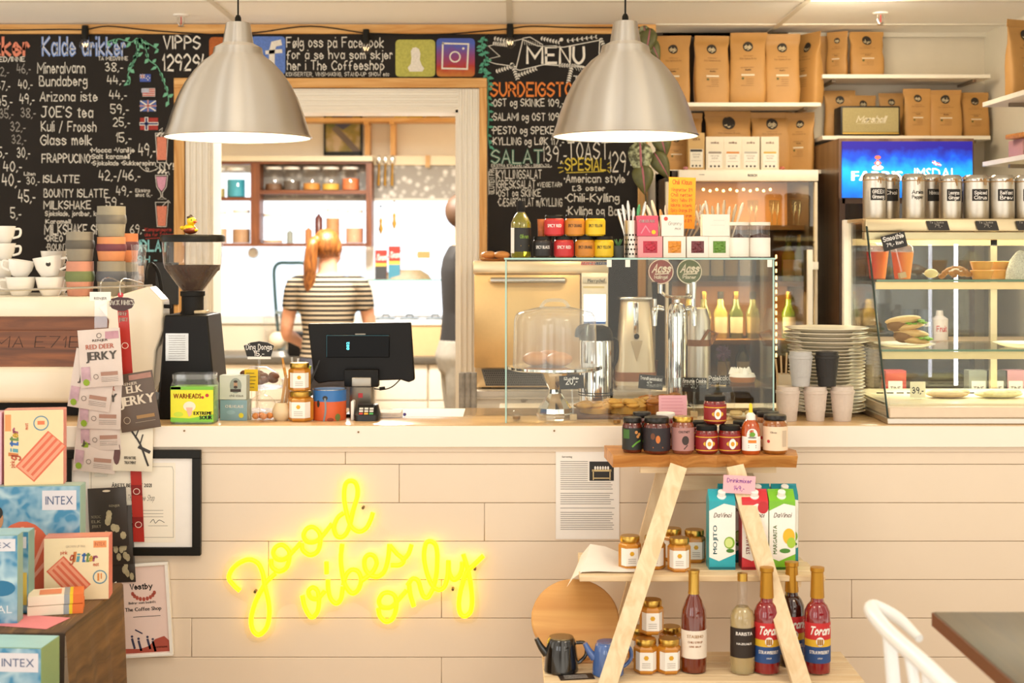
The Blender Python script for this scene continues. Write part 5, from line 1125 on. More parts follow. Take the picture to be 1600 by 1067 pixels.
def art_i3(b, f, w_, h_): intex(b, f, -w_*.1, w_*.46, h_*.62, h_*.92); b.m(C('#c9564a', .5)); b.disc(f(.0006), -w_*.35, h_*.2, w_*.16, h_*.24)
gbox('large shell float box with woman and orange shell picture, under the tall glitter box', -22, 124, 742, 912, 4.18, .07, WATER, '#8fb6b0', art_shell, R(4), top='#a9c4b8', z=ZTB+.001)
zsh = ZTB+170*4.18/F
gbox('tall pink mattress glitter box with a sideways title', 8, 98, 636, 754, 4.2, .055, '#ead0a2', '#d98a80', art_tall, R(9), top='#e2a090', z=zsh+.001)
gbox('pink lilac carton at the edge of the photo beside the tall glitter box', -70, 2, 640, 754, 4.2, .05, '#dcb6c4', '#d6a9b8', lambda *a: None, R(4), z=zsh+.001)
gbox('wide pink glitter mattress box standing on the tablecloth', 70, 169, 820, 918, 4.12, .07, '#efdcb4', '#d06a5c', art_glit, R(8), top='#e8967a', z=ZTB+.001)
gbox('blue water picture box with orange float, behind the metal box', -40, 44, 823, 950, 3.97, .06, WATER, '#7fa8a0', art_i1, R(3), top='#a0c8d0', z=ZTB+.001)
gbox('blue water picture box with METAL lettering at the table edge', -60, 27, 872, 1010, 3.86, .05, WATER, '#8ab2a8', art_i2, R(3), top='#9cc8d4', z=ZTB+.001)
gbox('blue boxed pool toy lowest in front of the tablecloth', -50, 66, 1012, 1110, 3.60, .12, WATER, '#7fa070', art_i3, R(-4), top='#a4cfd0', name='product_box')
kk = 3.6/F; zlow = Z(1110, 3.6)
t = thing('display_stool', 'low dark stool carrying the lowest boxed pool toy', 'stool', (X(8,3.6), 3.66, 0)); b = B(CL2); b.box(-.16, .16, -.08, .08, zlow-.03, zlow-.0008, .003, 1); b.obj('seat', t)
for sx in (-1,1):
    b = B(CL2); b.box(sx*.13-.015, sx*.13+.015, -.06, .06, 0, zlow-.03); b.obj('leg', t)
for i, lb in enumerate(('flat white and orange game box at the bottom of the pair', 'flat white and orange game box lying on its twin')):
    t = thing('game_box', lb, 'box', (X(88,4.0), 4.0, ZTB+.0005+i*.0285), R(14+i*2), 'flat boxes on the tablecloth'); w_ = .075
    b = B(C('#efe2cc', .5)); b.box(-w_, w_*.62, -.045, .045, 0, .027, .001, 1); b.m(C('#e0702a', .5)); b.box(w_*.62, w_, -.0451, .0451, .0005, .0272); b.m(C('#e8c81c', .5)); b.box(w_*.5, w_*.62, -.0452, .0452, .0005, .0273)
    b.m(C('#9aa0a4', .5)); b.box(w_*.3, w_*.5, -.0452, .0452, .0005, .0272); b.m(C('#e8916a', .5)); b.patch(lambda a, c: Vector((a, c, .0276)), -w_*.6, w_*.2, -.03, .03); b.obj('carton', t)
t = thing('paper_sheet', 'pink paper sheet lying on the tablecloth corner', 'paper', (X(60,3.9), 3.88, ZTB+.001), R(-14)); b = B(C('#e88a90', .6)); b.box(-.12, .07, -.06, .06, 0, .0008); b.obj('sheet', t)
# ------------------------------------------------------------------ things on the worktop
def on(px, Y, z=ZC): return (X(px, Y), Y, z)
k = 4.66/F
t = thing('candy_jar', 'clear square candy jar with neon yellow and green sour candy label', 'candy jar', on(305,4.655))
w_, d_, h_ = 34*k, .05, 77*k
b = B(PLASTIC); b.loft([(0,0,.0005,w_,d_),(0,0,h_*.78,w_,d_),(0,0,h_*.86,w_*.93,d_*.9),(0,0,h_*.98,w_*.93,d_*.9)], 28, 8); b.obj('jar_body', t)
b = B(PLASTIC); b.loft([(0,0,h_*.90,w_*.95,d_*.92),(0,0,h_,w_*.95,d_*.92)], 28, 8); b.obj('lid', t)
b = B(C('#7fae22', .5, 0, .6, 70)); b.loft([(0,0,.003,w_*.95,d_*.93),(0,0,h_*.74,w_*.95,d_*.93)], 20, 8); b.obj('candies', t)['kind'] = 'stuff'
b = B(C('#e9e31a', .35)); fn = flat((0,-d_-.0012,0)); b.patch(fn, -w_*.96, w_*.98, h_*.05, h_*.76); fn = flat((0,-d_-.0017,0))
b.m(C('#7cc232', .4)); b.patch(fn, -w_*.96, w_*.98, h_*.69, h_*.76); b.poly(fn, [(-w_*.96,h_*.05),(w_*.98,h_*.05),(w_*.98,h_*.2),(-w_*.1,h_*.12),(-w_*.96,h_*.14)]); b.m(RED); b.patch(fn, -w_*.95, -w_*.5, h_*.7, h_*.75)
fn = flat((0,-d_-.0022,0)); b.m(C('#e58a2a', .5)); b.text(fn, 'WARHEADS', -w_*.82, h_*.52, h_*.1, w_*1.25, bold=.05); b.m(C('#f3ead0', .5)); b.disc(fn, -w_*.1, h_*.36, w_*.28, h_*.10); b.m(C('#e8b8a0', .5)); b.poly(flat((0,-d_-.0026,0)), [(-w_*.25,h_*.34),(w_*.05,h_*.34),(w_*.0,h_*.2),(-w_*.12,h_*.15),(-w_*.2,h_*.24)])
b.m(INK); b.text(fn, 'EXTREME', w_*.1, h_*.19, h_*.07, w_*.82, bold=.06); b.text(fn, 'SOUR', w_*.36, h_*.1, h_*.08, w_*.56, bold=.06); b.m(RED); b.disc(fn, w_*.7, h_*.58, w_*.08, w_*.08); b.disc(fn, w_*.5, h_*.54, w_*.06, w_*.06); b.m(C('#c8dc3a', .5)); b.disc(fn, -w_*.6, h_*.2, w_*.22, h_*.05)
b.obj('label', t)
def klaus(label, px, Y, z, w_, h_, front, side, art, grp=None, rz=0, d=.05, window=None):
    t = thing('snack_box', label, 'box', on(px, Y, z), rz, grp); b = B(C(side, .5)); b.box(-w_/2, w_/2, 0, d, 0, h_, .001, 1); b.m(C(front, .5)); fn = flat((0,-.0005,0)); b.patch(fn, -w_/2+.001, w_/2-.001, .001, h_-.001)
    art(b, lambda e: flat((0,-.0005-e,0)), w_, h_); b.obj('carton', t)
    if window:
        b = B(C(window, .25, 0, .5, 90, .6)); fn = flat((0,-.0009,0)); b.patch(fn, -w_*.29, w_*.29, h_*.22, h_*.78); random.seed(int(px))
        for i in range(14): b.sph((random.uniform(-.2,.2)*w_, -.0015, random.uniform(.32,.7)*h_), (w_*.09, .003, h_*.09), 7, 5)
        b.obj('candy_window', t)['kind'] = 'stuff'
    return t
def art_k1(b, f, w_, h_):
    b.m(C('#f0ebe0', .6)); b.text(f(.0005), 'CHILI KLAUS', -w_*.3, h_*.62, h_*.14, w_*.66, bold=.04); b.m(C('#d8c81c', .5)); b.disc(f(.0005), w_*.28, h_*.26, w_*.09); b.m(C('#8fb0b8', .5)); b.disc(f(.0005), -w_*.1, h_*.4, w_*.16, h_*.1)
def art_k2(b, f, w_, h_):
    b.m(C('#8f978c', .6)); b.disc(f(.0004), w_*.1, h_*.58, w_*.22, h_*.32); b.m(C('#b08a6a', .5)); b.disc(f(.0008), w_*.1, h_*.62, w_*.07, h_*.14); b.m(C('#3a2c22', .5)); b.disc(f(.0011), w_*.1, h_*.52, w_*.07, h_*.06); b.disc(f(.0011), w_*.1, h_*.75, w_*.075, h_*.05); b.line(f(.0007), [(-w_*.06,h_*.38),(w_*.26,h_*.38)], h_*.12); b.m(C('#6a6a60', .5)); b.text(f(.001), 'chili klaus', -w_*.12, h_*.12, h_*.1, w_*.5, 'l', 's', .8)
klaus('blue grey snack box under the portrait box beside the candy jar', 365, 4.70, ZC, 44*k, 33*k, '#7f9fa8', '#a8b4aa', art_k1, None, R(-6))
klaus('pale snack box with a small portrait, stacked on the blue grey one', 364, 4.70, ZC+33*k+.0005, 43*k, 38*k, '#c9ccbd', '#a8b0a4', art_k2, None, R(-2))
# small cloche
t = thing('glass_cloche', 'small glass cloche with orange sweets beside the snack boxes', 'cloche', on(410,4.69))
b = B(GLASS); b.lathe([(23*k,0),(23*k,.004),(20*k,.006)], 24); b.obj('base_plate', t)
b = B(GLASS); b.lathe([(21*k,.006),(21.5*k,.05),(19*k,.07),(12*k,.083),(4*k,.089),(3*k,.093),(6*k,.1),(4*k,.107),(.001,.109)], 28); b.obj('dome', t)
for i, (a, c) in enumerate(((-10,-3),(3,-6),(11,2),(-3,5))):
    t = thing('sweet', 'orange sweet under the small glass cloche', 'sweet', (X(410,4.69)+a*k, 4.69+c*k*1.2, ZC+.007), 0, 'sweets under the small cloche'); b = B(C('#c77a2e', .3, 0, .2, 80)); b.sph((0,0,.011), (.012,.012,.011), 10, 7); b.obj('sweet_body', t)
# biscuit stand behind
t = thing('cake_stand', 'small glass footed stand behind the cloche carrying a bag of biscuits', 'cake stand', on(405,4.90)); kk = 4.9/F
b = B(GLASS); b.lathe([(20*kk,0),(18*kk,.006),(5*kk,.015),(4*kk,.075),(8*kk,.086)], 24); b.obj('foot', t); b = B(GLASS); b.lathe([(8*kk,.0865),(36*kk,.090),(37*kk,.096),(35*kk,.0962),(.001,.0925)], 30); b.obj('plate', t)
t = thing('biscuit_bag', 'clear plastic bag of chocolate biscuits on the small glass stand', 'biscuit bag', on(404,4.90,ZC+.0965))
b = B(C('#6b4028', .6, 0, .35, 60, .5)); random.seed(8)
for i in range(15): b.sph((random.uniform(-.058,.058), random.uniform(-.03,.03), .016+random.uniform(0,.03)), (.018,.015,.012), 8, 6)
b.obj('biscuits', t)['kind'] = 'stuff'
b = B(glassy('wrapping_film', (.98,.98,.98), 1, 1.5, .12, .05)); b.loft([(0,0,.0,.074,.045),(0,0,.02,.08,.05),(0.01,0,.045,.062,.042),(.0,0,.068,.03,.02)], 22, 2.2); ob = b.obj('film', t)
t = thing('price_sign', 'black fan shaped sign reading Ding Dongs 15 on a clear holder', 'price sign', on(405,4.86)); kk = 4.86/F; zb_ = Z(557,4.86)-ZC
b = B(C('#1c1916', .55)); pts = [(-19,0),(18,-1),(23,17),(13,22),(0,24),(-13,22),(-24,17)]; b.prism([(a*kk, zb_+c*kk) for a, c in pts], -.002, .002)
b.m(WHT); fn = flat((0,-.0026,0)); b.text(fn, 'Ding Dongs', 0, zb_+11*kk, 8*kk, 40*kk, 'c', 's', .9); b.text(fn, '15,-', 0, zb_+1.5*kk, 7*kk, 15*kk, 'c', 's', 1); b.obj('sign_face', t)
b = B(WHITE); b.box(-18*kk, 18*kk, -.003, .004, zb_-4*kk, zb_); b.m(PLASTIC); b.box(-.004, .004, -.001, .001, .0, zb_-4*kk); b.box(-.015, .015, -.01, .01, 0, .002); b.obj('holder', t)
t = thing('price_note', 'small yellow handwritten note in front of the biscuit bag', 'note', on(393,4.83)); kk = 4.83/F
b = B(C('#ecc81e', .6)); z0 = Z(611,4.83)-ZC; b.box(-11*kk, 10*kk, -.0006, .0002, z0, z0+34*kk); b.m(C('#5a4a2a', .6)); fn = flat((0,-.001,0))
for i in range(5): b.line(fn, [(-8*kk, z0+(28-i*5.5)*kk), ((4+(i*3)%4)*kk, z0+(28-i*5.5)*kk)], 1*kk)
b.m(PLASTIC); b.box(-.002, .002, .0004, .002, 0, z0+.02); b.box(-.015,.015,-.012,.012,0,.002); b.obj('note_sheet', t)
# bud vase with wooden sticks, honey, pens, paint tin
t = thing('stick_vase', 'round cream pot beside the honey jars holding wooden sticks', 'pot', on(440,4.71)); b = B(C('#dcc6a0', .4, 0, .06)); b.lathe([(9*k,0),(14*k,.012),(15.5*k,.03),(12*k,.05),(9*k,.06),(8*k,.06),(11*k,.03),(.001,.01)], 24); b.obj('pot_body', t)
for i, (dx, ht, lean) in enumerate(((-3,66,9),(1,72,13),(4,60,6))):
    t = thing('wooden_stick', 'flat wooden stick standing in the round cream pot', 'wooden stick', (X(440,4.71)+dx*k, 4.71+.004*i, ZC+.014), 0, 'wooden sticks in the cream pot', 0, R(lean)); b = B(C(('#b98f5c','#a67c4e','#c7a172')[i], .6)); b.box(-.0045, .0045, -.0012, .0012, 0, ht*k, .0008, 1); b.obj('stick', t)
hx = hex_jar('honey_jar', 'honey jar at the bottom of the pair beside the paint tin', on(470,4.70), .043, 47*k, R(-4), 'honey jars on the worktop')
hex_jar('honey_jar', 'smaller honey jar stacked on the other beside the pen cup', on(468,4.70,ZC+47*k+.001), .037, 44*k, R(6), 'honey jars on the worktop')
t = thing('pen_cup', 'clear cup of pens behind the stacked honey jars', 'pen cup', on(462,4.82)); kk = 4.82/F
b = B(PLASTIC); b.lathe([(18*kk,0),(22*kk,.13),(21.5*kk,.13)], 22); b.obj('cup_body', t)
for i, (lb, c_, dx, ln, lean, tipc) in enumerate((('yellow pencil in the pen cup','#c98a2a',-10,.20,-10,'#e0b07a'), ('white capped pen in the pen cup','#d8d6d2',2,.195,2,'#8a8a8a'), ('yellow green marker in the pen cup','#b8cc2a',8,.175,14,'#2a2a22'), ('thick black pen leaning over in the pen cup','#1b1a18',8,.205,22,'#2a2a2a'), ('silver pen in the pen cup','#b9b6ae',-3,.2,-3,'#6a6a6a'))):
    t = thing('pen', lb, 'pen', (X(462,4.82)+dx*kk*.4, 4.82+(i%3-1)*.012, ZC+.004), 0, 'pens in the clear cup', 0, R(lean)); b = B(C(c_, .35)); b.lathe([(.0045,0),(.0048,ln*.85),(.004,ln*.86),(.004,ln)], 10); b.m(C(tipc, .4)); b.lathe([(.0049,ln*.84),(.0049,ln*.9)], 10); b.obj('barrel', t)
t = thing('paint_tin', 'blue and orange painted tin with a drawn desert tree', 'tin', on(515,4.74)); r = 26.5*k; h_ = 49*k
b = B(C('#2f6fb4', .35, 0, .12, 14)); b.lathe([(r,h_*.62),(r,h_)], 30); b.m(C('#cf5a26', .4, 0, .12, 14)); b.lathe([(r,.001),(r,h_*.62)], 30); f = wrap(r+.0008)
b.m(C('#7f8a90', .5)); b.line(f, [(-.012,h_*.02),(-.006,h_*.35),(-.008,h_*.72)], .006, 4); b.m(C('#2a2620', .5)); b.disc(f, -.008, h_*.74, .009, .008); b.disc(f, -.034, h_*.55, .006, .012); b.m(C('#6a7a3a', .5)); b.disc(f, .036, h_*.12, .01, .012); b.m(C('#8a3a1e', .5)); b.disc(f, .01, h_*.05, .012, .006); b.obj('tin_body', t)
b = B(STEEL); b.lathe([(r*.9,h_*.93),(r*1.02,h_*.985),(r*1.02,h_),(r*.92,h_),(r*.9,h_*.94),(.001,h_*.93)], 30); b.obj('rim', t)
# point of sale
YP = 4.84; k = YP/F; px0 = 566
t = thing('till_monitor', 'black back of a till screen on a pedestal with a narrow customer display', 'till', on(px0, YP))
def tz(py): return Z(py, YP)-ZC
BP = C('#12100f', .42, 0, .05, spec=.2)
b = B(BP)
pts = [((483-px0),505),((643-px0),503),((649-px0),592),((640-px0),596),((628-px0),592),((515-px0),595),((500-px0),598),((493-px0),592)]
b.prism([(a*k, tz(c)) for a, c in pts], -.035, -.005); ob = b.obj('screen_back', t); bv = ob.modifiers.new('soft','BEVEL'); bv.width=.004; bv.segments=2
b = B(C('#08080a', .35, 0, 0, spec=.15)); b.box((512-px0)*k, (610-px0)*k, -.042, -.034, tz(557), tz(522), .002, 1); b.m(C('#2f6f80', .3)); fn = flat((0,-.0425,0)); b.line(fn, [((513-px0)*k, tz(556)),((513-px0)*k, tz(523)),((609-px0)*k, tz(523))], .001)
b.m(emit('cyan_digits', '#5fe0ee', 3)); b.text(flat((0,-.0428,0),(0,0,1),(-1,0,0)), '002', tz(545), (584-px0)*k, 4.5*k, 12*k); b.m(C('#8a8478', .4, .5)); b.box((557-px0)*k, (573-px0)*k, -.0425, -.034, tz(522), tz(520)); b.obj('customer_display', t)
b = B(BP); b.box((541-px0)*k, (594-px0)*k, -.065, -.02, tz(602), tz(575), .004); b.obj('hinge', t)
b = B(C('#8d867a', .3, .7)); b.loft([(0,0,.0,19*k,.035),(0,-.02,tz(603),19*k,.03)], 20, 6); b.m(C('#a8a298', .35, .6)); b.box(-13*k, 17*k, -.069, -.064, tz(601), tz(587), .003); b.m(RED); b.patch(flat((0,-.0475,0)), -4*k, 3*k, tz(619), tz(612)); b.obj('pedestal', t, ang=50)
b = B(BP); b.box(-24*k, 24*k, -.05, .1, 0, .012, .003); b.obj('base', t)
b = B(DARK); b.tube([(20*k,-.03,tz(606)),(35*k,-.03,tz(607)),(48*k,-.02,tz(603)),(60*k,-.01,tz(592))], .0022, 6, True, 5); b.tube([(28*k,-.031,tz(606)),(37*k,-.029,tz(605))], .006, 8); b.obj('cable', t)
t = thing('card_terminal', 'black card payment terminal with coloured keys in front of the till', 'card terminal', on(574,4.73)); k = 4.73/F
b = B(C('#191817', .35)); b.loft([(0,.0,.0,19*k,.045),(0,.002,.02,20*k,.046),(0,.02,.05,16*k,.02)], 20, 5); b.obj('terminal_body', t, ang=50)
b = B(C('#d8d4cc', .4)); fn = lambda a, c: Vector((a, -.047+c*.80, .021+c*.90))
for j in range(3):
    for i in range(3): b.m(C('#d6d2ca', .4) if j else C(('#c8423a','#e0a23a','#4aa05a')[i], .4)); b.patch(fn, (-11+i*8)*k, (-5+i*8)*k, .002+j*.0085, .008+j*.0085)
b.obj('keys', t)
b = B(WHITE); b.box(-25*k, -20*k, -.02, .03, .0, 30*k, .003); b.obj('receipt_roll', t)
t = thing('receipt_tray', 'clear brochure tray with beige leaflets beside the card terminal', 'tray', on(609,4.82)); b = B(PLASTIC); b.box(-20*k, 24*k, -.05, -.048, .0, .022); b.box(-20*k, 24*k, -.05, .05, .0, .0015); b.m(C('#4a3a8a', .4)); b.sph((25*k,-.04,.012), .006, 8, 6); b.obj('tray_body', t)
t = thing('leaflet', 'stack of beige leaflets in the clear tray', 'leaflet', on(608,4.82,ZC+.002)); b = B(C('#dcc09a', .6)); b.box(-18*k, 20*k, -.046, .05, 0, .016, .001, 1); b.m(C('#8a7050', .6)); b.text(flat((0,-.0465,0)), 'THE COFFEE SHOP', 0, .005, .005, 28*k, 'c'); b.obj('leaflet_pile', t)
t = thing('paper_sheet', 'white sheet standing for bright reflection on the worktop right of the leaflet tray', 'paper', on(672,4.93)); b = B(PAPER); b.box(-.14, .12, -.12, .12, .0002, .001); b.obj('sheet', t)  # flat white sheet imitates the bright reflection on the worktop
t = thing('notebook', 'pale notebook under the corner of the till screen', 'notebook', on(502,4.98)); b = B(C('#e6e8ea', .5)); b.box(-.05, .05, -.06, .06, 0, .05, .003); b.m(DARK); b.box(-.05, .06, -.065, .06, .0, .035); b.obj('cover', t)

# ------------------------------------------------------------------ glass display case
gx0, gx1, gy0, gy1, gzt = X(790,4.63), X(1209,4.63), 4.63, 5.06, Z(403,4.63)
t = thing('glass_display_case', 'open backed glass display case for pastries on the worktop', 'display case', (0,0,0))
def pane(bb, x0, x1, y0, y1, z0, z1): bb.m(GLASSG); bb.box(x0, x1, y0, y1, z0, z1)
b = B(); pane(b, gx0, gx1, gy0, gy0+.004, ZC+.001, gzt-.006); b.obj('front_pane', t)
b = B(); pane(b, gx0, gx0+.005, gy0+.005, gy1, ZC+.001, gzt-.006); b.obj('side_pane', t); b = B(); pane(b, gx1-.005, gx1, gy0+.005, gy1, ZC+.001, gzt-.006); b.obj('side_pane', t)
b = B(GLASSG); b.box(gx0-.004, gx1+.004, gy0-.004, gy1, gzt-.005, gzt); b.m(EDGE); b.box(gx0-.005, gx1+.005, gy0-.0055, gy0-.004, gzt-.0055, gzt+.0003); b.obj('top_pane', t)
b = B(EDGE); b.box(gx0-.0015, gx0+.0035, gy0-.001, gy0-.0002, ZC+.001, gzt-.006); b.box(gx1-.0035, gx1+.0015, gy0-.001, gy0-.0002, ZC+.001, gzt-.006); b.obj('polished_edge', t)
b = B(STEEL)
for px in (952, 981, 1203): b.m(C('#efeade', .4)); b.box(X(px,4.62)-.008, X(px,4.62)+.008, gy0-.006, gy0-.0045, gzt-.03, gzt-.006)
b.obj('corner_tab', t)
b = B(GLASSG); b.box(X(1010,4.7), gx1-.008, 4.66, 4.97, ZC+.115, ZC+.119); 
for px in (1085, 1196): b.tube([(X(px,4.8), 4.8, ZC+.001),(X(px,4.8), 4.8, ZC+.115)], .006, 8)
b.obj('inner_shelf', t)
# cake stand with dome
sx, sy = X(867,4.84), 4.84; k = sy/F
t = thing('cake_stand', 'tall chrome pedestal cake stand with fluted base in the glass case', 'cake stand', (sx, sy, ZC))
b = B(CHROME); H_ = Z(572,sy)-ZC; b.lathe([(28*k,.0),(29*k,.008),(27*k,.012),(26*k,.028),(19*k,.05),(10*k,.078),(9*k,.092),(17*k,.125),(23*k,H_-.014)], 12); b.obj('pedestal', t, ang=20)
b = B(CHROME); b.lathe([(23*k,H_-.013),(70*k,H_-.012),(74*k,H_-.008),(74*k,H_),(70*k,H_+.002),(.001,H_)], 44); b.obj('plate', t)
t = thing('cake_dome', 'clear plastic cake dome with curved top handle on the chrome stand', 'cake dome', (sx, sy, ZC+H_+.003))
b = B(glassy('dome_plastic', (.97,.97,.98), 1, 1.6, .03, .10, (.95,.95,1))); h1 = 83*k; b.lathe([(66*k,0),(64*k,h1*.85),(62*k,h1*.94),(58*k,h1),(24*k,h1+9*k),(.001,h1+9*k)], 44); b.obj('dome', t)
b = B(glassy('handle_plastic', (.93,.93,.93), 1, 1.7, .03, .15, (.9,.9,.9))); b.tube([(-22*k,0,h1+8*k),(-14*k,0,h1+17*k),(0,0,h1+19*k),(14*k,0,h1+17*k),(22*k,0,h1+8*k)], .006, 8, True, 4); b.obj('handle', t)
BUN = C('#c98a4a', .45, 0, .25, 22, .2)
for i, (dx, dy, lb) in enumerate(((-30,-.02,'round golden bun under the dome, nearer the case edge'),(6,-.04,'round golden bun in the middle under the dome'),(-8,.06,'round golden bun at the back under the dome'))):
    t = thing('bun', lb, 'bun', (sx+dx*k, sy+dy, ZC+H_+.003), 0, 'buns under the cake dome'); b = B(BUN); b.sph((0,0,.024), (.046,.044,.025), 18, 10); b.obj('bun_body', t)
def cardsign(label, px, py, Y, w_, h_, lines, tilt=0, z=ZC, rz=0, name='price_sign', stick=True):
    kk = Y/F; p = P(px, py, Y); t = thing(name, label, 'price sign', p, rz, 'black price signs', 0, R(tilt)); b = B(C('#211d1a', .55)); b.box(-w_*kk/2, w_*kk/2, -.001, .001, -h_*kk/2, h_*kk/2)
    b.m(WHT); fn = flat((0,-.0016,0))
    for s_, y, hh, wd in lines: b.text(fn, s_, 0, y*kk, hh*kk, wd*kk, 'c', 's', 1)
    b.obj('sign_face', t)
    if stick: b = B(PLASTIC); b.box(-.0025, .0025, .001, .003, z-p.z+.001, 0); b.m(C('#d0b48a', .5)); b.box(-.012, .012, -.006, .014, z-p.z+.0005, z-p.z+.02, .001, 1); b.obj('holder', t)
    return t
cardsign('black price sign reading 20 before the cake stand', 893, 597, 4.71, 38, 21, [('20,-',-3,9,18),('Bolle',4,4,22)], -3)
cardsign('black price sign over the braided pastry', 1017, 597, 4.80, 38, 22, [('Trondhjemsbakst',3,5,34),('37,-',-6,6,12)], 5)
cardsign('black price sign reading Brownie Cookie in the glass case', 1085, 601, 4.80, 38, 22, [('Brownie Cookie',3,6,36),('37,-',-5,6,10)], 1)
cardsign('black price sign leaning behind the meringue pie', 1125, 600, 4.88, 36, 26, [('Paiekake',6,7,34)], -2)
# pastries on the tray
t = thing('pastry_tray', 'wooden serving tray under the golden braided pastry', 'tray', on(965,4.84)); b = B(wood('walnut', '#5a3a22', '#7a5232', .5)); b.box(-.16, .19, -.10, .11, 0, .014, .005); b.obj('tray_body', t)
PAS = C('#d3a050', .4, 0, .55, 26, .8)
for i, (dx, w_, lb, zo) in enumerate(((-.075,.07,'golden braided pastry at the near end of the tray',0),(.03,.09,'golden braided pastry in the middle of the tray',0),(.15,.07,'browned pastry at the far end of the tray',0))):
    t = thing('braided_pastry', lb, 'pastry', (X(965,4.84)+dx, 4.84, ZC+.0145), 0, 'braided pastries on the wooden tray'); b = B(PAS if i < 2 else C('#b5702e', .4, 0, .5, 26, .8)); random.seed(i+20); top_ = (.034,.046,.058)[i]
    b.loft([(0,0,.0,w_*.8,.08),(0,0,top_*.5,w_*.82,.085),(0,0,top_*.85,w_*.6,.06)], 16)
    for q in range(16): b.sph((random.uniform(-.8,.8)*w_, random.uniform(-.085,.05), top_*random.uniform(.5,.95)), (.024,.018,.010), 8, 6)
    b.obj('pastry_body', t)
# meringue pie and small glass
t = thing('meringue_pie', 'slice of pie with white meringue peaks on the inner glass shelf', 'pie', on(1160,4.82,ZC+.1195)); b = B(C('#b0703a', .5, 0, .2, 30)); b.lathe([(.04,0),(.046,.018),(.001,.018)], 20); b.obj('crust', t)
b = B(C('#f7f1e6', .5)); random.seed(4)
b.lathe([(.046,.018),(.04,.03),(.001,.034)], 20)
for q in range(14): a = q*.45*2; rr = .038*math.sqrt((q+.5)/14); b.lathe([(.011,.026),(.006,.04),(.001,.05)], 8, (rr*math.cos(a*2.4), rr*math.sin(a*2.4), 0))
b.obj('meringue', t)
t = thing('cookie_plate', 'small plate of pale cookies at the bottom of the glass case', 'plate', on(1160,4.76)); b = B(CREAM); b.lathe([(.03,0),(.055,.012),(.057,.014),(.03,.006),(.001,.005)], 26); b.obj('plate_body', t)
for i in range(2):
    t = thing('cookie', 'pale cookie on the small plate under the pie', 'cookie', on(1150+i*24,4.76,ZC+.012+i*.0), 0, 'cookies under the pie'); b = B(C('#e0c08a', .6, 0, .2, 50)); b.lathe([(.02,0),(.023,.006),(.019,.014),(.001,.016)], 16); b.obj('cookie_body', t)
t = thing('dried_flower', 'dried purple flower in a slim vase inside the glass case', 'dried flower', on(1130,5.02)); b = B(C('#5a3a48', .8, 0, .3, 60)); random.seed(6); zf = Z(553,4.98)-ZC
for q in range(60):
    a, e_ = random.uniform(0,6.28), random.uniform(-1.2,1.2); d = Vector((math.cos(a)*math.cos(e_), math.sin(a)*math.cos(e_), math.sin(e_))); c0 = Vector((0,0,zf)); b.tube([c0, c0+d*.030], [.004,.002], 4)
b.obj('flower_head', t); b = B(C('#4a3a2a', .7)); b.tube([(.0,0,zf),(.015,0,zf-.06),(.02,0,.09)], .0025, 6, True, 4); b.obj('stem', t); b = B(GLASS); b.lathe([(.022,0),(.024,.05),(.012,.1),(.014,.12)], 18, (.02,0,0)); b.obj('vase', t)
# tealight jars sitting against the front pane
for px, lb in ((807,'small amber glass ball candle holder at the case corner'),(964,'small clear glass ball candle holder by the dark herb jar')):
    t = thing('candle_holder', lb, 'candle holder', on(px,4.605 if px > 900 else 4.71), 0); b = B(GLASS); b.sph((0,0,.018), (.021,.021,.018)) ; b.obj('glass_ball', t); b = B(C('#9a7238', .3, .6)); b.lathe([(.012,.004),(.013,.014),(.001,.014)], 14); b.obj('tealight', t)

# ------------------------------------------------------------------ on top of the glass case
YT_ = 4.72; k = YT_/F; ZT_ = gzt+.0006
def ont(px, Y=YT_, z=None): return (X(px, Y), Y, ZT_ if z is None else z)
t = thing('oil_bottle', 'olive oil bottle with black foil neck on the glass case', 'bottle', ont(814)); b = B(C('#8f8a1c', .05, 0, .1, 20, coat=1, trans=.5)); b.lathe([(14*k,0),(15.5*k,.004),(15.5*k,.115),(11*k,.137),(6*k,.152)], 26); b.m(GLASS); b.lathe([(6*k,.152),(5.5*k,.16)], 20); b.obj('glass_body', t)
b = B(DARK); b.lathe([(6*k,.155),(6.5*k,.158),(6.5*k,.19),(.001,.191)], 20); b.obj('cap', t)
b = B(); label_band(b, 15.5*k+.0008, .02, .1, -40, 85, C('#1c1a16', .5)); label_band(b, 15.5*k+.0008, .015, .1, -90, -42, C('#e8e4de', .5)); f = wrap(15.5*k+.0014); b.m(C('#6a8a2a', .5)); b.text(f, 'Oliven', .012, .065, .012, .03, 'c', 's', 1.4); b.m(GOLD); b.line(f, [(.0,.04),(.03,.04)], .003); b.obj('label', t)
def spice(label, px, z, body, lab, name, Y=YT_):
    r = 15.5*k; t = jar_round('spice_jar', label, (X(px, Y), Y, z), r, 33*k, C(body, .2, 0, .3, 60), BLACK, C(lab, .5), [(name, .42, .011, .05, INK if lab not in ('#262220','#c63034') else WHT)], .012, 'spicy nut jars on the glass case', 'jar', (.08,.72), 0, (-85,85)); return t
SP = [('#c23a32','#c63034','SPICY RED'),('#c8862a','#c9822c','SPICY ORANGE'),('#d8b01c','#e0bc1e','SPICY YELLOW'),('#3a322c','#262220','SPICY BLACK')]
for px, i, lb in ((848,3,'black labelled nut jar on the bottom row'),(881,0,'red labelled nut jar on the bottom row'),(914,1,'orange labelled nut jar on the bottom row'),(943,2,'yellow labelled nut jar on the bottom row')): spice(lb, px, ZT_, *SP[i])
for px, i, lb in ((866,0,'red labelled nut jar on the upper row'),(898,1,'orange labelled nut jar on the upper row'),(930,2,'yellow labelled nut jar on the upper row')): spice(lb, px, ZT_+33*k+.0008, *SP[i])
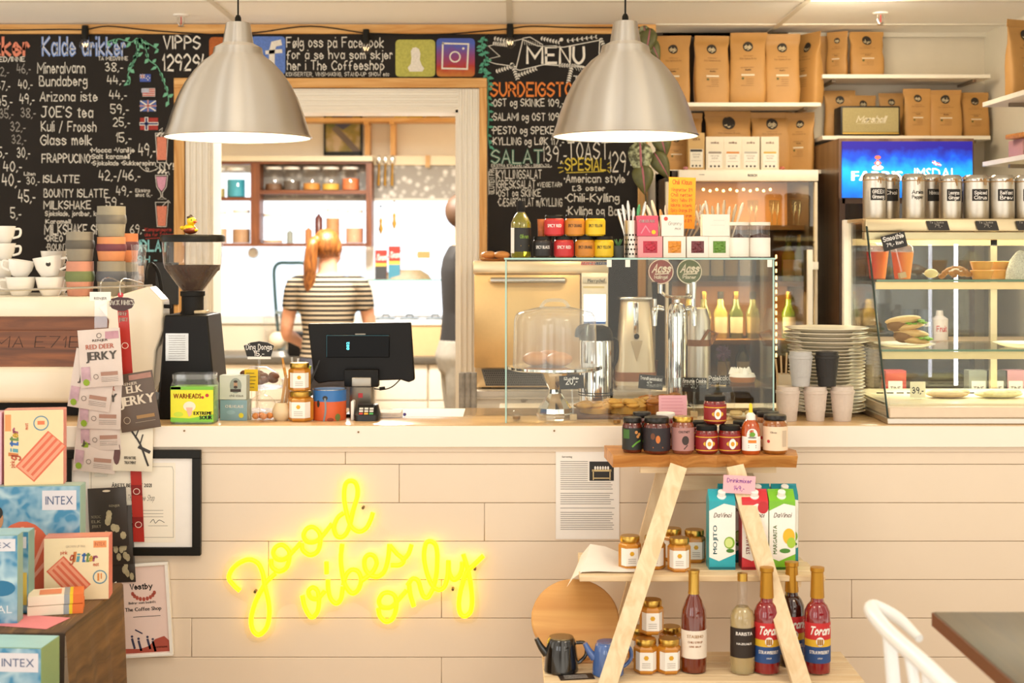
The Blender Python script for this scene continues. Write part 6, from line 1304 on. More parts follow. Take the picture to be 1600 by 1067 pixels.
t = thing('nut_bag', 'small clear bag of nuts beside the upper red nut jar', 'bag', ont(846, YT_+.03, ZT_+33*k+.001)); b = B(C('#b5622c', .5, 0, .5, 90, .5)); b.loft([(0,0,0,.012,.012),(0,0,.03,.013,.013),(-.002,0,.058,.012,.003)], 14, 2.5); b.obj('bag_body', t)
t = thing('potted_succulent', 'tiny succulent in a dark pot beside the cutlery basket', 'plant', ont(966)); b = B(C('#3a413e', .6)); b.lathe([(7*k,0),(9*k,.04),(8*k,.04),(.001,.034)], 18); b.obj('pot', t); b = B(C('#3f6a40', .5, 0, .2))
for q in range(6): a = q*1.05; b.tube([(0,0,.036),(.008*math.cos(a),.008*math.sin(a),.05),(.014*math.cos(a),.014*math.sin(a),.062)], [.004,.003,.001], 5)
b.obj('leaves', t)
def basket(label, px, Y, z, r, h_):
    t = thing('cutlery_basket', label, 'cutlery basket', (X(px,Y), Y, z), 0, 'steel cutlery baskets on the glass case'); b = B(BRUSHED); b.lathe([(r,0),(r,h_),(r*1.04,h_),(r*1.04,h_-.003),(r*.96,h_-.003),(r*.96,.003),(.001,.003)], 28); f = wrap(r+.0006); b.m(INK)
    for j in range(5):
        for i in range(-3, 4): b.disc(f, i*.011+(j%2)*.005, .012+j*.016, .0036, .0036, 8)
    b.obj('basket_body', t); return t
basket('perforated steel basket full of knives beside the pink snack boxes', 988, 4.74, ZT_, 13*k, 58*k)
random.seed(9)
def cutlery(label, name, px, Y, z, ln, lean, lx, mat, grp, w_=.007):
    t = thing(name, label, 'cutlery', (X(px,Y), Y, z), 0, grp, R(lx), R(lean)); b = B(mat); b.loft([(0,0,0,w_*.35,.002),(0,0,ln*.55,w_*.4,.002),(0,0,ln*.62,w_*.6,.0022),(0,0,ln*.9,w_*.9,.0025),(0,0,ln,w_*.4,.002)], 12); b.obj('blade', t)
for i in range(6): cutlery('steel knife standing in the perforated cutlery basket', 'table_knife', 984+i*1.6, 4.735+.003*i, ZT_+.004, .165+.012*(i%3), -14+5*i, 0, STEEL if i != 4 else C('#3f8a5a', .4), 'knives in the steel basket')
basket('perforated steel basket full of spoons behind the orange note', 1050, 4.86, ZT_, 22*k, 50*k)
for i in range(13): cutlery('wooden handled spoon standing in the basket behind the orange note', 'tea_spoon', 1034+i*2.6, 4.85+.004*(i%5), ZT_+.004, .165+.012*(i%4), -30+5*i, 0, C(('#d8cbb4','#c9a06a','#cfc8bc')[i%3], .35, .2), 'spoons in the baskets')
basket('perforated steel basket behind the small cream boxes', 1122, 4.86, ZT_, 20*k, 50*k)
for i in range(9): cutlery('steel spoon standing in the basket behind the cream boxes', 'tea_spoon', 1110+i*3, 4.85+.004*(i%5), ZT_+.004, .175+.01*(i%3), -18+4.5*i, 0, C(('#d8cbb4','#b9a68a')[i%2], .35, .5), 'spoons in the baskets behind the cream boxes')
def art_ck(b, f, w_, h_): b.m(WHT); b.text(f(.0005), 'CHILI KLAUS', -w_*.4, h_*.66, h_*.15, w_*.72, bold=.04); b.m(C('#d98a9c', .5)); b.line(f(.0004), [(-w_*.3,h_*.15),(-w_*.1,h_*.5),(w_*.1,h_*.2)], w_*.06); b.m(C('#e0c81c', .5)); b.disc(f(.0005), w_*.28, h_*.2, w_*.1)
def art_cr(b, f, w_, h_): b.m(C('#d9483a', .5)); b.disc(f(.0005), -w_*.3, h_*.82, w_*.09); b.m(C('#8a8078', .5)); b.text(f(.0005), 'Granny', -w_*.2, h_*.52, h_*.16, w_*.6, 'l', 's', .6, shear=.2); b.text(f(.0005), 'mix', w_*.1, h_*.3, h_*.14, w_*.25, 'l', 's', .6, shear=.2)
def art_pl(b, f, w_, h_): b.m(C('#c9c0b4', .5)); b.line(f(.0005), [(-w_*.1,h_*.72),(w_*.3,h_*.72)], .0008); b.line(f(.0005), [(-w_*.2,h_*.5),(w_*.3,h_*.5)], .0008)
no = lambda *a: None
for px, c_, sd, wn, lb, w_ in ((1016,'#e89aa0','#eab0b2','#b0203a','pink box with dark red sweets in its window',38),(1054,'#f0e6da','#e2d6c8','#d98a2a','cream box with orange sweets in its window',35),(1090,'#f0e9e0','#e2d6c8','#6a2a30','cream box with dark plum sweets in its window',34),(1124,'#f0e9dc','#e2d6c8','#5f8a2a','cream box with green sweets in its window',34)):
    klaus(lb, px, 4.69, ZT_, w_*k, 33*k, c_, sd, no, 'window boxes of sweets', 0, .05, wn)
klaus('bright pink snack box with white lettering on top of the pink window box', 1012, 4.69, ZT_+33*k+.0006, 33*k, 32*k, '#d0506a', '#b8405a', art_ck)
klaus('cream snack box with a red dot and script lettering', 1051, 4.69, ZT_+33*k+.0006, 35*k, 33*k, '#f1ebe0', '#e2d6c8', art_cr)
klaus('plain cream snack box over the plum and green window boxes', 1119, 4.69, ZT_+33*k+.0006, 43*k, 34*k, '#f0e9dc', '#e2d6c8', art_pl)
for px, lb in ((1154,'clear jar with a blank paper label and dark contents'),(1187,'clear jar with a blank paper label at the end of the case')):
    t = thing('sweet_jar', lb, 'jar', ont(px, 4.70), 0, 'paper labelled jars'); r = 16*k; b = B(GLASS); b.lathe([(r,0),(r,50*k)], 24); b.obj('glass_body', t); b = B(C('#4a2a22', .5, 0, .5, 70)); b.lathe([(r*.94,.001),(r*.94,(28 if px < 1160 else 34)*k),(.001,38*k)], 20); b.obj('contents', t)['kind'] = 'stuff'
    b = B(C('#e4ddd0', .35)); b.lathe([(r*1.03,50*k),(r*1.03,55*k),(.001,55.5*k)], 24); b.obj('lid', t); b = B(); label_band(b, r+.0008, .003, 31*k, -88, 88, C('#f3ece2', .6)); b.obj('label', t)
t = thing('price_note', 'tall orange handwritten note standing over the spoon basket', 'note', ont(1063, 4.80), 0, None, 0, R(1.5)); b = B(C('#f09a1c', .6, 0, .03)); z0 = Z(357,4.8)-ZT_; kk = 4.8/F; b.box(-21*kk, 21*kk, -.0006, .0002, z0, z0+80*kk); b.m(C('#b03a22', .6)); fn = flat((0,-.001,0)); b.text(fn, 'Chili Klaus', 0, z0+69*kk, 7*kk, 30*kk, 'c', 's', .8)
for i, s_ in enumerate(('Vingnøtter 89','Chili nøtter','Spicy Yellow 89','lakris sterk','Spicy Orange 89','vindruer karam','Spicy Red 89')): b.text(fn, s_, -17*kk, z0+(58-i*8)*kk, 5*kk, 33*kk, 'l', 's', .8)
b.obj('note_sheet', t); b = B(PLASTIC); b.box(-.003, .003, .0004, .002, 0, z0+.03); b.box(-.015, .015, -.01, .012, 0, .002); b.obj('holder', t)

# ------------------------------------------------------------------ takeaway cups and plates
CUPG = C('#cfc2b4', .6, 0, .08, 90)
def togo(label, px, z, c_, rz=0, Y=4.70):
    kk = Y/F; t = thing('takeaway_cup', label, 'cup', (X(px,Y), Y, z), 0, 'ribbed takeaway cups with lids'); m_ = C(c_, .6, 0, .08, 90)
    b = B(m_); H_ = 54*kk; n = 48; pr = [(13.3*kk,0),(13.8*kk,.002),(14.8*kk,H_*.28)]; b.lathe(pr, 30)
    v, f = [], []
    for j, (r, z_) in enumerate(((15.4*kk,H_*.28),(18*kk,H_*.8))):
        for i in range(n*2): rr = r*(1 if i % 2 else .985); v.append((rr*math.cos(math.pi*i/n), rr*math.sin(math.pi*i/n), z_))
    f = [(i, (i+1)%(2*n), 2*n+(i+1)%(2*n), 2*n+i) for i in range(2*n)]; b.raw(v, f); b.obj('cup_body', t, ang=15)
    b = B(m_); b.lathe([(18*kk,H_*.795),(19*kk,H_*.80),(19*kk,H_*.88),(17.5*kk,H_*.89),(17*kk,H_),(15*kk,H_),(.001,H_*.97)], 30); b.obj('lid', t); return H_
h1 = togo('pale takeaway cup nearest the glass case on the worktop', 1231, ZC, '#d2c2b4'); togo('pale takeaway cup in the middle of the worktop row', 1274, ZC, '#d2c2b4'); togo('pale takeaway cup at the plate stack end of the row', 1316, ZC, '#d2c2b4')
togo('grey takeaway cup stacked on the row below', 1251, ZC+h1+.0006, '#b9b6b2'); togo('black takeaway cup stacked on the row below', 1292, ZC+h1+.0006, '#24201d')
YPl = 4.92; kk = YPl/F
CER = C('#eae0cc', .22, 0, .03, coat=.4)
b = B(CER); r = 59*kk; b.lathe([(r*.6,0),(r*.62,.003),(r*.92,.012),(r,.015),(r*.99,.0165),(r*.9,.0145),(r*.6,.0055),(.001,.005)], 44); pm = b.obj('plate'); pm['kind'] = 'thing'
z = ZC; n = 0; first = True; names = []
for i in range(24):
    big = i > 19; sc = 1.1 if big else 1.0
    lb = 'cream plate in the tall stack behind the takeaway cups' if i < 20 else ('wide plate lowest of the four atop the stack','wide plate second of the four atop the stack','wide plate just under the topmost one','wide plate on the very top of the stack')[i-20]
    o = pm if first else pm.copy()
    if not first: COL.objects.link(o)
    first = False; o.location = (X(1291,YPl)+random.uniform(-.004,.004), YPl+random.uniform(-.003,.003), z); o.scale = (sc, sc, 1.25 if big else 1); tag(o, lb, 'plate', 'cream plates in the tall stack'); del_k = o.get('kind')
    z += (.0152 if big else .0118)
t = thing('stirrer_box', 'wooden stirrer holder beside the plate stack', 'holder', on(1226,4.90)); b = B(C('#e6d4b4', .6)); b.box(-.024, -.02, -.03, .03, 0, .14); b.box(.02, .024, -.03, .03, 0, .14); b.box(-.02, .02, -.03, -.027, 0, .14); b.box(-.02, .02, .027, .03, 0, .14); b.obj('holder_body', t)
for i in range(5):
    t = thing('wooden_stirrer', 'wooden stirrer standing in the holder by the plates', 'stirrer', (X(1226,4.90)-.012+.006*i, 4.90, ZC+.003), 0, 'stirrers by the plates', 0, R(-6+4*i)); b = B(C('#dcb98a', .6)); b.box(-.003, .003, -.001, .001, 0, .19+.01*(i%3)); b.obj('stick', t)
# ------------------------------------------------------------------ pastry case
cx0, cx1 = 1.236, 2.15
t = thing('pastry_case', 'chilled pastry display case with slanted glass front and lit shelves', 'pastry case', (0,0,0))
CHM = C('#cdbb96', .32, .75, .04, 40); zt_ = 1.705
b = B(BRUSHED); b.box(cx0-.004, cx1, 4.60, 5.22, ZC+.001, ZC+.02, .002, 1); b.m(C('#e2cdb2', .4)); b.box(cx0+.006, cx1, 4.61, 5.2, ZC+.02, ZC+.055, .003, 1); b.m(DARK); fn = flat((0,4.6092,0))
b.obj('base_tray', t)
b = B(C('#efe0bc', .3, 0, .02)); b.box(cx0+.01, cx1, 4.66, 5.16, ZC+.055, ZC+.062); b.m(DARK)
for i in range(12): b.box(cx0+.06+i*.036, cx0+.084+i*.036, 4.98, 4.985, ZC+.0625, ZC+.066)
b.obj('deck', t)
b = B(CHM); b.box(cx0, cx1, 4.93, 5.22, zt_-.012, zt_, .002, 1); b.box(cx0, cx1, 4.90, 4.95, zt_-.045, zt_-.002, .004, 2); b.box(cx0, cx1, 4.915, 4.95, zt_-.075, zt_-.047, .002, 1); b.obj('canopy', t)
b = B(WHITE); b.box(cx0-.012, cx0+.016, 5.17, 5.2, ZC+.001, zt_+.0, .002, 1); b.m(CHM); b.box(X(1550,5.19)-.012, X(1550,5.19)+.012, 5.17, 5.19, ZC+.06, zt_-.01); b.box(cx0+.02, cx1, 5.17, 5.19, zt_-.095, zt_-.07); b.obj('rear_frame', t)
def sl(z): return 4.63+(z-ZC)/(zt_-ZC)*.28
b = B(GLASSG); v = [(cx0+.005, 4.625, ZC+.02),(cx0+.005, 5.18, ZC+.02),(cx0+.005, 5.18, zt_-.01),(cx0+.005, 4.96, zt_-.01),(cx0+.005, 4.90, zt_-.03)]
b.raw([Vector(p) for p in v]+[Vector(p)+Vector((.005,0,0)) for p in v], [(0,1,2,3,4),(9,8,7,6,5)]+[(i,5+i,5+(i+1)%5,(i+1)%5) for i in range(5)]); b.obj('side_pane', t)
b = B(C('#2a3a34', .2)); b.tube([(cx0+.004, 4.622, ZC+.02),(cx0+.004, 4.765, 1.36),(cx0+.004, 4.90, zt_-.03),(cx0+.004, 4.95, zt_-.004)], .0035, 6); b.obj('dark_edge', t)
b = B(GLASSG); v = [(cx0+.01, 4.625, ZC+.06),(cx1, 4.625, ZC+.06),(cx1, 4.90, zt_-.05),(cx0+.01, 4.90, zt_-.05)]
b.raw([Vector(p) for p in v]+[Vector(p)+Vector((0,.004,0)) for p in v], [(0,1,2,3),(7,6,5,4),(0,4,5,1),(1,5,6,2),(2,6,7,3),(3,7,4,0)]); b.obj('front_pane', t)
for i, (py, Y, ra) in enumerate(((437,4.80,14),(546,4.73,13))):
    z = Z(py, Y); b = B(GLASSG); b.box(cx0+.012, cx1, Y, 5.15, z-.006, z); b.m(C('#5f7f62', .2)); b.box(cx0+.012, cx1, Y-.0015, Y, z-.0065, z+.0005); b.obj('glass_shelf', t); b = B(C('#d9c38e', .35, .3)); b.box(cx0+.012, cx1, Y+.008, Y+.014, z-.033, z-.008); b.obj('price_rail', t)
ZS1, ZS2 = Z(437,4.80), Z(546,4.73)
LEDM = emit('led_white', '#f2f0ff', 9); b = B(LEDM); xl = X(1494,5.0); b.box(xl-.006, xl+.006, 5.0, 5.006, ZC+.09, zt_-.09); b.obj('light_strip', t)
b = B(GLASS); b.box(cx0+.012, cx1, 5.155, 5.159, ZC+.07, zt_-.09); b.obj('rear_pane', t)
lamp('pastry_case_light', 'AREA', ((cx0+cx1)/2, 5.03, zt_-.05), 3.2, (1,.93,.62), .8, .14, ((cx0+cx1)/2, 5.0, 0))
lamp('pastry_shelf_light', 'AREA', ((cx0+cx1)/2, 5.0, ZS1-.04), 2.2, (1,.93,.66), .8, .14, ((cx0+cx1)/2, 4.95, 0))
lamp('pastry_shelf_light', 'AREA', ((cx0+cx1)/2, 4.98, ZS2-.04), 2.0, (1,.93,.66), .8, .14, ((cx0+cx1)/2, 4.9, 0))
# tins on the canopy
TIN = bpy.data.materials['spun_aluminium']
def tin(label, px, Y, r, h_, lines, lab=True, twine=True):
    kk = Y/F; t = thing('tea_tin', label, 'tea tin', (X(px,Y), Y, zt_+.0005), 0, 'steel tea tins on the pastry case'); r *= kk; h_ *= kk
    b = B(BRUSHED); b.lathe([(r*.97,0),(r,.003),(r,h_*.88)], 30); b.obj('tin_body', t)
    b = B(STEEL); b.lathe([(r*1.03,h_*.86),(r*1.04,h_*.9),(r*1.0,h_*.95),(r*.8,h_),(.001,h_)], 30); b.obj('lid', t)
    f = wrap(r+.001)
    b = B(C('#231f1c', .6)) if lab else B(BRUSHED)
    if lab: b.patch(f, -r*.62, r*.75, h_*.40, h_*.67, 8); 
    f = wrap(r+.0016); b.m(WHT if lab else INK)
    for i, s_ in enumerate(lines): b.text(f, s_, r*.06, h_*(.55-.11*i), h_*.075, r*1.0, 'c', 's', 1)
    if lab or lines: b.obj('label', t)
    if twine:
        b = B(C('#b48a58', .8, 0, .2, 90)); random.seed(int(px))
        for q in range(7): a = random.uniform(-1,1); b.tube([(r*.2, -r*.98, h_*.84),(r*(.2+.25*a), -r*1.08, h_*(.86+.06*random.random())),(r*(.2+.3*a), -r*1.0, h_*(.74+.2*random.random()))], .0014, 5, True, 3)
        b.tube([(r*1.03*math.cos(j*.4), r*1.03*math.sin(j*.4), h_*.845) for j in range(17)], .0016, 5); b.obj('twine_bow', t)
tin('tea tin labelled green ginseng in white chalk pen', 1367, 4.99, 18.5, 71, ['GREEN','Ginseng']); tin('tea tin half hidden behind the green ginseng tin', 1387, 5.10, 18, 70, ['Chai'])
tin('tea tin with writing straight on the steel', 1428, 4.99, 18, 70, ['Anis','Pepper'], False); tin('tea tin labelled hibiscus behind the unlabelled tin', 1455, 5.10, 17, 70, ['Hibiscus'])
tin('tea tin labelled lemongrass ginger', 1485, 4.99, 17, 68, ['Lemongrass','Ginger']); tin('tea tin labelled spiced citrus', 1525, 4.99, 20, 68, ['Spiced','Citrus']); tin('tea tin behind the spiced citrus tin', 1508, 5.12, 17, 66, ['Mint'])
tin('tea tin labelled Belfast Brew', 1565, 4.99, 20, 68, ['Belfast','Brew']); tin('tea tin labelled Ayurveda at the photo edge', 1604, 4.99, 19, 68, ['Ayur'])
tin('tea tin behind the Belfast Brew tin', 1548, 5.12, 17, 66, ['Rooibos'])
for px, lb in ((1466,'black price card hanging under the green ginseng tins'),(1543,'black price card hanging under the spiced citrus tin'),(1606,'black price card at the photo edge of the canopy')):
    Y = 4.892; kk = Y/F; p = P(px, 352, Y); t = thing('price_card', lb, 'price card', p, 0, 'black cards on the canopy edge'); b = B(C('#2a2521', .6)); b.raw([(-19*kk,0,7*kk),(14*kk,0,7*kk),(18*kk,-.002,-8*kk),(-15*kk,-.002,-8*kk)], [(3,2,1,0)]); b.raw([(-19*kk,.001,7*kk),(14*kk,.001,7*kk),(18*kk,-.001,-8*kk),(-15*kk,-.001,-8*kk)], [(0,1,2,3)]); b.m(C('#a39a8e', .6)); fn = flat((0,-.0026,0)); b.text(fn, 'Te i boks', -14*kk, 3*kk, 3*kk, 22*kk, 'l', 's'); b.text(fn, '79,-', 0, -3*kk, 5*kk, 12*kk, 'c', 's'); b.obj('card', t)
# smoothies and cakes on the top shelf
def smoothie(label, px, Y, c1, c2):
    kk = Y/F; t = thing('smoothie_cup', label, 'smoothie', (X(px,Y), Y, ZS1+.0005), 0, 'smoothies in the pastry case'); H_ = 42*kk
    b = B(gradient_mat('fruit_smoothie', [(.2,c1),(.8,c2)], -.03, .03, 0)[0]); b.lathe([(12*kk,0),(17*kk,H_),(.001,H_)], 24); b.obj('drink', t); b = B(PLASTIC); b.lathe([(17.3*kk,H_-.004),(18*kk,H_),(16*kk,H_*1.18),(9*kk,H_*1.32),(5*kk,H_*1.33)], 24); b.obj('dome_lid', t)
smoothie('red and orange smoothie nearest the glass side', 1371, 5.0, '#c2342c', '#e8803a'); smoothie('orange smoothie with the price card in front', 1410, 4.93, '#d8552e', '#f0974a')
cardsign('black tilted card reading Smoothie in front of the orange smoothie', 1397, 377, 4.87, 38, 24, [('Smoothie',3,7,32),('79,- liten',-6,5,26)], -14, ZS1)
CRU = C('#d79a3e', .5, 0, .25, 40, .3)
def bowl_tart(label, px, Y, z, kk):
    t = thing('tart_shell', label, 'tart', (X(px,Y), Y, z), 0, 'golden tart shells'); b = B(CRU); b.lathe([(14*kk,0),(18*kk,13*kk),(17*kk,13.5*kk),(14*kk,11*kk),(.001,10*kk)], 26); b.obj('shell', t)
kk = 4.9/F
for px, Y, dz, lb in ((1534,4.9,0,'tart shell at the bottom front beside the sugared cake'),(1534,4.9,14*kk,'tart shell stacked on the front one'),(1562,4.96,0,'tart shell at the bottom behind the front pair'),(1562,4.96,14*kk,'tart shell stacked behind the front pair')): bowl_tart(lb, px, Y, ZS1+.0005+dz, kk)
t = thing('nut_cake', 'dome of nut brittle cake on the top pastry shelf', 'cake', (X(1494,4.9), 4.9, ZS1+.0005)); b = B(C('#a8702e', .5, 0, .6, 60, 1)); random.seed(1)
for q in range(60): a, rr = random.uniform(0,6.28), random.random(); b.sph((.052*rr*math.cos(a), .045*rr*math.sin(a), .03*(1-rr*rr)+.008), (.012,.01,.009), 7, 5)
b.obj('cake_body', t); b = B(C('#efe4d0', .7)); b.lathe([(.036,.026),(.03,.036),(.001,.04)], 16); b.obj('sugar', t)
t = thing('cream_roll', 'small glass dish with pale dessert on the top shelf', 'dessert', (X(1455,4.88), 4.88, ZS1+.0005)); b = B(GLASS); b.lathe([(.012,0),(.012,.006),(.032,.02),(.033,.022)], 20); b.obj('dish', t); b = B(C('#ead79a', .5, 0, .15, 40)); b.sph((0,0,.02), (.024,.024,.016)); b.obj('dessert_body', t)
t = thing('sugared_cake', 'tall cake dusted with coconut at the photo edge', 'cake', (X(1594,4.9), 4.9, ZS1+.0005)); b = B(C('#e6d6c0', .8, 0, .6, 220, 1)); b.lathe([(22*kk,0),(21*kk,12*kk),(15*kk,30*kk),(6*kk,42*kk),(.001,45*kk)], 24); b.obj('cake_body', t)
# sandwiches on the middle shelf
t = thing('white_plate', 'white oval plate under the sandwiches', 'plate', (X(1413,4.86), 4.86, ZS2+.0005)); kk = 4.86/F; b = B(CER); b.lathe([(30*kk,0),(46*kk,.010),(47*kk,.012),(30*kk,.005),(.001,.004)], 36); b.obj('plate_body', t)
BRD = C('#dcb679', .55, 0, .2, 35, .2); LET = C('#7fb02e', .5, 0, .3, 60); PAPB = C('#8a6238', .7)
for i, (dx, dz, ry, lb) in enumerate(((8,.012,6,'sandwich roll with salad lying on the plate'),(0,.058,-8,'sandwich roll with lettuce on top of the other'))):
    t = thing('sandwich', lb, 'sandwich', (X(1416,4.86)+dx*kk, 4.86, ZS2+dz), R(-10), 'sandwiches on the white plate', 0, R(ry))
    b = B(BRD); b.sph((.0,0,.012), (.062,.034,.013), 18, 8); b.obj('bottom_bread', t); b = B(BRD); b.sph((-.006,0,.036), (.062,.033,.015), 18, 8); b.obj('top_bread', t)
    b = B(LET); random.seed(i)
    for q in range(18): b.sph((random.uniform(-.005,.068), random.uniform(-.034,.01), .024+random.uniform(-.005,.006)), (.010,.008,.004), 7, 5)
    b.obj('lettuce', t); b = B(PAPB); b.sph((-.03,0,.022), (.034,.036,.024), 14, 8); b.obj('paper_wrap', t)
t = thing('white_tray', 'white tray at the photo edge of the middle shelf', 'plate', (X(1598,4.84), 4.84, ZS2+.0005)); b = B(CER); b.lathe([(25*kk,0),(44*kk,.014),(45*kk,.016),(25*kk,.005),(.001,.004)], 30); b.obj('plate_body', t)
# behind the case glass: bottle and tins on a rear shelf
t = thing('service_trolley', 'dark shelf unit standing behind the pastry case', 'shelf', (0,0,0)); b = B(C('#4a3826', .5)); 
b.box(1.40, 2.15, 5.45, 5.80, 0, 1.05); b.obj('lower_body', t); b = B(C('#cbb59a', .5)); b.box(1.40, 2.15, 5.44, 5.82, ZS2-.05, ZS2-.025); b.obj('shelf_board', t)
for x in (1.41, 2.13):
    b = B(C('#4a3826', .5)); b.box(x, x+.02, 5.46, 5.80, 1.05, ZS2-.05); b.obj('upright', t)
kk = 5.6/F
t = thing('syrup_bottle', 'white bottle seen through the pastry case', 'bottle', (X(1468,5.6), 5.6, ZS2-.0245)); b = B(C('#d9cfd2', .3)); b.lathe([(13*kk,0),(13*kk,33*kk),(6*kk,38*kk),(5*kk,46*kk),(.001,46*kk)], 20); f = wrap(13*kk+.001); b.m(RED); b.text(f, 'Fruit', 0, 14*kk, 8*kk, 16*kk, 'c', 's', 1.2); b.obj('bottle_body', t)
for px, lb in ((1418,'dark steel canister seen through the pastry case, nearest the sandwiches'),(1443,'dark steel canister beside the white bottle')):
    t = thing('canister', lb, 'canister', (X(px,5.6), 5.6, ZS2-.0245), 0, 'canisters behind the pastry case'); b = B(C('#4a5260', .25, .6)); b.lathe([(12.5*kk,0),(12.5*kk,48*kk),(.001,49*kk)], 22); b.m(WHT); b.text(wrap(12.5*kk+.001), 'Ham', 0, 22*kk, 9*kk, 16*kk, 'c', 's', .8); b.obj('canister_body', t)
for px, c_, lb in ((1402,'#b83428','red tea box seen low through the pastry case'),(1590,'#c08a9a','pink box low at the photo edge behind glass'),(1532,'#8a8f86','grey box low behind the pastry case'),(1560,'#4a4a48','dark box low behind the pastry case')):
    t = thing('tea_box', lb, 'box', (X(px,5.25), 5.25, ZC+.0), 0, 'boxes seen through the pastry case'); kk = 5.25/F; b = B(C(c_, .5)); b.box(-18*kk, 14*kk, 0, .06, .001, 50*kk); b.m(PAPER); b.patch(flat((0,-.001,0)), -14*kk, 8*kk, 12*kk, 34*kk); b.m(INK); b.text(flat((0,-.0016,0)), 'TINE', -3*kk, 18*kk, 8*kk, 16*kk, 'c'); b.obj('carton', t)
t = thing('back_bench', 'narrow bench behind the pastry case holding boxes', 'bench', (0,0,0)); b = B(C('#cbb59a', .5)); b.box(cx0+.05, cx1, 5.225, 5.40, ZC-.03, ZC); b.box(cx0+.06, cx0+.09, 5.25, 5.38, 0, ZC-.03); b.box(cx1-.03, cx1, 5.25, 5.38, 0, ZC-.03); b.obj('bench_top', t)
t = thing('price_note', 'white handwritten price note standing low in the pastry case', 'note', (X(1434,4.80), 4.80, ZC+.0625)); kk = 4.8/F; b = B(C('#efe8c8', .6)); b.box(-12*kk, 12*kk, -.0006, .0004, .004, 27*kk); b.m(INK); fn = flat((0,-.0011,0)); b.text(fn, '39,-', 0, 9*kk, 9*kk, 17*kk, 'c', 's', 1.1); b.m(PLASTIC); b.box(-.012, .012, -.004, .008, 0, .004); b.obj('note_sheet', t)
for px, c_, lb, rx_ in ((1480,'#d9bd92','wrapped baguette lying low in the pastry case',.075),(1560,'#f0e2b0','flat iced pastry low at the photo edge',.085)):
    t = thing('long_pastry', lb, 'pastry', (X(px,4.84), 4.84, ZC+.0625), 0); b = B(C(c_, .55, 0, .25, 40, .3)); random.seed(px)
    b.sph((0,0,.014), (rx_,.04,.015), 18, 8)
    for q in range(8): b.sph((random.uniform(-.8,.8)*rx_, random.uniform(-.03,.03), .02), (.02,.015,.009), 8, 5)
    b.obj('pastry_body', t)
# ------------------------------------------------------------------ rear bench: oven, blender, thermos, taps
YO = 5.70
t = thing('rear_bench', 'white rear bench under the oven with a small lock', 'bench', (0,0,0)); b = B(C('#f0e8da', .4)); ZR = Z(612,5.62)
b.box(X(738,5.62), .645, 5.62, 6.24, ZR-.03, ZR, .003, 1); b.m(BRUSHED); b.box(X(738,5.62), .645, 5.615, 5.63, ZR-.02, ZR+.002); b.obj('bench_top', t)
b = B(C('#f0e8da', .4)); b.box(X(744,5.64), .64, 5.64, 6.2, .05, ZR-.031); b.obj('cabinet', t); b = B(STEEL); p = P(818,624,5.64); b.lathe([(.012,0),(.012,.006),(.001,.008)], 16, (p.x, 5.628, p.z), 'y'); b.obj('lock', t)
t = thing('rapid_oven', 'steel rapid cook oven with long door handle and touch panel', 'oven', (0,0,0)); k = YO/F
def ob_(bb, x0, x1, y0, y1, d0, d1, bev=.004): bb.box(X(x0,YO), X(x1,YO), YO+d0, YO+d1, Z(y1,YO), Z(y0,YO), bev, 2)
OVM = C('#d9c19a', .3, .9, .05, 70); b = B(OVM); ob_(b, 739, 951, 408, 428, 0, .5); ob_(b, 742, 950, 428, 606, .02, .5, .002); b.obj('housing', t)
b = B(C('#d8b47c', .36, .85, .05, 70)); ob_(b, 741, 906, 429, 574, -.03, .019, .006); b.obj('door', t)
b = B(STEEL); b.tube([P(767,438,YO-.03), P(767,438,YO-.075), P(882,438,YO-.075), P(882,438,YO-.03)], .012, 12); b.obj('handle', bpy.data.objects['door'])
b = B(C('#e0d4bc', .35, .6)); ob_(b, 908, 950, 426, 574, -.01, .019, .003); b.obj('control_panel', t); cp_ = bpy.data.objects['control_panel']
b = B(emit('panel_screen', '#e8eef8', 1.6)); ob_(b, 912, 946, 460, 502, -.0125, -.01, 0); b.m(C('#3a6ab8', .4)); ob_(b, 912, 946, 502, 506, -.013, -.01, 0); b.m(C('#8a94a8', .5)); fn = flat((0,YO-.0132,0))
for i in range(5): b.line(fn, [(X(916,YO), Z(468+i*6,YO)), (X(916+(24,20,26,18,22)[i],YO), Z(468+i*6,YO))], .0018)
b.obj('touch_screen', cp_)
b = B(C('#cfc0a4', .3, .7)); ob_(b, 910, 948, 432, 443, -.014, -.0105, .001); b.m(INK); b.text(flat((0,YO-.0145,0)), 'Merrychef', X(918,YO), Z(441,YO), 6*k, 27*k, 'l', bold=.02); b.m(C('#d9c48a', .4)); ob_(b, 911, 944, 447, 450, -.012, -.0105, 0); b.obj('name_plate', cp_)
b = B(RED); fn = flat((0,YO-.0008,0)); b.patch(fn, X(908,YO), X(930,YO), Z(414,YO), Z(409,YO)); b.m(C('#23305a', .5)); b.patch(fn, X(930,YO), X(949,YO), Z(414,YO), Z(409,YO)); b.m(WHT); b.text(flat((0,YO-.0013,0)), 'PANINIATOR', X(910,YO), Z(413,YO), 3.5*k, 36*k, bold=.03); b.obj('sticker', t)
b = B(C('#6e6a64', .45, .5)); b.raw([P(752,577,YO+.01), P(906,577,YO+.01), P(906,603,YO+.01), P(759,603,YO+.01)], [(3,2,1,0)]); b.m(C('#25221f', .6)); fn = lambda a, c: Vector((X(a,YO), YO+.0088, Z(c,YO)))
for j in range(7):
    for i in range(44):
        b.disc(fn, 757+i*3.3+(j%2)*1.65+ (j*.5), 580+j*3.5, 1.15, 1.15, 6)
b.obj('vent_grille', t)
b = B(DARK)
for x in (752, 930): b.box(X(x,YO), X(x,YO)+.04, YO+.05, YO+.4, ZR+.001, Z(606,YO))
b.obj('foot', t)
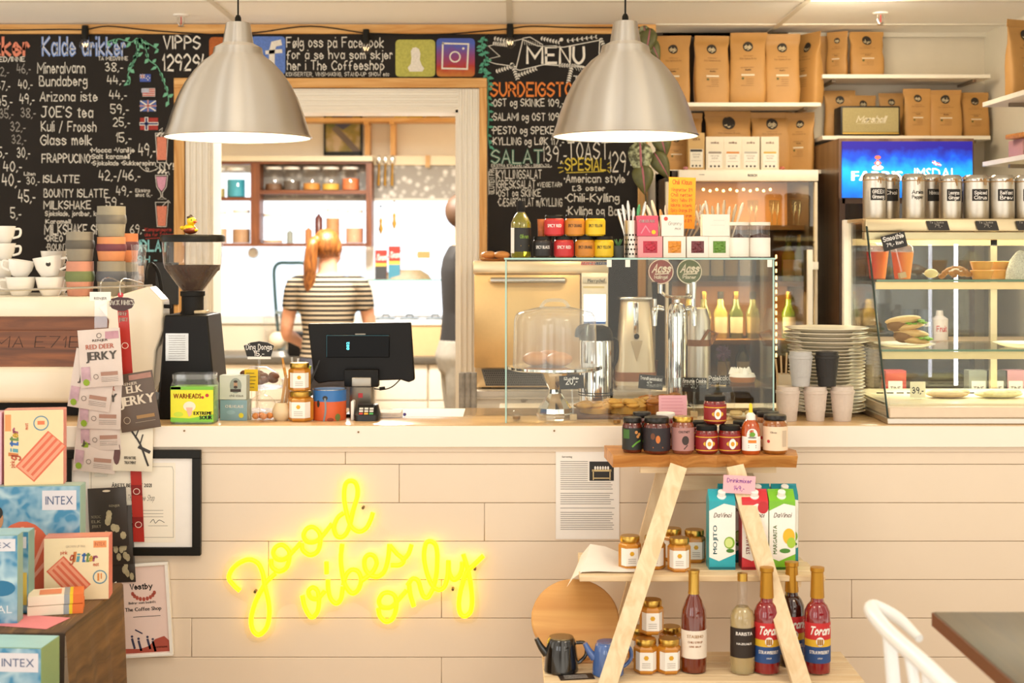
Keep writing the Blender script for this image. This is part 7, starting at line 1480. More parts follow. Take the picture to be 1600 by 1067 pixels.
t = thing('bun_plate', 'small plate on top of the oven under the buns', 'plate', (X(772,5.8), 5.8, Z(408,YO)+.0005)); b = B(C('#c98a4a', .5)); b.lathe([(.05,0),(.066,.008),(.05,.004),(.001,.003)], 24); b.obj('plate_body', t)
for px, lb in ((764,'golden bun on the oven nearest the doorway'),(784,'golden bun on the oven nearest the oil bottle')):
    t = thing('bun', lb, 'bun', (X(px,5.8), 5.8-.02*(px>770), Z(408,YO)+.009), 0, 'buns on the oven'); b = B(BUN); b.sph((0,0,.016), (.034,.032,.016), 16, 8); b.obj('bun_body', t)
# thermos
t = thing('airpot', 'steel airpot flask with black top behind the cake stand', 'airpot', (X(931,5.25), 5.25, ZC-.02)); kk = 5.25/F; H_ = Z(508,5.25)-ZC+.02
b = B(CHROME); b.lathe([(27*kk,.0),(27*kk,H_*.80),(25.5*kk,H_*.83)], 36); b.m(DARK)
for z in (.16,.19): b.lathe([(27.4*kk,H_*z),(27.4*kk,H_*(z+.012))], 36)
b.obj('flask_body', t); b = B(BLACK); b.lathe([(26*kk,H_*.81),(26*kk,H_*.9),(22*kk,H_*.97),(12*kk,H_),(.001,H_)], 32); b.obj('pump_top', t)
b = B(BLACK); b.tube([(-10*kk,-.01,H_*.99),(-26*kk,-.02,H_*.96),(-30*kk,-.02,H_*.86)], [.012,.012,.009], 8, True, 4); b.obj('spout', t); b = B(BLACK); b.tube([(26*kk,0,H_*.84),(33*kk,0,H_*.8),(33*kk,0,H_*.6),(27*kk,0,H_*.5)], .006, 8, True, 4); b.obj('handle', t)
t = thing('airpot_ledge', 'low rear ledge of the counter carrying the airpot and beer taps', 'ledge', (0,0,0)); b = B(CW); b.box(X(780,5.2), 1.22, 5.085, 5.42, ZC-.05, ZC-.0205, .003, 1); b.box(X(780,5.2), 1.22, 5.1, 5.4, .02, ZC-.051); b.obj('ledge_top', t)
# juicer
t = thing('citrus_juicer', 'steel citrus juicer with lever behind the glass case', 'juicer', (X(992,5.75), 5.75, ZR)); kk = 5.75/F; H_ = Z(468,5.75)-ZR
b = B(C('#e0d2b8', .3, .5)); b.loft([(0,0,.02,32*kk,.09),(0,0,H_*.35,29*kk,.08),(0,0,H_*.98,22*kk,.06),(0,0,H_,20*kk,.055)], 24, 5); b.obj('housing', t, ang=50); b = B(C('#8a5a3a', .4)); b.loft([(0,-.001,H_*.1,32.3*kk,.0915),(0,-.001,H_*.2,31.4*kk,.0885)], 24, 5); b.obj('band', t)
b = B(STEEL); b.loft([(0,0,0,33*kk,.1),(0,0,.02,33*kk,.1)], 24, 5); b.box(-25*kk, 25*kk, -.07, .06, H_, H_+.012, .003); b.obj('base', t); b = B(CHROME); b.box(-5*kk, 3*kk, -.085, -.06, H_*.62, H_*.98, .003); b.m(DARK); b.sph((0,-.085,H_*.6), .011, 10, 7); b.m(C('#c9b89a', .3, .6)); b.prism([(-9*kk,H_*.55),(9*kk,H_*.55),(0,H_*.32)], -.09, -.07); b.obj('lever', t)
# beer tower
t = thing('beer_tower', 'chrome beer tap tower with two round badge handles', 'beer tower', (X(1058,5.22), 5.22, ZC-.02)); kk = 5.22/F; zq = lambda py: Z(py,5.22)-ZC+.02
b = B(CHROME); b.lathe([(22*kk,0),(22*kk,.01),(18*kk,.016)], 30); b.lathe([(17*kk,.01),(17*kk,zq(500)),(16*kk,zq(485)),(11*kk,zq(475)),(.001,zq(471))], 30); b.lathe([(5*kk,zq(474)),(5*kk,zq(468)),(.001,zq(466))], 14); b.obj('column', t)
b = B(CHROME); b.tube([(-27*kk,-.02,zq(455)),(-18*kk,-.03,zq(462)),(0,-.035,zq(464)),(18*kk,-.03,zq(462)),(20*kk,-.02,zq(455))], .006, 8, True, 4); b.obj('yoke', t)
for dx, mm, lb in ((-27,'#7a2f26','Hallingøl'),(17,'#4a5424','Pilsner')):
    b = B(CHROME); b.tube([(dx*kk,-.02,zq(458)),(dx*kk,-.02,zq(443))], .010, 10); b.tube([(dx*.9*kk,-.02,zq(482)),(dx*1.35*kk,-.05,zq(482)),(dx*1.4*kk,-.06,zq(508))], [.011,.012,.008], 10, True, 3); b.tube([(dx*1.35*kk,-.045,zq(482)),(dx*1.35*kk,-.045,zq(466))], .008, 8); tp = b.obj('tap', t)
    b = B(BLACK if dx < 0 else CHROME); b.tube([(dx*1.38*kk,-.045,zq(466)),(dx*1.38*kk,-.045,zq(440))], [.008,.011], 10); b.obj('tap_handle', tp)
    b = B(C(mm, .3, .2, .1)); b.lathe([(.001,-.008),(20*kk,-.006),(20*kk,.004),(.001,.006)], 34, (dx*kk+0, -.03, zq(424)), 'y'); b.m(C('#d8cdb8', .35)); fn = flat((dx*kk,-.0392,zq(424))); b.disc(fn, 0, 0, 19.5*kk, 19.5*kk, 30, 1.3*kk); b.text(fn, 'Aass', 0, -1*kk, 12*kk, 27*kk, 'c', 's', 1.2, shear=.35); b.line(fn, [(-9*kk,-4*kk),(12*kk,-3*kk)], 1.6*kk); b.text(fn, lb, 0, -11*kk, 5*kk, 20*kk, 'c', 's', 1); b.obj('badge', tp)
t = thing('steel_pitcher', 'tall steel pitcher with leather strap behind the beer tower', 'pitcher', (X(1092,5.36), 5.36, ZC-.02)); kk = 5.36/F; zq = lambda py: Z(py,5.36)-ZC+.02
b = B(BRUSHED); b.lathe([(18*kk,0),(18*kk,zq(500)),(12*kk,zq(482)),(.001,zq(480))], 28); b.obj('pitcher_body', t); b = B(C('#8a5a30', .6)); b.lathe([(18.4*kk,zq(540)),(18.4*kk,zq(530))], 28); b.tube([(0,-.0445,zq(535)),(12*kk,-.05,zq(515)),(28*kk,-.02,zq(520)),(17*kk,-.03,zq(537))], .006, 6); b.obj('strap', t)
b = B(C('#2a2622', .5)); b.lathe([(18.4*kk,zq(630)),(18.4*kk,zq(606))], 28); b.obj('dark_band', t)
t = thing('newspaper_rack', 'rolled newspapers standing beside the doorway trim', 'newspapers', (X(730,5.55), 5.55, 0)); b = B(C('#4a4640', .6)); kk = 5.55/F; b.lathe([(.05,0),(.058,Z(590,5.55)-.2)], 20); b.obj('bin', t)
for i in range(3):
    t = thing('newspaper', 'rolled newspaper standing in the dark bin by the doorway', 'newspaper', (X(722+9*i,5.55), 5.55, .02), 0, 'rolled newspapers'); b = B(C('#8f8a84', .7, 0, .5, 40)); b.lathe([(.013,0),(.013,Z(582,5.55)-.02),(.008,Z(582,5.55)-.02),(.008,.3)], 14); b.obj('roll', t)
# ------------------------------------------------------------------ glass door fridge
YFr = 5.95; k = YFr/F
fx0, fx1 = X(1040,YFr), X(1277,YFr); zt = Z(266,YFr); fd = 6.48
t = thing('glass_door_fridge', 'tall fridge with cream top strip and dark lit glass door of bottles', 'fridge', (0,0,0))
FB = C('#3a2c20', .5, 0, .1); ZBf = .05
b = B(FB); b.box(fx0, fx0+.03, YFr+.03, fd, ZBf, zt); b.box(fx1-.03, fx1, YFr+.03, fd, ZBf, zt); b.box(fx0, fx1, YFr+.03, fd, zt-.03, zt); b.box(fx0, fx1, YFr+.03, fd, 0.01, ZBf+.03); b.m(C('#c48a48', .5, 0, .2, 12)); b.box(fx0+.03, fx1-.03, fd-.03, fd, ZBf, zt-.03); b.obj('cabinet', t)
b = B(C('#ece2d0', .35)); b.box(X(1060,YFr), fx1+.003, YFr-.01, YFr+.03, Z(283,YFr), zt, .003); b.m(INK); b.text(flat((0,YFr-.0108,0)), 'BOSCH', X(1168,YFr), Z(276,YFr), 4*k, 14*k, 'l', bold=.04); b.line(flat((0,YFr-.0108,0)), [(X(1092,YFr), Z(273,YFr)),(X(1100,YFr), Z(273,YFr))], .002); b.obj('top_strip', t)
b = B(C('#d8cbb2', .35)); b.box(fx1-.012, fx1, YFr-.005, YFr+.028, ZBf, Z(284,YFr)); b.box(fx0, fx0+.012, YFr-.005, YFr+.028, ZBf, Z(284,YFr)); b.obj('door_frame', t)
b = B(glassy('dark_door_glass', (.72,.68,.6), .8)); b.box(fx0+.013, fx1-.013, YFr+.005, YFr+.012, ZBf, Z(284,YFr)); b.obj('door_glass', t)
b = B(WHITE); b.box(X(1259,YFr), X(1267,YFr), YFr-.04, YFr-.015, Z(600,YFr), Z(390,YFr), .003); b.box(X(1264,YFr), X(1276,YFr), YFr-.035, YFr-.006, Z(421,YFr), Z(409,YFr), .002); b.obj('door_handle', t)
b = B(emit('fridge_led', '#ffe6a8', 6))
for i in range(11): b.sph((X(1100+i*10.5,6.1), 6.12, Z(296+ (i%2)*2,6.1)), .006, 6, 5)
for i in range(15): b.box(X(1213,6.02)-.003, X(1213,6.02)+.003, 6.02, 6.024, Z(404+i*11,6.02), Z(398+i*11,6.02))
b.obj('led_dots', t)
lamp('fridge_light', 'AREA', ((fx0+fx1)/2, 6.1, 1.42), 7, (1,.78,.42), .5, .1, ((fx0+fx1)/2, 6.3, 0))
lamp('fridge_light', 'AREA', ((fx0+fx1)/2, 6.12, zt-.05), 9, (1,.8,.45), .5, .25, ((fx0+fx1)/2, 6.3, 0))
b = B(C('#8a6236', .5));
for py in (352, 440, 530, 600): z = Z(py, 6.1); b.box(fx0+.031, fx1-.031, 6.06, fd-.031, z-.02, z)
b.obj('rack_shelf', t)
random.seed(13)
b1 = [(1070,352,'#3a4a2a'),(1098,440,'#7a6a2c'),(1120,440,'#5a6a34'),(1142,440,'#8a7a34'),(1165,440,'#4a5a2a'),(1190,440,'#6a5a24'),(1232,440,'#b9c03a'),(1250,440,'#8aa03a'),(1076,530,'#8a7a3a'),(1100,530,'#6a6a30'),(1126,530,'#c9b46a'),(1150,530,'#5a6a34'),(1176,530,'#8a8a5a'),(1232,530,'#6a8a2a'),(1090,600,'#5a4a2a'),(1130,600,'#6a6a3a'),(1160,600,'#4a5a2a')]
for i, (px, py, c_) in enumerate(b1):
    Y = 6.16; z = Z(py, 6.1)+.0005; h_ = .205; r = .031
    t2 = thing('wine_bottle', 'bottle of drink in the glass door fridge, %s' % ('upper rack beside the top lights' if py < 400 else 'upper middle rack' if py == 440 else 'lower middle rack' if py == 530 else 'bottom rack'), 'bottle', (X(px,Y), Y, z), 0, 'bottles in the glass door fridge')
    b = B(C(c_, .08, 0, .1, 20, coat=1, trans=.35)); b.lathe([(r*.95,0),(r,.004),(r,h_*.55),(r*.45,h_*.72),(r*.4,h_*.95),(.001,h_*.96)], 18); b.obj('glass_body', t2); b = B(); label_band(b, r+.0008, h_*.12, h_*.46, -60, 60, C('#e4dccb', .6) if i%3 else C('#c9b48a', .6), 8); b.obj('label', t2); b = B(GOLD if i%2 else DARK); b.lathe([(r*.44,h_*.84),(r*.44,h_),(.001,h_)], 12); b.obj('cap', t2)
WG = glassy('wine_glass', (.9,.97,.96), 1, 1.9)
for i, px in enumerate((1172,1182,1206,1216,1240,1250)):
    t2 = thing('wine_glass', 'upright stemmed glass on the top rack of the fridge', 'glass', (X(px,6.12), 6.12+.03*(i%2), Z(352,6.1)+.0005), 0, 'stemmed glasses in the fridge'); b = B(WG); b.lathe([(.012,0),(.003,.004),(.003,.05),(.012,.07),(.013,.11)], 14); b.obj('glass_body', t2)
# ------------------------------------------------------------------ drinks fridge with lit sign
YV = 5.9; k = YV/F; vx0, vx1 = X(1316,YV), X(1519,YV)
t = thing('drinks_fridge', 'brown sided drinks fridge with glowing blue water advert on top', 'fridge', (0,0,0))
b = B(wood('fridge_side', '#5a3c26', '#8a6a4c', .3, 2, .3)); b.box(vx0-.012, vx1+.01, YV+.01, 6.4, .0, Z(216,YV)); b.obj('cabinet', t)
b = B(C('#3a2418', .5)); b.box(vx0-.012, vx0+.012, YV, YV+.01, .02, Z(310,YV)); b.box(vx1-.012, vx1+.01, YV, YV+.01, .02, Z(310,YV)); b.box(vx0, vx1, YV, YV+.01, .02, .1); b.box(vx0, vx1, YV, YV+.01, Z(318,YV), Z(309,YV)); b.obj('door_frame', t)
b = B(C('#1c1512', .1, 0, .1, coat=1)); b.box(vx0+.012, vx1-.012, YV+.002, YV+.009, .1, Z(318,YV)); b.obj('door_glass', t)
sg, pb_, rp, nt = gradient_mat('lit_water_advert', [(.0,'#0b1e7a'),(.35,'#0d6fd8'),(.62,'#1597ea'),(.86,'#1040b8'),(1,'#1c1478')], Z(318,YV), Z(220,YV))
nt.links.new(rp.outputs[0], pb_.inputs['Emission Color']); pb_.inputs['Emission Strength'].default_value = 1.15
b = B(sg); b.box(vx0, vx1, YV-.004, YV+.009, Z(309,YV), Z(221,YV)); fn = flat((0,YV-.0048,0)); fp = lambda a, c: Vector((X(a,YV), YV-.0048, Z(c,YV)))
b.m(emit('lit_white', '#f4f6ff', 1.2)); b.text(fn, 'FARRIS', X(1331,YV), Z(282,YV), 15*k, 78*k, bold=.05); b.text(fn, 'IMSDAL', X(1428,YV), Z(279,YV), 17*k, 66*k)
b.disc(fp, 1371, 262, 9, 4, 14); b.disc(flat((X(1449,YV), YV-.0048, Z(270,YV))), 0, 0, .001)
b.m(emit('lit_red', '#d8604a', 1.0)); b.disc(flat((0,YV-.0052,0)), X(1371,YV), Z(255,YV), 6*k, 6*k, 4); b.disc(flat((0,YV-.0052,0)), X(1371,YV), Z(246,YV), 5*k, 3*k, 10); b.poly(fp, [(1456,251),(1468,255),(1470,260),(1458,257)][::-1]); b.m(emit('lit_white', '#f4f6ff', 1.2)); b.line(flat((0,YV-.0056,0)), [(X(1460,YV), Z(252,YV)),(X(1462,YV), Z(258,YV))], .004); b.line(flat((0,YV-.0056,0)), [(X(1456,YV), Z(254,YV)),(X(1470,YV), Z(258,YV))], .003); b.disc(flat((0,YV-.0056,0)), X(1371,YV), Z(255,YV), 2.5*k); b.obj('lit_sign', t)
# ------------------------------------------------------------------ wall shelves
SHM = C('#f0e8d8', .4)
def shelf(label, x0, x1, py, Y, Yb, zt=None, grp='white wall shelves'):
    z = Z(py, Y) if zt is None else zt; t = thing('wall_shelf', label, 'shelf', (0,0,0), 0, grp); b = B(SHM); b.box(x0, x1, Y, Yb, z-.018, z, .0015, 1); b.obj('shelf_board', t)
    b = B(C('#8a7a66', .5, .3)); xs_ = (x0+.06, x1-.06)
    for x in xs_: b.box(x-.008, x+.008, Y+.04, Yb, z-.03, z-.018)
    b.obj('bracket', t); return z
yb = 6.497
zA = shelf('long white shelf carrying the big coffee bags', X(1012,6.25), X(1283,6.25), 160, 6.25, yb)
zB = shelf('white shelf over the glass door fridge with tea boxes', X(1024,6.25), X(1285,6.25), 265, 6.25, yb)
zC_ = shelf('upper white shelf over the lit advert, mostly empty', X(1285,6.27), X(1548,6.27), 116, 6.27, 6.528)
zD = shelf('lower white shelf over the lit advert with the speaker', X(1285,6.27), X(1548,6.27), 212, 6.27, 6.528)
for lb, zq, y0 in (('upper white shelf on the side wall',1.6+228*5.78/F,4.9),('lower white shelf on the side wall',1.6+135*5.78/F,4.9)):
    t = thing('wall_shelf', lb, 'shelf', (0,0,0), 0, 'white wall shelves'); b = B(SHM); b.box(1.94, 2.198, y0, 5.78, zq-.02, zq, .0015, 1); b.obj('shelf_board', t); b = B(C('#8a7a66', .5, .3)); b.box(1.99, 2.198, 5.6, 5.62, zq-.035, zq-.02); b.obj('bracket', t)
zE, zF = 1.6+228*5.78/F, 1.6+135*5.78/F
# coffee bags
LOGO = C('#2a2118', .6, 0, 0)
def coffee_bag(label, px, Y, z, wpx, hpx, rz=0, logo=True, seed=0, fold=0, kraft=None, grp='kraft coffee bags on the shelves', x=None, yoff=0, full=1):
    kk = Y/F; w_, h_ = wpx*kk/2, hpx*kk; d = w_*.36*full; random.seed(seed)
    t = thing('coffee_bag', label, 'coffee bag', (X(px,Y) if x is None else x, Y, z), rz or R(random.uniform(-6,6)), grp)
    prof = [(0,.88,.85),(.03,.95,1.0),(.2,.985,1.05),(.4,.97,1.0),(.55,.95,.8),(.7,.93,.5),(.82,.94,.22),(.9,.98,.06),(.905,.985,.03),(1.0,.99,.02)]
    lean = d*.25; ph = random.uniform(0, 6)
    rings = [(random.uniform(-.03,.03)*w_+ (fold*w_*.5*max(0,q-.85)), lean*q+random.uniform(-.12,.12)*d*(q<.95), q*h_, w_*a*random.uniform(.975,1.01), max(d*c, .0015)) for q, a, c in prof]
    b = B(kraft or KRAFT); b.loft(rings, 32, 5)
    def fn(a, c, e=.0022):
        q = max(0, min(1, c/h_))
        for i in range(len(prof)-1):
            if prof[i+1][0] >= q: break
        f_ = (q-prof[i][0])/(prof[i+1][0]-prof[i][0]); r0, r1 = rings[i], rings[i+1]
        ox, oy, rx, ry = [r0[j]+(r1[j]-r0[j])*f_ for j in (0,1,3,4)]; u = min(.97, abs(a)/rx)
        return Vector((a+ox, oy-ry*(1-u**5)**(1/5)-e, c))
    if logo:
        b.m(LOGO); v = [fn(w_*.27*math.cos(R(20*i)), h_*.80+w_*.27*math.sin(R(20*i))) for i in range(18)]; b.raw(v, [tuple(range(18))], True)
        b.m(C('#e0cfa8', .6)); f2 = lambda a, c: fn(a, c, .0034); b.text(f2, 'dgb', 0, h_*.80-w_*.11, w_*.2, w_*.36, 'c', 's', 1.0)
        b.m(C('#6a4a24', .6)); b.text(fn, 'Kaffebrenneri', 0, h_*.66, h_*.018, w_*.5, 'c'); b.text(fn, 'Den Gyldne Bønne', 0, h_*.62, h_*.022, w_*.9, 'c')
        b.m(LOGO); b.text(fn, 'Kaffe', 0, h_*.46, h_*.022, w_*.3, 'c', bold=.04); b.line(fn, [(-w_*.4, h_*.5),(w_*.3, h_*.505)], h_*.004)
        b.m(C('#d9cbb0', .6)); b.patch(fn, -w_*.36, w_*.34, h_*.385, h_*.41, 6, 1); b.m(C('#5a5a2a', .6)); v = [fn(-w_*.28+w_*.07*math.cos(R(40*i)), h_*.35+w_*.07*math.sin(R(40*i))) for i in range(9)]; b.raw(v, [tuple(range(9))])
        b.m(C('#7a5a30', .6))
        for i in range(3): b.line(fn, [(-w_*.1, h_*(.34-.03*i)), (w_*.3, h_*(.34-.03*i))], h_*.005); b.line(fn, [(-w_*.38, h_*(.25)), (w_*(.3-.1*i), h_*.25)], h_*.005)
    b.obj('bag_body', t, ang=60); return t
rows = [(1052,6.33,zA,54,107,0,1,'big kraft coffee bag at the plant end of the top shelf'),(1112,6.33,zA,57,107,0,2,'big kraft coffee bag second from the plant on the top shelf'),(1168,6.33,zA,58,112,0,3,'big kraft coffee bag with flat sealed top in mid top shelf'),(1222,6.33,zA,56,110,0,4,'big kraft coffee bag beside the turned one on the top shelf')]
for px, Y, z, w_, h_, rz, sd, lb in rows: coffee_bag(lb, px, Y, z+.0005, w_, h_, R(rz), True, sd, 1)
coffee_bag('big kraft coffee bag turned sideways at the end of the top shelf', 1262, 6.36, zA+.0005, 58, 112, R(-62), True, 5)
coffee_bag('big kraft coffee bag behind the cream tea boxes, wide in the middle', 1138, 6.43, zB+.0005, 76, 95, 0, True, 6); coffee_bag('big kraft coffee bag behind the last cream tea boxes', 1205, 6.43, zB+.0005, 66, 93, 0, True, 7)
coffee_bag('kraft coffee bag in the shade behind the black labelled tea box', 1073, 6.445, zB+.0005, 50, 92, 0, False, 8); coffee_bag('kraft coffee bag leaning at the end of the tea box shelf', 1250, 6.40, zB+.0005, 46, 92, R(-25), True, 9); coffee_bag('kraft coffee bag with small print below the lamp', 1056, 6.36, zB+.0005, 50, 64, R(5), True, 10)
coffee_bag('kraft coffee bag turned aside at the end of the upper advert shelf', 1308, 6.40, zC_+.0005, 34, 72, R(-30), True, 11); coffee_bag('kraft coffee bag facing out on the upper advert shelf', 1354, 6.38, zC_+.0005, 54, 71, 0, True, 12); coffee_bag('kraft coffee bag in shade at the back corner of the upper advert shelf', 1291, 6.47, zC_+.0005, 32, 68, 0, False, 13)
for px, Y, w_, h_, sd, lb in ((1312,6.465,50,76,14,'kraft coffee bag left of the speaker on the advert shelf'),(1348,6.46,44,68,15,'kraft coffee bag peeking out over the speaker'),(1393,6.47,40,72,16,'kraft coffee bag at the back beside the speaker'),(1433,6.37,44,76,17,'kraft coffee bag right beside the speaker'),(1477,6.37,52,74,18,'kraft coffee bag in the middle of the lower advert shelf'),(1523,6.40,46,71,19,'kraft coffee bag at the wall end of the lower advert shelf')):
    coffee_bag(lb.replace('left of','before and beside').replace('right beside','touching'), px, Y, zD+.0005, w_, h_, 0, True, sd)
coffee_bag('tall kraft coffee bag leaning on the side wall shelf', 1600, 5.62, zE+.0005, 66, 122, R(24), True, 21, x=2.055)
# tea boxes
def tea_box(label, px, w_, h_, body, lab, top, acc):
    Y = 6.28; kk = Y/F; w_, h_ = w_*kk, h_*kk; t = thing('tea_box', label, 'tea box', (X(px,Y), Y, zB+.0005), 0, 'tea boxes on the shelf over the fridge'); b = B(C(body, .5)); b.box(-w_/2, w_/2, 0, .06, 0, h_, .001, 1); fn = flat((0,-.0008,0)); b.m(C(lab, .6)); b.patch(fn, -w_*.38, w_*.4, h_*.06, h_*.56); f2 = flat((0,-.0013,0)); b.m(C(acc, .5)); b.patch(f2, -w_*.36, w_*.36, h_*.49, h_*.55)
    b.m(C('#8a3a2a', .5)); b.text(fn, top, 0, h_*.79, h_*.07, w_*.44, 'c', bold=.03); b.m(C('#8a8070', .6)); b.text(f2, 'ORGANIC', 0, h_*.40, h_*.04, w_*.5, 'c'); b.text(f2, 'BLEND', 0, h_*.33, h_*.04, w_*.35, 'c'); b.line(f2, [(-w_*.3,h_*.25),(w_*.3,h_*.25)], .001); b.m(INK); b.disc(f2, -w_*.22, h_*.11, w_*.06); b.disc(f2, 0, h_*.11, w_*.06); b.disc(f2, w_*.22, h_*.11, w_*.06); b.obj('carton', t)
tea_box('kraft tea box with black and white label at the plant end', 1088, 26, 58, '#c9a468', '#efe8d8', 'SOFA', '#26211c')
for px, acc, lb in ((1117,'#9a8a7a','cream tea box next to the kraft one, grey stripe'),(1145,'#d98a3a','cream tea box with an orange stripe'),(1173,'#b9b4a8','cream tea box with a pale stripe and shaded side'),(1203,'#d9b04a','cream tea box with a yellow stripe at the row end')): tea_box(lb, px, 28, 52, '#eadfc8', '#f6f0e4', 'soka', acc)
for px, c_, lb in ((1072,'#c9848a','small pink wrapped sweet by the kraft tea box'),(1222,'#c9705a','small red wrapped sweet at the end of the tea boxes')): 
    t = thing('wrapped_sweet', lb, 'sweet', (X(px,6.29), 6.29, zB+.0005), 0); b = B(C(c_, .4)); b.sph((0,0,.008), (.014,.01,.008), 10, 6); b.obj('sweet_body', t)
# speaker
Y = 6.22; kk = Y/F; t = thing('loudspeaker', 'black loudspeaker with beige woven grille and script lettering on the shelf', 'loudspeaker', (X(1365,Y), 6.275, zD+.0005)); w_, h_ = 47*kk, 47*kk
b = B(C('#221b15', .5, 0, .1, 120, .2)); b.box(-w_, w_, 0, .13, 0, h_, .006); b.obj('cabinet', t); b = B(C('#a89a6a', .75, 0, .25, 260, .5)); b.box(-w_+.008, w_-.008, -.005, .002, .014, h_-.008, .002, 1); b.m(GOLD); b.box(-w_+.008, w_-.008, -.006, .002, .007, .0135); b.obj('grille', t); b = B(C('#d8cfb4', .4)); b.text(flat((0,-.0056,0)), 'Marshall', 0, h_*.45, h_*.2, w_*.95, 'c', 's', 1.1, shear=.35); b.line(flat((0,-.0056,0)), [(-w_*.45,h_*.4),(w_*.5,h_*.42)], .0014); b.obj('lettering', t)
# small things on the side wall shelves
t = thing('toy_register', 'small pink toy kitchen box on the lower side wall shelf', 'box', (2.06, 5.55, zF+.0005)); b = B(C('#b98a8c', .5)); b.box(-.06, .1, -.06, .1, 0, .075, .004); b.m(DARK); b.box(-.055, -.03, -.0605, -.0595, .006, .028); b.obj('carton', t)
t = thing('wooden_tray', 'small wooden board lying on the pink box', 'board', (2.05, 5.52, zF+.0765), R(8)); b = B(wood('pine', '#a5672c', '#c98a48', .5)); b.box(-.075, .1, -.07, .08, 0, .02, .006); b.obj('board', t)
t = thing('purple_bag', 'dull purple packet behind the small wooden board', 'packet', (2.1, 5.42, zF+.0005), 0); b = B(C('#7a5a6a', .5, 0, .2, 30)); b.loft([(0,0,0,.06,.03),(0,0,.1,.062,.03),(0,0,.19,.06,.004)], 18, 4); b.obj('packet_body', t)
# ------------------------------------------------------------------ trailing begonia by the menu board
t = thing('trailing_begonia', 'trailing begonia with pink and silver leaves beside the menu chalkboard', 'plant', P(1008, 330, 5.9))
YBg = 5.9; o = P(1008, 330, YBg)
STM = C('#3f3a20', .6); b = B(STM); b.tube([P(q[0], q[1], YBg)-o for q in ((1012,46),(1018,100),(1012,160),(1008,230),(1008,290),(1011,335),(1011,400))], .004, 6, True, 5); b.obj('stem', t)
BG = bpy.data.materials.new('begonia_leaf'); BG.use_nodes = True; nt = BG.node_tree; b_ = nt.nodes['Principled BSDF']; b_.inputs['Roughness'].default_value = .45; tc = nt.nodes.new('ShaderNodeUVMap'); 
nz = nt.nodes.new('ShaderNodeTexNoise'); nz.inputs['Scale'].default_value = 60; tc2 = nt.nodes.new('ShaderNodeTexCoord'); nt.links.new(tc2.outputs['Object'], nz.inputs[0]); rp = nt.nodes.new('ShaderNodeValToRGB'); e = rp.color_ramp.elements; e[0].position = .4; e[0].color = (*lin('#4a4a2a'), 1); e[1].position = .62; e[1].color = (*lin('#aeb38c'), 1); nt.links.new(nz.outputs['Fac'], rp.inputs[0]); nt.links.new(rp.outputs[0], b_.inputs['Base Color'])
BGP = C('#a8606a', .5, 0, .3, 60); BGD = C('#5a5a30', .5, 0, .4, 50)
def bleaf(px, py, ln, wd, ang, m_, dy=0, tw=0):
    p = P(px, py, YBg+dy)-o; kk = YBg/F; L_, W_ = ln*kk, wd*kk; a = R(ang); d = Vector((math.cos(a), 0, math.sin(a))); n_ = Vector((-d.z, 0, d.x)); b = B(m_); n = 8; rows = []
    for i in range(n+1):
        q = i/n; hw = W_*.56*math.sin(math.pi*min(1, (q*.97+.03)**.62))**.9; sag = -.012*math.sin(math.pi*q)
        rows.append([p+d*L_*q+n_*hw*s_+Vector((0, sag+abs(s_)*.014*(1+tw), 0)) for s_ in (-1,-.6,-.09,.09,.6,1)])
    v = [q for r_ in rows for q in r_]; f = [(i*6+j, i*6+j+1, (i+1)*6+j+1, (i+1)*6+j) for i in range(n) for j in (0,1,3,4)]; b.raw(v, f, True)
    b.m(BGP); b.raw(v, [(i*6+2, i*6+3, (i+1)*6+3, (i+1)*6+2) for i in range(n)], True); ob = b.obj('leaf', t); so = ob.modifiers.new('thick','SOLIDIFY'); so.thickness = .0012
bleaf(1016,44,44,24,-100,BGD,-.02); bleaf(1006,40,52,20,-80,BG,-.01); bleaf(1014,60,40,20,-65,BGD)
bleaf(1000,222,58,34,-88,BG,-.05); bleaf(1030,205,42,28,-75,BGD,-.01); bleaf(1022,238,48,26,-60,BGD,-.03); bleaf(1003,258,46,30,-84,BGD,-.06); bleaf(1018,150,30,22,-50,BGD,.0)
b = B(C('#4a3a26', .6)); b.tube([P(1011,400,YBg)-o, P(1010,520,YBg)-o, P(1009,588,6.05)-o], .004, 6); b.obj('stem', t)
pz = P(1009,612,6.05)-o
b = B(C('#8a5a3a', .6)); b.lathe([(.045,0),(.055,.09),(.05,.09),(.001,.08)], 18, (pz.x, pz.y, ZR-o.z+.001)); b.obj('pot', t)
# ------------------------------------------------------------------ foreground table and chair
t = thing('cafe_table', 'dark brown cafe table top close to the camera', 'table', (0,0,0)); DT = wood('dark_table', '#41341f', '#5d4a2c', .35, 1, .5)
b = B(DT); b.box(.985, 1.9, 2.3, 3.28, .715, .75, .003); b.m(C('#6b3a1c', .45)); b.box(.982, .9849, 2.3, 3.28, .717, .748); b.obj('table_top', t)
b = B(BLACK); b.tube([(1.62,2.8,.03),(1.62,2.8,.714)], .03, 12); b.obj('pedestal', t); b = B(BLACK); b.lathe([(.24,0),(.24,.015),(.05,.035),(.001,.035)], 28, (1.62,2.8,0)); b.obj('base', t)
CHW = C('#e6e6e4', .35, 0, .02)
t = thing('wishbone_chair', 'white curved back chair pulled up to the dark cafe table', 'chair', (1.06, 2.72, 0))
arc = [(x-1.06, y-2.72, z) for x, y, z in ((.872,3.0,.765),(.85,3.09,.785),(.81,3.125,.80),(.787,3.06,.805),(.785,2.9,.80),(.793,2.7,.80),(.81,2.5,.79),(.86,2.33,.78))]
b = B(CHW); b.tube(arc, [.009,.014,.0165,.0165,.0165,.0165,.0165,.014], 12, True, 4); b.obj('back_rail', t)
b = B(CHW); b.lathe([(.21,.0),(.22,.012),(.20,.03),(.001,.034)], 30, (-.02,0,.43)); b.obj('seat', t)
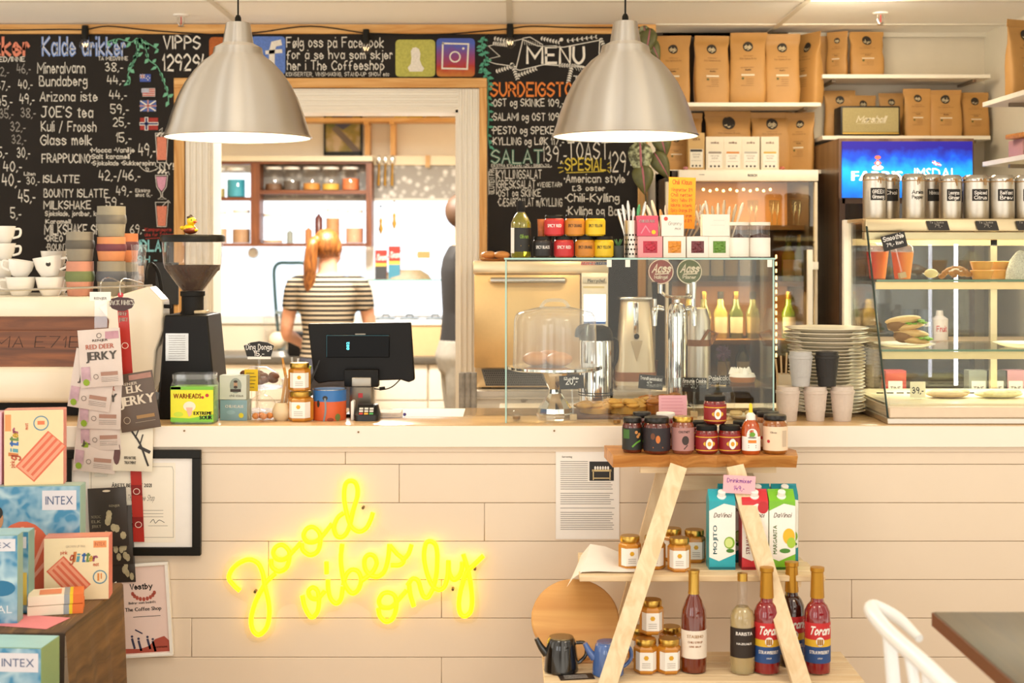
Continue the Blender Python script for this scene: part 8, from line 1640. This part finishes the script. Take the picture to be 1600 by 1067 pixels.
for x, y, tx, ty, tz in ((-.21,.17,-.274,.20,.79),(-.21,-.17,-.262,-.16,.785),(.19,.17,.17,.16,.44),(.19,-.17,.17,-.16,.44)):
    b = B(CHW); b.tube([(x,y,0),((x+tx)/2,(y+ty)/2,tz*.5),(tx,ty,tz)], [.013,.018,.014], 10, True, 4); b.obj('leg', t)
b = B(CHW); b.tube([(-.2,0,.455),(-.25,0,.6),(-.273,.05,.79)], .011, 8, True, 4); b.tube([(-.25,0,.6),(-.269,-.05,.79)], .011, 8); b.obj('wishbone_splat', t)
# ------------------------------------------------------------------ the kitchen behind the opening
KB = 9.19
def kX(px, Y=KB): return X(px, Y)
# worktop run under the window
t = thing('kitchen_counter', 'cream kitchen counter with dark edge and drawers under the kitchen window', 'counter', (0,0,0)); ZK = .93; YK = 8.62
b = B(C('#5c564c', .35)); b.box(-3.14, .54, YK-.02, KY-.001, ZK-.04, ZK, .003); b.obj('worktop', t)
for i, (p0, p1) in enumerate(((300,400),(402,500),(502,584),(586,668),(670,760))):
    b = B(C('#efe6d6', .4)); x0, x1 = kX(p0,YK)+.003, kX(p1,YK)-.003
    b.box(x0, x1, YK, YK+.02, .12, .66, .002, 1); b.obj('door', t)
    b = B(C('#efe6d6', .4)); b.box(x0, x1, YK, YK+.02, .668, ZK-.045, .002, 1); b.obj('drawer', t)
b = B(C('#d8ccb8', .5)); b.box(-3.14, .54, YK+.02, KY-.01, .02, ZK-.041); b.obj('carcass', t)
# serving well with lids and glass shelf
t = thing('salad_bar', 'lit salad counter with row of lids and glass sneeze shelf', 'salad bar', (0,0,0)); YB_ = 8.72
zs_ = Z(500,YB_); b = B(C('#d9b98a', .45)); b.box(kX(568,YB_), kX(716,YB_)+.3, YB_, YB_+.36, ZK+.001, Z(508,YB_)); b.obj('front_panel', t)
b = B(C('#f4f2ec', .3)); b.box(kX(566,YB_), kX(716,YB_)+.3, YB_-.01, YB_+.36, Z(508,YB_), zs_, .003); b.obj('rim', t)
b = B(C('#6a7274', .3, .5))
for px in (603, 640, 680, 715): 
    p = P(px, 497, YB_+.12); b.loft([(p.x,p.y,zs_+.001,.062,.10),(p.x,p.y,zs_+.008,.060,.098),(p.x,p.y,zs_+.012,.05,.08)], 18, 5); b.tube([(p.x-.02,p.y,zs_+.012),(p.x-.02,p.y,zs_+.028),(p.x+.02,p.y,zs_+.028),(p.x+.02,p.y,zs_+.012)], .005, 6)
b.obj('pan_lids', t)
zg = Z(437,YB_); b = B(GLASSG); b.box(kX(566,YB_), kX(716,YB_)+.3, YB_, YB_+.3, zg-.006, zg); b.m(C('#58a89a', .2)); b.box(kX(566,YB_), kX(716,YB_)+.3, YB_-.002, YB_, zg-.0065, zg+.0005); b.obj('glass_shelf', t)
b = B(STEEL); 
for px in (570, 714): p = P(px,470,YB_+.2); b.tube([(p.x,p.y,zs_+.001),(p.x,p.y,zg-.007)], .008, 8)
b.obj('post', t)
for px, c1, lb in ((595,'#3a3a3c','dark carton with script lettering on the glass shelf'),(616,'#3f7f96','blue fronted carton on the glass shelf')):
    Y = 8.78; kk = Y/F; t = thing('syrup_carton', lb, 'carton', (X(px,Y), Y, zg+.0005), 0, 'cartons on the kitchen shelf'); z1 = (52 if px > 600 else 46)*kk; b = B(C('#c8332a', .4)); b.box(-9*kk, 9*kk, 0, .06, 0, z1, .002, 1); fn = flat((0,-.001,0)); b.m(C(c1, .5)); b.patch(fn, -9*kk, 9*kk, .002, z1*.45); b.m(C('#e2b84a', .5)); b.patch(fn, -9*kk, 9*kk, z1*.45, z1*.55); b.m(WHT); b.text(flat((0,-.0015,0)), 'Torani', 0, z1*.66, 8*kk, 15*kk, 'c', 's', 1.2, shear=.3); b.obj('carton_body', t)
t = thing('tray_of_buns', 'shallow tray of wrapped food on the glass shelf', 'tray', (X(635,8.85), 8.85, zg+.0005)); b = B(C('#8a7a5c', .5, 0, .4, 40)); b.loft([(0,0,0,.16,.08),(0,0,.03,.14,.07),(0,0,.06,.09,.05)], 22, 3); b.obj('tray_body', t)
# wooden shelf unit before the window
BRW = wood('red_brown_wood', '#5e3018', '#88502c', .45, 0, .8); YQ = 8.96
t = thing('jar_shelf', 'red brown wooden shelf unit of storage jars hung before the kitchen window', 'shelf', (0,0,0)); b = B(BRW)
zq = lambda py: Z(py, YQ)
b.box(kX(300,YQ), kX(580,YQ), YQ, YQ+.14, zq(385), zq(380)); b.box(kX(300,YQ), kX(394,YQ), YQ, YQ+.14, zq(313), zq(308)); b.box(kX(404,YQ), kX(576,YQ), YQ, YQ+.14, zq(303), zq(297)); b.box(kX(300,YQ), kX(580,YQ), YQ, YQ+.14, zq(256), zq(252)); b.obj('shelf_board', t)
b = B(wood('red_brown_wood', '#5e3018', '#88502c', .45, 2, .8)); b.box(kX(392,YQ), kX(406,YQ), YQ-.01, YQ+.14, zq(385), zq(256)); b.box(kX(572,YQ), kX(581,YQ), YQ-.01, YQ+.14, zq(385), zq(256)); b.obj('upright', t)
b = B(C('#d8ccb0', .4)); b.box(kX(300,YQ), kX(582,YQ), YQ-.02, YQ+.15, zq(252), zq(244)); b.obj('top_rail', t)
def kjar(label, px, pyb, wpx, hpx, fill, frac, lid='#e8e4dc', name='storage_jar'):
    Y = YQ+.06; kk = Y/F; r = wpx*kk/2; h_ = hpx*kk; t = thing(name, label, 'jar', (X(px,Y), Y, Z(pyb,YQ)+.0008), 0, 'storage jars in the kitchen window'); b = B(GLASS); b.lathe([(r*.9,0),(r,.004),(r,h_*.85),(r*.9,h_*.9)], 20); b.obj('glass_body', t)
    b = B(C(fill, .6, 0, .25, 60)); b.lathe([(r*.9,.002),(r*.96,.004),(r*.96,h_*frac),(.001,h_*frac)], 18); b.obj('contents', t)['kind'] = 'stuff'
    b = B(C(lid, .4)); b.lathe([(r*.95,h_*.9),(r*.95,h_),(.001,h_)], 18); b.obj('lid', t)
for i, (px, c_, fr) in enumerate(((428,'#6a4a32',.28),(456,'#5a5048',.4),(487,'#c98a3a',.3),(517,'#d8b04a',.28),(548,'#d87a4a',.5))): kjar(('brown spice jar on the upper right shelf bay','grey herb jar on the upper shelf bay','orange pasta jar on the upper shelf bay','yellow grain jar on the upper shelf bay','orange stick jar at the end of the upper shelf bay')[i].replace('right ',''), px, 297, 27, 36, c_, fr)
kjar('tall jar with blue contents in the small shelf bay', 369, 308, 29, 46, '#3aa0b8', .6); kjar('clear jar with a little green in the small shelf bay', 341, 308, 22, 46, '#b9a86a', .3)
for px, c_, fr, w_, h_, lb in ((344,'#c9a888',.45,22,50,'jar of pale flour in the lower small bay'),(377,'#b08a66',.42,28,52,'jar of oats in the lower small bay'),(426,'#c9a27a',.1,32,46,'jar with thin brown layer in the lower wide bay'),(520,'#b9885a',.72,22,54,'jar of rusks in the lower wide bay'),(554,'#d89a7a',.45,28,52,'jar of pink salt at the end of the lower bay')): kjar(lb, px, 380, w_, h_, c_, fr)
for px, c_, w_, h_, lb in ((453,'#8f958e',10,20,'small grey tin in the lower wide bay'),(482,'#b0764a',11,24,'brown sauce bottle in the lower wide bay'),(498,'#5a2a24',12,46,'dark red sauce bottle in the lower wide bay')):
    Y = YQ+.05; kk = Y/F; t = thing('sauce_bottle', lb, 'bottle', (X(px,Y), Y, Z(380,YQ)+.0008), 0, 'bottles in the kitchen window'); b = B(C(c_, .3)); b.lathe([(w_*kk/2,0),(w_*kk/2,h_*kk*.85),(w_*kk*.2,h_*kk*.95),(.003,h_*kk),(.001,h_*kk+.03)], 16); b.obj('bottle_body', t)
# patterned roller blind right of the shelf unit
BLM = bpy.data.materials.new('patterned_blind'); BLM.use_nodes = True; nt = BLM.node_tree; b_ = nt.nodes['Principled BSDF']; b_.inputs['Roughness'].default_value = .8; vv = nt.nodes.new('ShaderNodeTexVoronoi'); vv.inputs['Scale'].default_value = 22; tc = nt.nodes.new('ShaderNodeTexCoord'); nt.links.new(tc.outputs['Object'], vv.inputs['Vector']); rp = nt.nodes.new('ShaderNodeValToRGB'); e = rp.color_ramp.elements; e[0].position = .15; e[0].color = (*lin('#d9d6d0'), 1); e[1].position = .5; e[1].color = (*lin('#9a9690'), 1); nt.links.new(vv.outputs['Distance'], rp.inputs[0]); nt.links.new(rp.outputs[0], b_.inputs['Base Color']); b_.inputs['Transmission Weight'].default_value = 0
t = thing('roller_blind', 'grey leaf patterned roller blind over the upper kitchen window', 'blind', (0,0,0)); Y = 9.12
b = B(BLM); b.box(kX(405,Y), kX(712,Y)+.28, Y, Y+.003, Z(312,Y), Z(258,Y)); b.obj('fabric', t); b = B(C('#c9c4ba', .5)); b.box(kX(405,Y), kX(712,Y)+.28, Y-.004, Y+.008, Z(314,Y), Z(310,Y)); b.obj('bottom_bar', t)
t = thing('rail_shelf', 'cream rail over the kitchen window with hanging spoons', 'rail', (0,0,0)); Y = 9.1; b = B(C('#e2d2b2', .45)); b.box(kX(572,Y), kX(716,Y)+.3, Y, KY-.001, Z(258,Y), Z(243,Y), .002, 1); b.obj('rail_board', t)
for px in (592, 602, 613):
    Y = 9.08; kk = Y/F; t = thing('serving_spoon', 'steel serving spoon hanging from the kitchen rail', 'spoon', P(px, 250, Y), 0, 'spoons hanging on the kitchen rail'); b = B(STEEL); b.sph((0,0,0), (4.2*kk,.006,7*kk), 12, 8); b.m(GOLD); b.tube([(0,0,-6*kk),(-1*kk,0,-40*kk)], [.006,.010], 8); b.obj('spoon_body', t)
t = thing('clothes_peg', 'wooden peg clipped to the kitchen rail', 'peg', P(668, 252, 9.08)); b = B(PINE); b.box(-.012, -.003, -.006, .006, -.04, .04); b.box(.003, .012, -.006, .006, -.04, .04); b.obj('peg_body', t)
# shelf and picture high on the wall
t = thing('plank_shelf', 'pine plank shelf on brackets high on the kitchen wall', 'shelf', (0,0,0)); Y = 9.0; b = B(PINE); b.box(kX(380,Y), kX(716,Y)+.25, Y, KY-.04, Z(190,Y), Z(184,Y)); b.obj('shelf_board', t)
for px in (574, 614): b = B(PINEV); b.box(kX(px-4,9.1), kX(px+4,9.1), 9.09, KY-.001, Z(243,9.1), Z(191,9.1)); b.box(kX(px-4,9.1), kX(px+4,9.1), 9.01, 9.089, Z(196,9.1), Z(191,9.1)); b.obj('bracket', t)
for px, c_, lb in ((627,'#e2c66a','yellow packet on the pine plank shelf nearest the brackets'),(650,'#d8b84a','yellow packet on the pine plank shelf, middle one'),(676,'#c8a050','brown woven basket on the pine plank shelf')):
    t = thing('food_packet', lb, 'packet', (kX(px,9.08), 9.08, Z(184,9.0)+.0005), 0, 'packets on the pine plank shelf'); b = B(C(c_, .5, 0, .3, 40)); b.box(-.045, .045, -.04, .04, 0, .11, .008); b.obj('packet_body', t)
Y = KY-.02; t = thing('picture_frame', 'black framed print of dark bird on branch on the kitchen wall', 'picture frame', P(536, 205, Y)); kk = Y/F; b = B(BLACK); w_, h_ = 30*kk, 39*kk
b.box(-w_, w_, -.01, .018, h_-.03, h_); b.box(-w_, w_, -.01, .018, -h_, -h_+.03); b.box(-w_, -w_+.012, -.01, .018, -h_, h_); b.box(w_-.012, w_, -.01, .018, -h_, h_); b.obj('frame', t)
pm_ = bpy.data.materials.new('nature_print'); pm_.use_nodes = True; nt = pm_.node_tree; b_ = nt.nodes['Principled BSDF']; nz = nt.nodes.new('ShaderNodeTexNoise'); nz.inputs['Scale'].default_value = 9; tc = nt.nodes.new('ShaderNodeTexCoord'); nt.links.new(tc.outputs['Object'], nz.inputs[0]); rp = nt.nodes.new('ShaderNodeValToRGB'); e = rp.color_ramp.elements; e[0].position = .35; e[0].color = (*lin('#6a6a30'), 1); e[1].position = .65; e[1].color = (*lin('#c9b08a'), 1); x_ = e.new(.5); x_.color = (*lin('#a08a3a'), 1); nt.links.new(nz.outputs['Fac'], rp.inputs[0]); nt.links.new(rp.outputs[0], b_.inputs['Base Color'])
b = B(pm_); b.box(-w_+.012, w_-.012, 0, .01, -h_+.03, h_-.03); fn = flat((0,-.001,0)); b.m(C('#4a4a5c', .6, 0, .3)); b.poly(fn, [(-.08,h_*.75),(.06,h_*.8),(.06,h_*.3),(0,h_*.05),(-.06,h_*.3)]); b.m(C('#7a6a5c', .6)); b.line(fn, [(-.05,h_*.1),(.09,-h_*.8)], .04); b.obj('print', t)
# frosted round window sticker with suction knob, and hanging ornaments
t = thing('window_decal', 'pale round decal ring on the lower kitchen window', 'decal', (0,0,0)); Y = KY+.02; kk = Y/F
FRO = glassy('decal_film', (.78,.85,.88), .2, 1.2, .4); b = B(FRO)
cx0_, cz0_ = X(440,Y), Z(480,Y); rr = 96*kk
fn = lambda a, c: Vector((cx0_+a, Y, cz0_+c)); b.raw([fn(rr*math.cos(R(5*i)), rr*math.sin(R(5*i))) for i in range(72)]+[fn(rr*.86*math.cos(R(5*i)), rr*.86*math.sin(R(5*i))) for i in range(72)], [(i, (i+1)%72, 72+(i+1)%72, 72+i) for i in range(72)]); b.obj('decal_ring', t)
t = thing('frosted_panel', 'pale blue frosted film over the lower kitchen window', 'film', (0,0,0)); FR2 = glassy('frosted_film', (.92,.95,.97), .3, 1.2, .4, .45, (.85,.92,1)); d_ = [n for n in FR2.node_tree.nodes if n.type == 'BSDF_DIFFUSE'][0]; tl = FR2.node_tree.nodes.new('ShaderNodeBsdfTranslucent'); tl.inputs[0].default_value = (.93,.97,1,1); FR2.node_tree.links.new(tl.outputs[0], d_.outputs[0].links[0].to_socket); b = B(FR2); b.box(wx0+.05, X(572,KY)-.002, KY+.012, KY+.016, wz0+.05, Z(388,KY)); b.obj('film', t)
p = P(396, 395, 9.1); t = thing('suction_knob', 'white round suction knob on the kitchen window', 'knob', p); b = B(WHITE); b.lathe([(.001,-.03),(.03,-.026),(.036,-.01),(.036,.0),(.01,.02),(.001,.09)], 22, (0,0,0), 'y'); b.obj('knob_body', t)
for px, py in ((595,352),(616,344)):
    t = thing('hanging_ornament', 'small gold ornament hanging in the kitchen window', 'ornament', P(px, py, 9.13), 0, 'gold ornaments in the kitchen window'); kk = 9.13/F; b = B(GOLD); b.loft([(0,0,-14*kk,.004,.004),(0,0,-6*kk,.016,.004),(0,0,2*kk,.008,.004),(0,0,8*kk,.012,.004),(0,0,12*kk,.003,.003)], 10); b.tube([(0,0,10*kk),(0,0,30*kk)], .0015, 4); b.m(DARK); b.lathe([(.004,28*kk),(.012,31*kk),(.001,31*kk)], 8); b.obj('ornament_body', t)
# stand mixer / blender with cream contents left of the cook
Y = 8.75; kk = Y/F
t = thing('kitchen_blender', 'clear food processor jug with pale contents on the kitchen counter', 'blender', (X(432,Y), Y, ZK+.0005)); zq2 = lambda py: Z(py,Y)-ZK
b = B(C('#8f8b84', .35, .4)); b.loft([(0,0,0,.09,.09),(0,0,zq2(548),.075,.075)], 22, 4); b.obj('base', t); b = B(GLASS); b.lathe([(.06,zq2(547)),(.085,zq2(495))], 24); b.lathe([(.085,zq2(495)),(.04,zq2(486)),(.001,zq2(484))], 24); b.obj('jug', t); b = B(C('#eadcc0', .6, 0, .2, 20)); b.sph((.005,0,zq2(532)), (.055,.055,.055), 14, 9); b.obj('contents', t)['kind'] = 'stuff'
t = thing('vegetable_cutter', 'tall dark framed kitchen press behind the blender', 'press', (X(455,9.0), 9.0, ZK+.0005)); kk = 9.0/F; zq3 = lambda py: Z(py,9.0)-ZK; b = B(C('#3f5a5c', .3, .4)); b.tube([(-18*kk,0,.0),(-26*kk,0,zq3(450)),(-24*kk,0,zq3(415)),(0,0,zq3(411)),(24*kk,0,zq3(414)),(26*kk,0,zq3(440))], .011, 8, True, 5); b.obj('frame', t); b = B(C('#8a9a9c', .3, .5)); b.box(-24*kk, 24*kk, -.05, .05, zq3(490), zq3(486)); b.box(-16*kk, -10*kk, -.03, .03, 0, zq3(486)); b.obj('platform', t)
t = thing('induction_hob', 'dark appliance on the kitchen counter behind the monitor', 'appliance', (X(478,8.8), 8.8, ZK+.0005)); b = B(DARK); b.box(-.1, .12, -.1, .15, 0, .14, .01); b.obj('appliance_body', t)
t = thing('menu_paper', 'white paper sheet taped on the frosted kitchen window', 'paper', P(492, 405, KY-.03)); b = B(C('#dfe0e8', .6)); b.box(-.05, .05, -.001, .001, -.07, .07); b.obj('sheet', t)
t = thing('food_box', 'small brown carton on a wire arm by the kitchen window', 'carton', P(662, 398, 9.0)); b = B(C('#c9925a', .6)); b.box(-.04, .04, -.03, .03, -.022, .022); b.m(C('#9a9a94', .4)); b.tube([(-.05,0,.02),(-.06,0,.06),(-.24,0,-.02)], .004, 5); b.tube([(-.05,0,.0),(-.05,.19,.0)], .004, 5); b.obj('carton_body', t)

# ------------------------------------------------------------------ people
SKIN = C('#d9a184', .5, 0, .05, 20, sub=.08); HAIR = bpy.data.materials.new('copper_hair'); HAIR.use_nodes = True; nt = HAIR.node_tree; b_ = nt.nodes['Principled BSDF']; b_.inputs['Roughness'].default_value = .38; nz = nt.nodes.new('ShaderNodeTexNoise'); nz.inputs['Scale'].default_value = 1; nz.inputs['Detail'].default_value = 3; tc = nt.nodes.new('ShaderNodeTexCoord'); mp = nt.nodes.new('ShaderNodeMapping'); mp.inputs['Scale'].default_value = (140,140,6); nt.links.new(tc.outputs['Object'], mp.inputs[0]); nt.links.new(mp.outputs[0], nz.inputs[0]); rp = nt.nodes.new('ShaderNodeValToRGB'); e = rp.color_ramp.elements; e[0].position = .35; e[0].color = (*lin('#5a2f10'), 1); e[1].position = .7; e[1].color = (*lin('#b06d30'), 1); nt.links.new(nz.outputs['Fac'], rp.inputs[0]); nt.links.new(rp.outputs[0], b_.inputs['Base Color'])
bp = nt.nodes.new('ShaderNodeBump'); bp.inputs['Strength'].default_value = .5; bp.inputs['Distance'].default_value = .006; nt.links.new(nz.outputs['Fac'], bp.inputs['Height']); nt.links.new(bp.outputs[0], b_.inputs['Normal'])
STR = bpy.data.materials.new('striped_jersey'); STR.use_nodes = True; nt = STR.node_tree; b_ = nt.nodes['Principled BSDF']; b_.inputs['Roughness'].default_value = .85; wv = nt.nodes.new('ShaderNodeTexWave'); wv.bands_direction = 'Z'; wv.inputs['Scale'].default_value = 11.5; wv.inputs['Distortion'].default_value = .25; wv.inputs['Detail Scale'].default_value = .6; tc = nt.nodes.new('ShaderNodeTexCoord'); nt.links.new(tc.outputs['Object'], wv.inputs['Vector']); rp = nt.nodes.new('ShaderNodeValToRGB'); e = rp.color_ramp.elements; e[0].position = .36; e[0].color = (*lin('#b5a58c'), 1); e[1].position = .46; e[1].color = (*lin('#1f1b18'), 1); nt.links.new(wv.outputs['Fac'], rp.inputs[0]); nt.links.new(rp.outputs[0], b_.inputs['Base Color'])
def meshed(b, name, t, vox=.011, sm=6):
    o = b.obj(name, t); r = o.modifiers.new('weld', 'REMESH'); r.mode = 'VOXEL'; r.voxel_size = vox; r.use_smooth_shade = True; s_ = o.modifiers.new('smooth', 'SMOOTH'); s_.iterations = sm; s_.factor = .5; return o
def hand(b, p, d, side, up=Vector((0,0,1))):
    """palm and five curled fingers from wrist p along d"""
    d = Vector(d).normalized(); s_ = d.cross(up).normalized()*side; n_ = s_.cross(d).normalized()*side
    if n_.z < 0: n_ = -n_
    b.tube([p, p+d*.03, p+d*.075], [.024,.032,.034], 12)
    for i, (o_, ln) in enumerate(((-.028,.055),(-.01,.068),(.009,.064),(.027,.050))):
        q = p+d*.078+s_*o_; b.tube([q, q+d*ln*.5-n_*.006, q+d*ln*.85-n_*.02, q+d*ln-n_*.034], [.0095,.009,.0085,.006], 8, True, 3)
    q = p+d*.028-s_*.026; b.tube([q, q-s_*.025+d*.02, q-s_*.032+d*.05-n_*.012], [.011,.010,.007], 8, True, 3)
def person(label, x, y, z0, H_, shirtm, pantm, hairm, pony, armR, armL, yaw=0, headyaw=0, slim=1.0):
    t = thing('person', label, 'person', (x, y, z0), yaw); s_ = H_/1.69
    def V3(a): return Vector(a)*s_
    sh = .175*slim
    b = B(SKIN)
    b.loft([V3(q[:3])[:]+(q[3]*s_*slim, q[4]*s_) for q in ((0,0,.88,.135,.095),(0,0,1.0,.125,.085),(0,.0,1.1,.115,.08),(0,0,1.25,.14,.09),(0,0,1.36,.155,.085),(0,.0,1.41,.11,.06),(0,.005,1.45,.055,.052),(0,.012,1.53,.05,.05))], 20, 2.3)
    for sx in (-1, 1):
        b.tube([V3((sx*.075*slim,0,.92)), V3((sx*.085*slim,.0,.7)), V3((sx*.082,.005,.48)), V3((sx*.085,-.015,.30)), V3((sx*.085,-.01,.07))], [.085*s_*slim,.078*s_,.052*s_,.052*s_,.035*s_], 14, True, 4)
        b.tube([V3((sx*.085,-.05,.035)), V3((sx*.088,.05,.035)), V3((sx*.092,.15,.025))], [.034*s_,.038*s_,.026*s_], 10)
    for arm, sx in ((armR, 1), (armL, -1)):
        S_, E_, W_ = V3((sx*sh,0,1.385)), V3(arm[0]), V3(arm[1]); b.tube([V3((sx*.10,0,1.37)), S_, (S_+E_)/2+Vector((sx*.006,0,0)), E_, E_+(W_-E_)*.35, W_], [.05*s_,.05*s_,.043*s_,.036*s_,.037*s_,.024*s_], 12, True, 3); hand(b, W_, (W_-E_), sx)
    hd = V3((0,.02,1.585)); cy, sy_ = math.cos(headyaw), math.sin(headyaw)
    def hp(a): return hd+Vector((a[0]*cy-a[1]*sy_, a[0]*sy_+a[1]*cy, a[2]))*s_
    b.T = None; b.sph(hp((0,-.005,.02)), (.073*s_,.088*s_,.088*s_), 18, 12); b.sph(hp((0,.035,-.035)), (.054*s_,.05*s_,.062*s_), 14, 9); b.sph(hp((0,.10,-.012)), (.013*s_,.018*s_,.017*s_), 8, 6); b.sph(hp((0,.085,-.06)), (.022*s_,.010*s_,.008*s_), 8, 6)
    for sx in (-1, 1): b.sph(hp((sx*.075,.0,-.01)), (.010*s_,.020*s_,.030*s_), 8, 6)
    meshed(b, 'body', t, .0085, 4)
    b = B(WHT)
    for sx in (-1, 1): b.sph(hp((sx*.030,.083,.008)), .011*s_, 8, 6)
    b.m(INK)
    for sx in (-1, 1): b.sph(hp((sx*.030,.0915,.008)), .0055*s_, 6, 5)
    b.obj('eyes', t)
    b = B(C('#b0655a', .4)); b.sph(hp((0,.093,-.058)), (.02*s_,.005*s_,.006*s_), 8, 6); b.obj('mouth', t)
    b = B(shirtm)
    b.loft([V3(q[:3])[:]+(q[3]*s_*slim, q[4]*s_) for q in ((0,0,.93,.158,.115),(0,0,1.0,.148,.105),(0,.0,1.1,.135,.098),(0,0,1.2,.148,.103),(0,0,1.31,.168,.107),(0,0,1.375,.172,.094),(0,0,1.415,.13,.075),(0,.005,1.44,.076,.066))], 28, 2.3)
    for arm, sx in ((armR, 1), (armL, -1)):
        S_, E_ = V3((sx*sh,0,1.38)), V3(arm[0]); b.tube([V3((sx*.11,0,1.37)), S_, S_+(E_-S_)*.5], [.058*s_,.058*s_,.056*s_], 14, True, 3)
    meshed(b, 'shirt', t, .010, 3)
    b = B(pantm)
    b.loft([V3(q[:3])[:]+(q[3]*s_*slim, q[4]*s_) for q in ((0,0,.80,.165,.118),(0,-.008,.88,.172,.128),(0,0,.97,.152,.108))], 24, 2.4)
    for sx in (-1, 1): b.tube([V3((sx*.078*slim,0,.90)), V3((sx*.088*slim,.0,.7)), V3((sx*.086,.005,.48)), V3((sx*.087,-.01,.28)), V3((sx*.087,-.01,.075))], [.098*s_*slim,.092*s_,.068*s_,.062*s_,.055*s_], 16, True, 4)
    meshed(b, 'trousers', t, .012, 3)
    b = B(DARK)
    for sx in (-1, 1): b.sph(V3((sx*.09,.05,.035)), (.045*s_,.125*s_,.042*s_), 12, 8)
    b.obj('shoes', t)
    b = B(hairm)
    b.sph(hp((0,-.016,.028)), (.083*s_,.092*s_,.092*s_), 22, 14)
    for sx in (-1, 1): b.sph(hp((sx*.055,.012,.01)), (.030*s_,.05*s_,.055*s_), 12, 8)
    if pony:
        q0 = hp((-.012,-.105,.05)); b.sph(q0+Vector((0,.012,0)), (.032*s_,.03*s_,.03*s_), 12, 8)
        b.tube([q0, q0+Vector((-.016,-.028,-.03))*s_, q0+Vector((-.028,-.018,-.14))*s_, q0+Vector((-.036,.0,-.25))*s_, q0+Vector((-.040,.004,-.34))*s_], [.024*s_,.034*s_,.040*s_,.032*s_,.008*s_], 14, True, 4)
    o = b.obj('hair', t)
    if pony: b = B(C('#a8642a', .5)); b.lathe([(.026*s_,-.012),(.03*s_,0),(.026*s_,.012)], 14, (q0.x, q0.y, q0.z)); b.obj('hair_tie', t)
    return t
JEANS = C('#8f8a80', .85, 0, .2, 30)
person('woman seen from behind in striped tee with copper ponytail, working at the kitchen counter', X(512,8.12), 8.12, 0, 1.70, STR, C('#3a3a44', .85, 0, .15, 30), HAIR, True, ((.245,.06,1.10),(.20,.30,1.02)), ((-.245,.05,1.10),(-.19,.29,1.02)), 0, R(-28), 1.05)
person('person in black top and grey jeans partly hidden behind the doorway trim', X(722,8.0), 8.0, 0, 1.9, C('#1c1a1a', .8), JEANS, C('#4a3220', .6), False, ((.22,.16,1.12),(.16,.38,1.10)), ((-.22,.16,1.12),(-.14,.38,1.10)), R(-80), 0, 1.1)
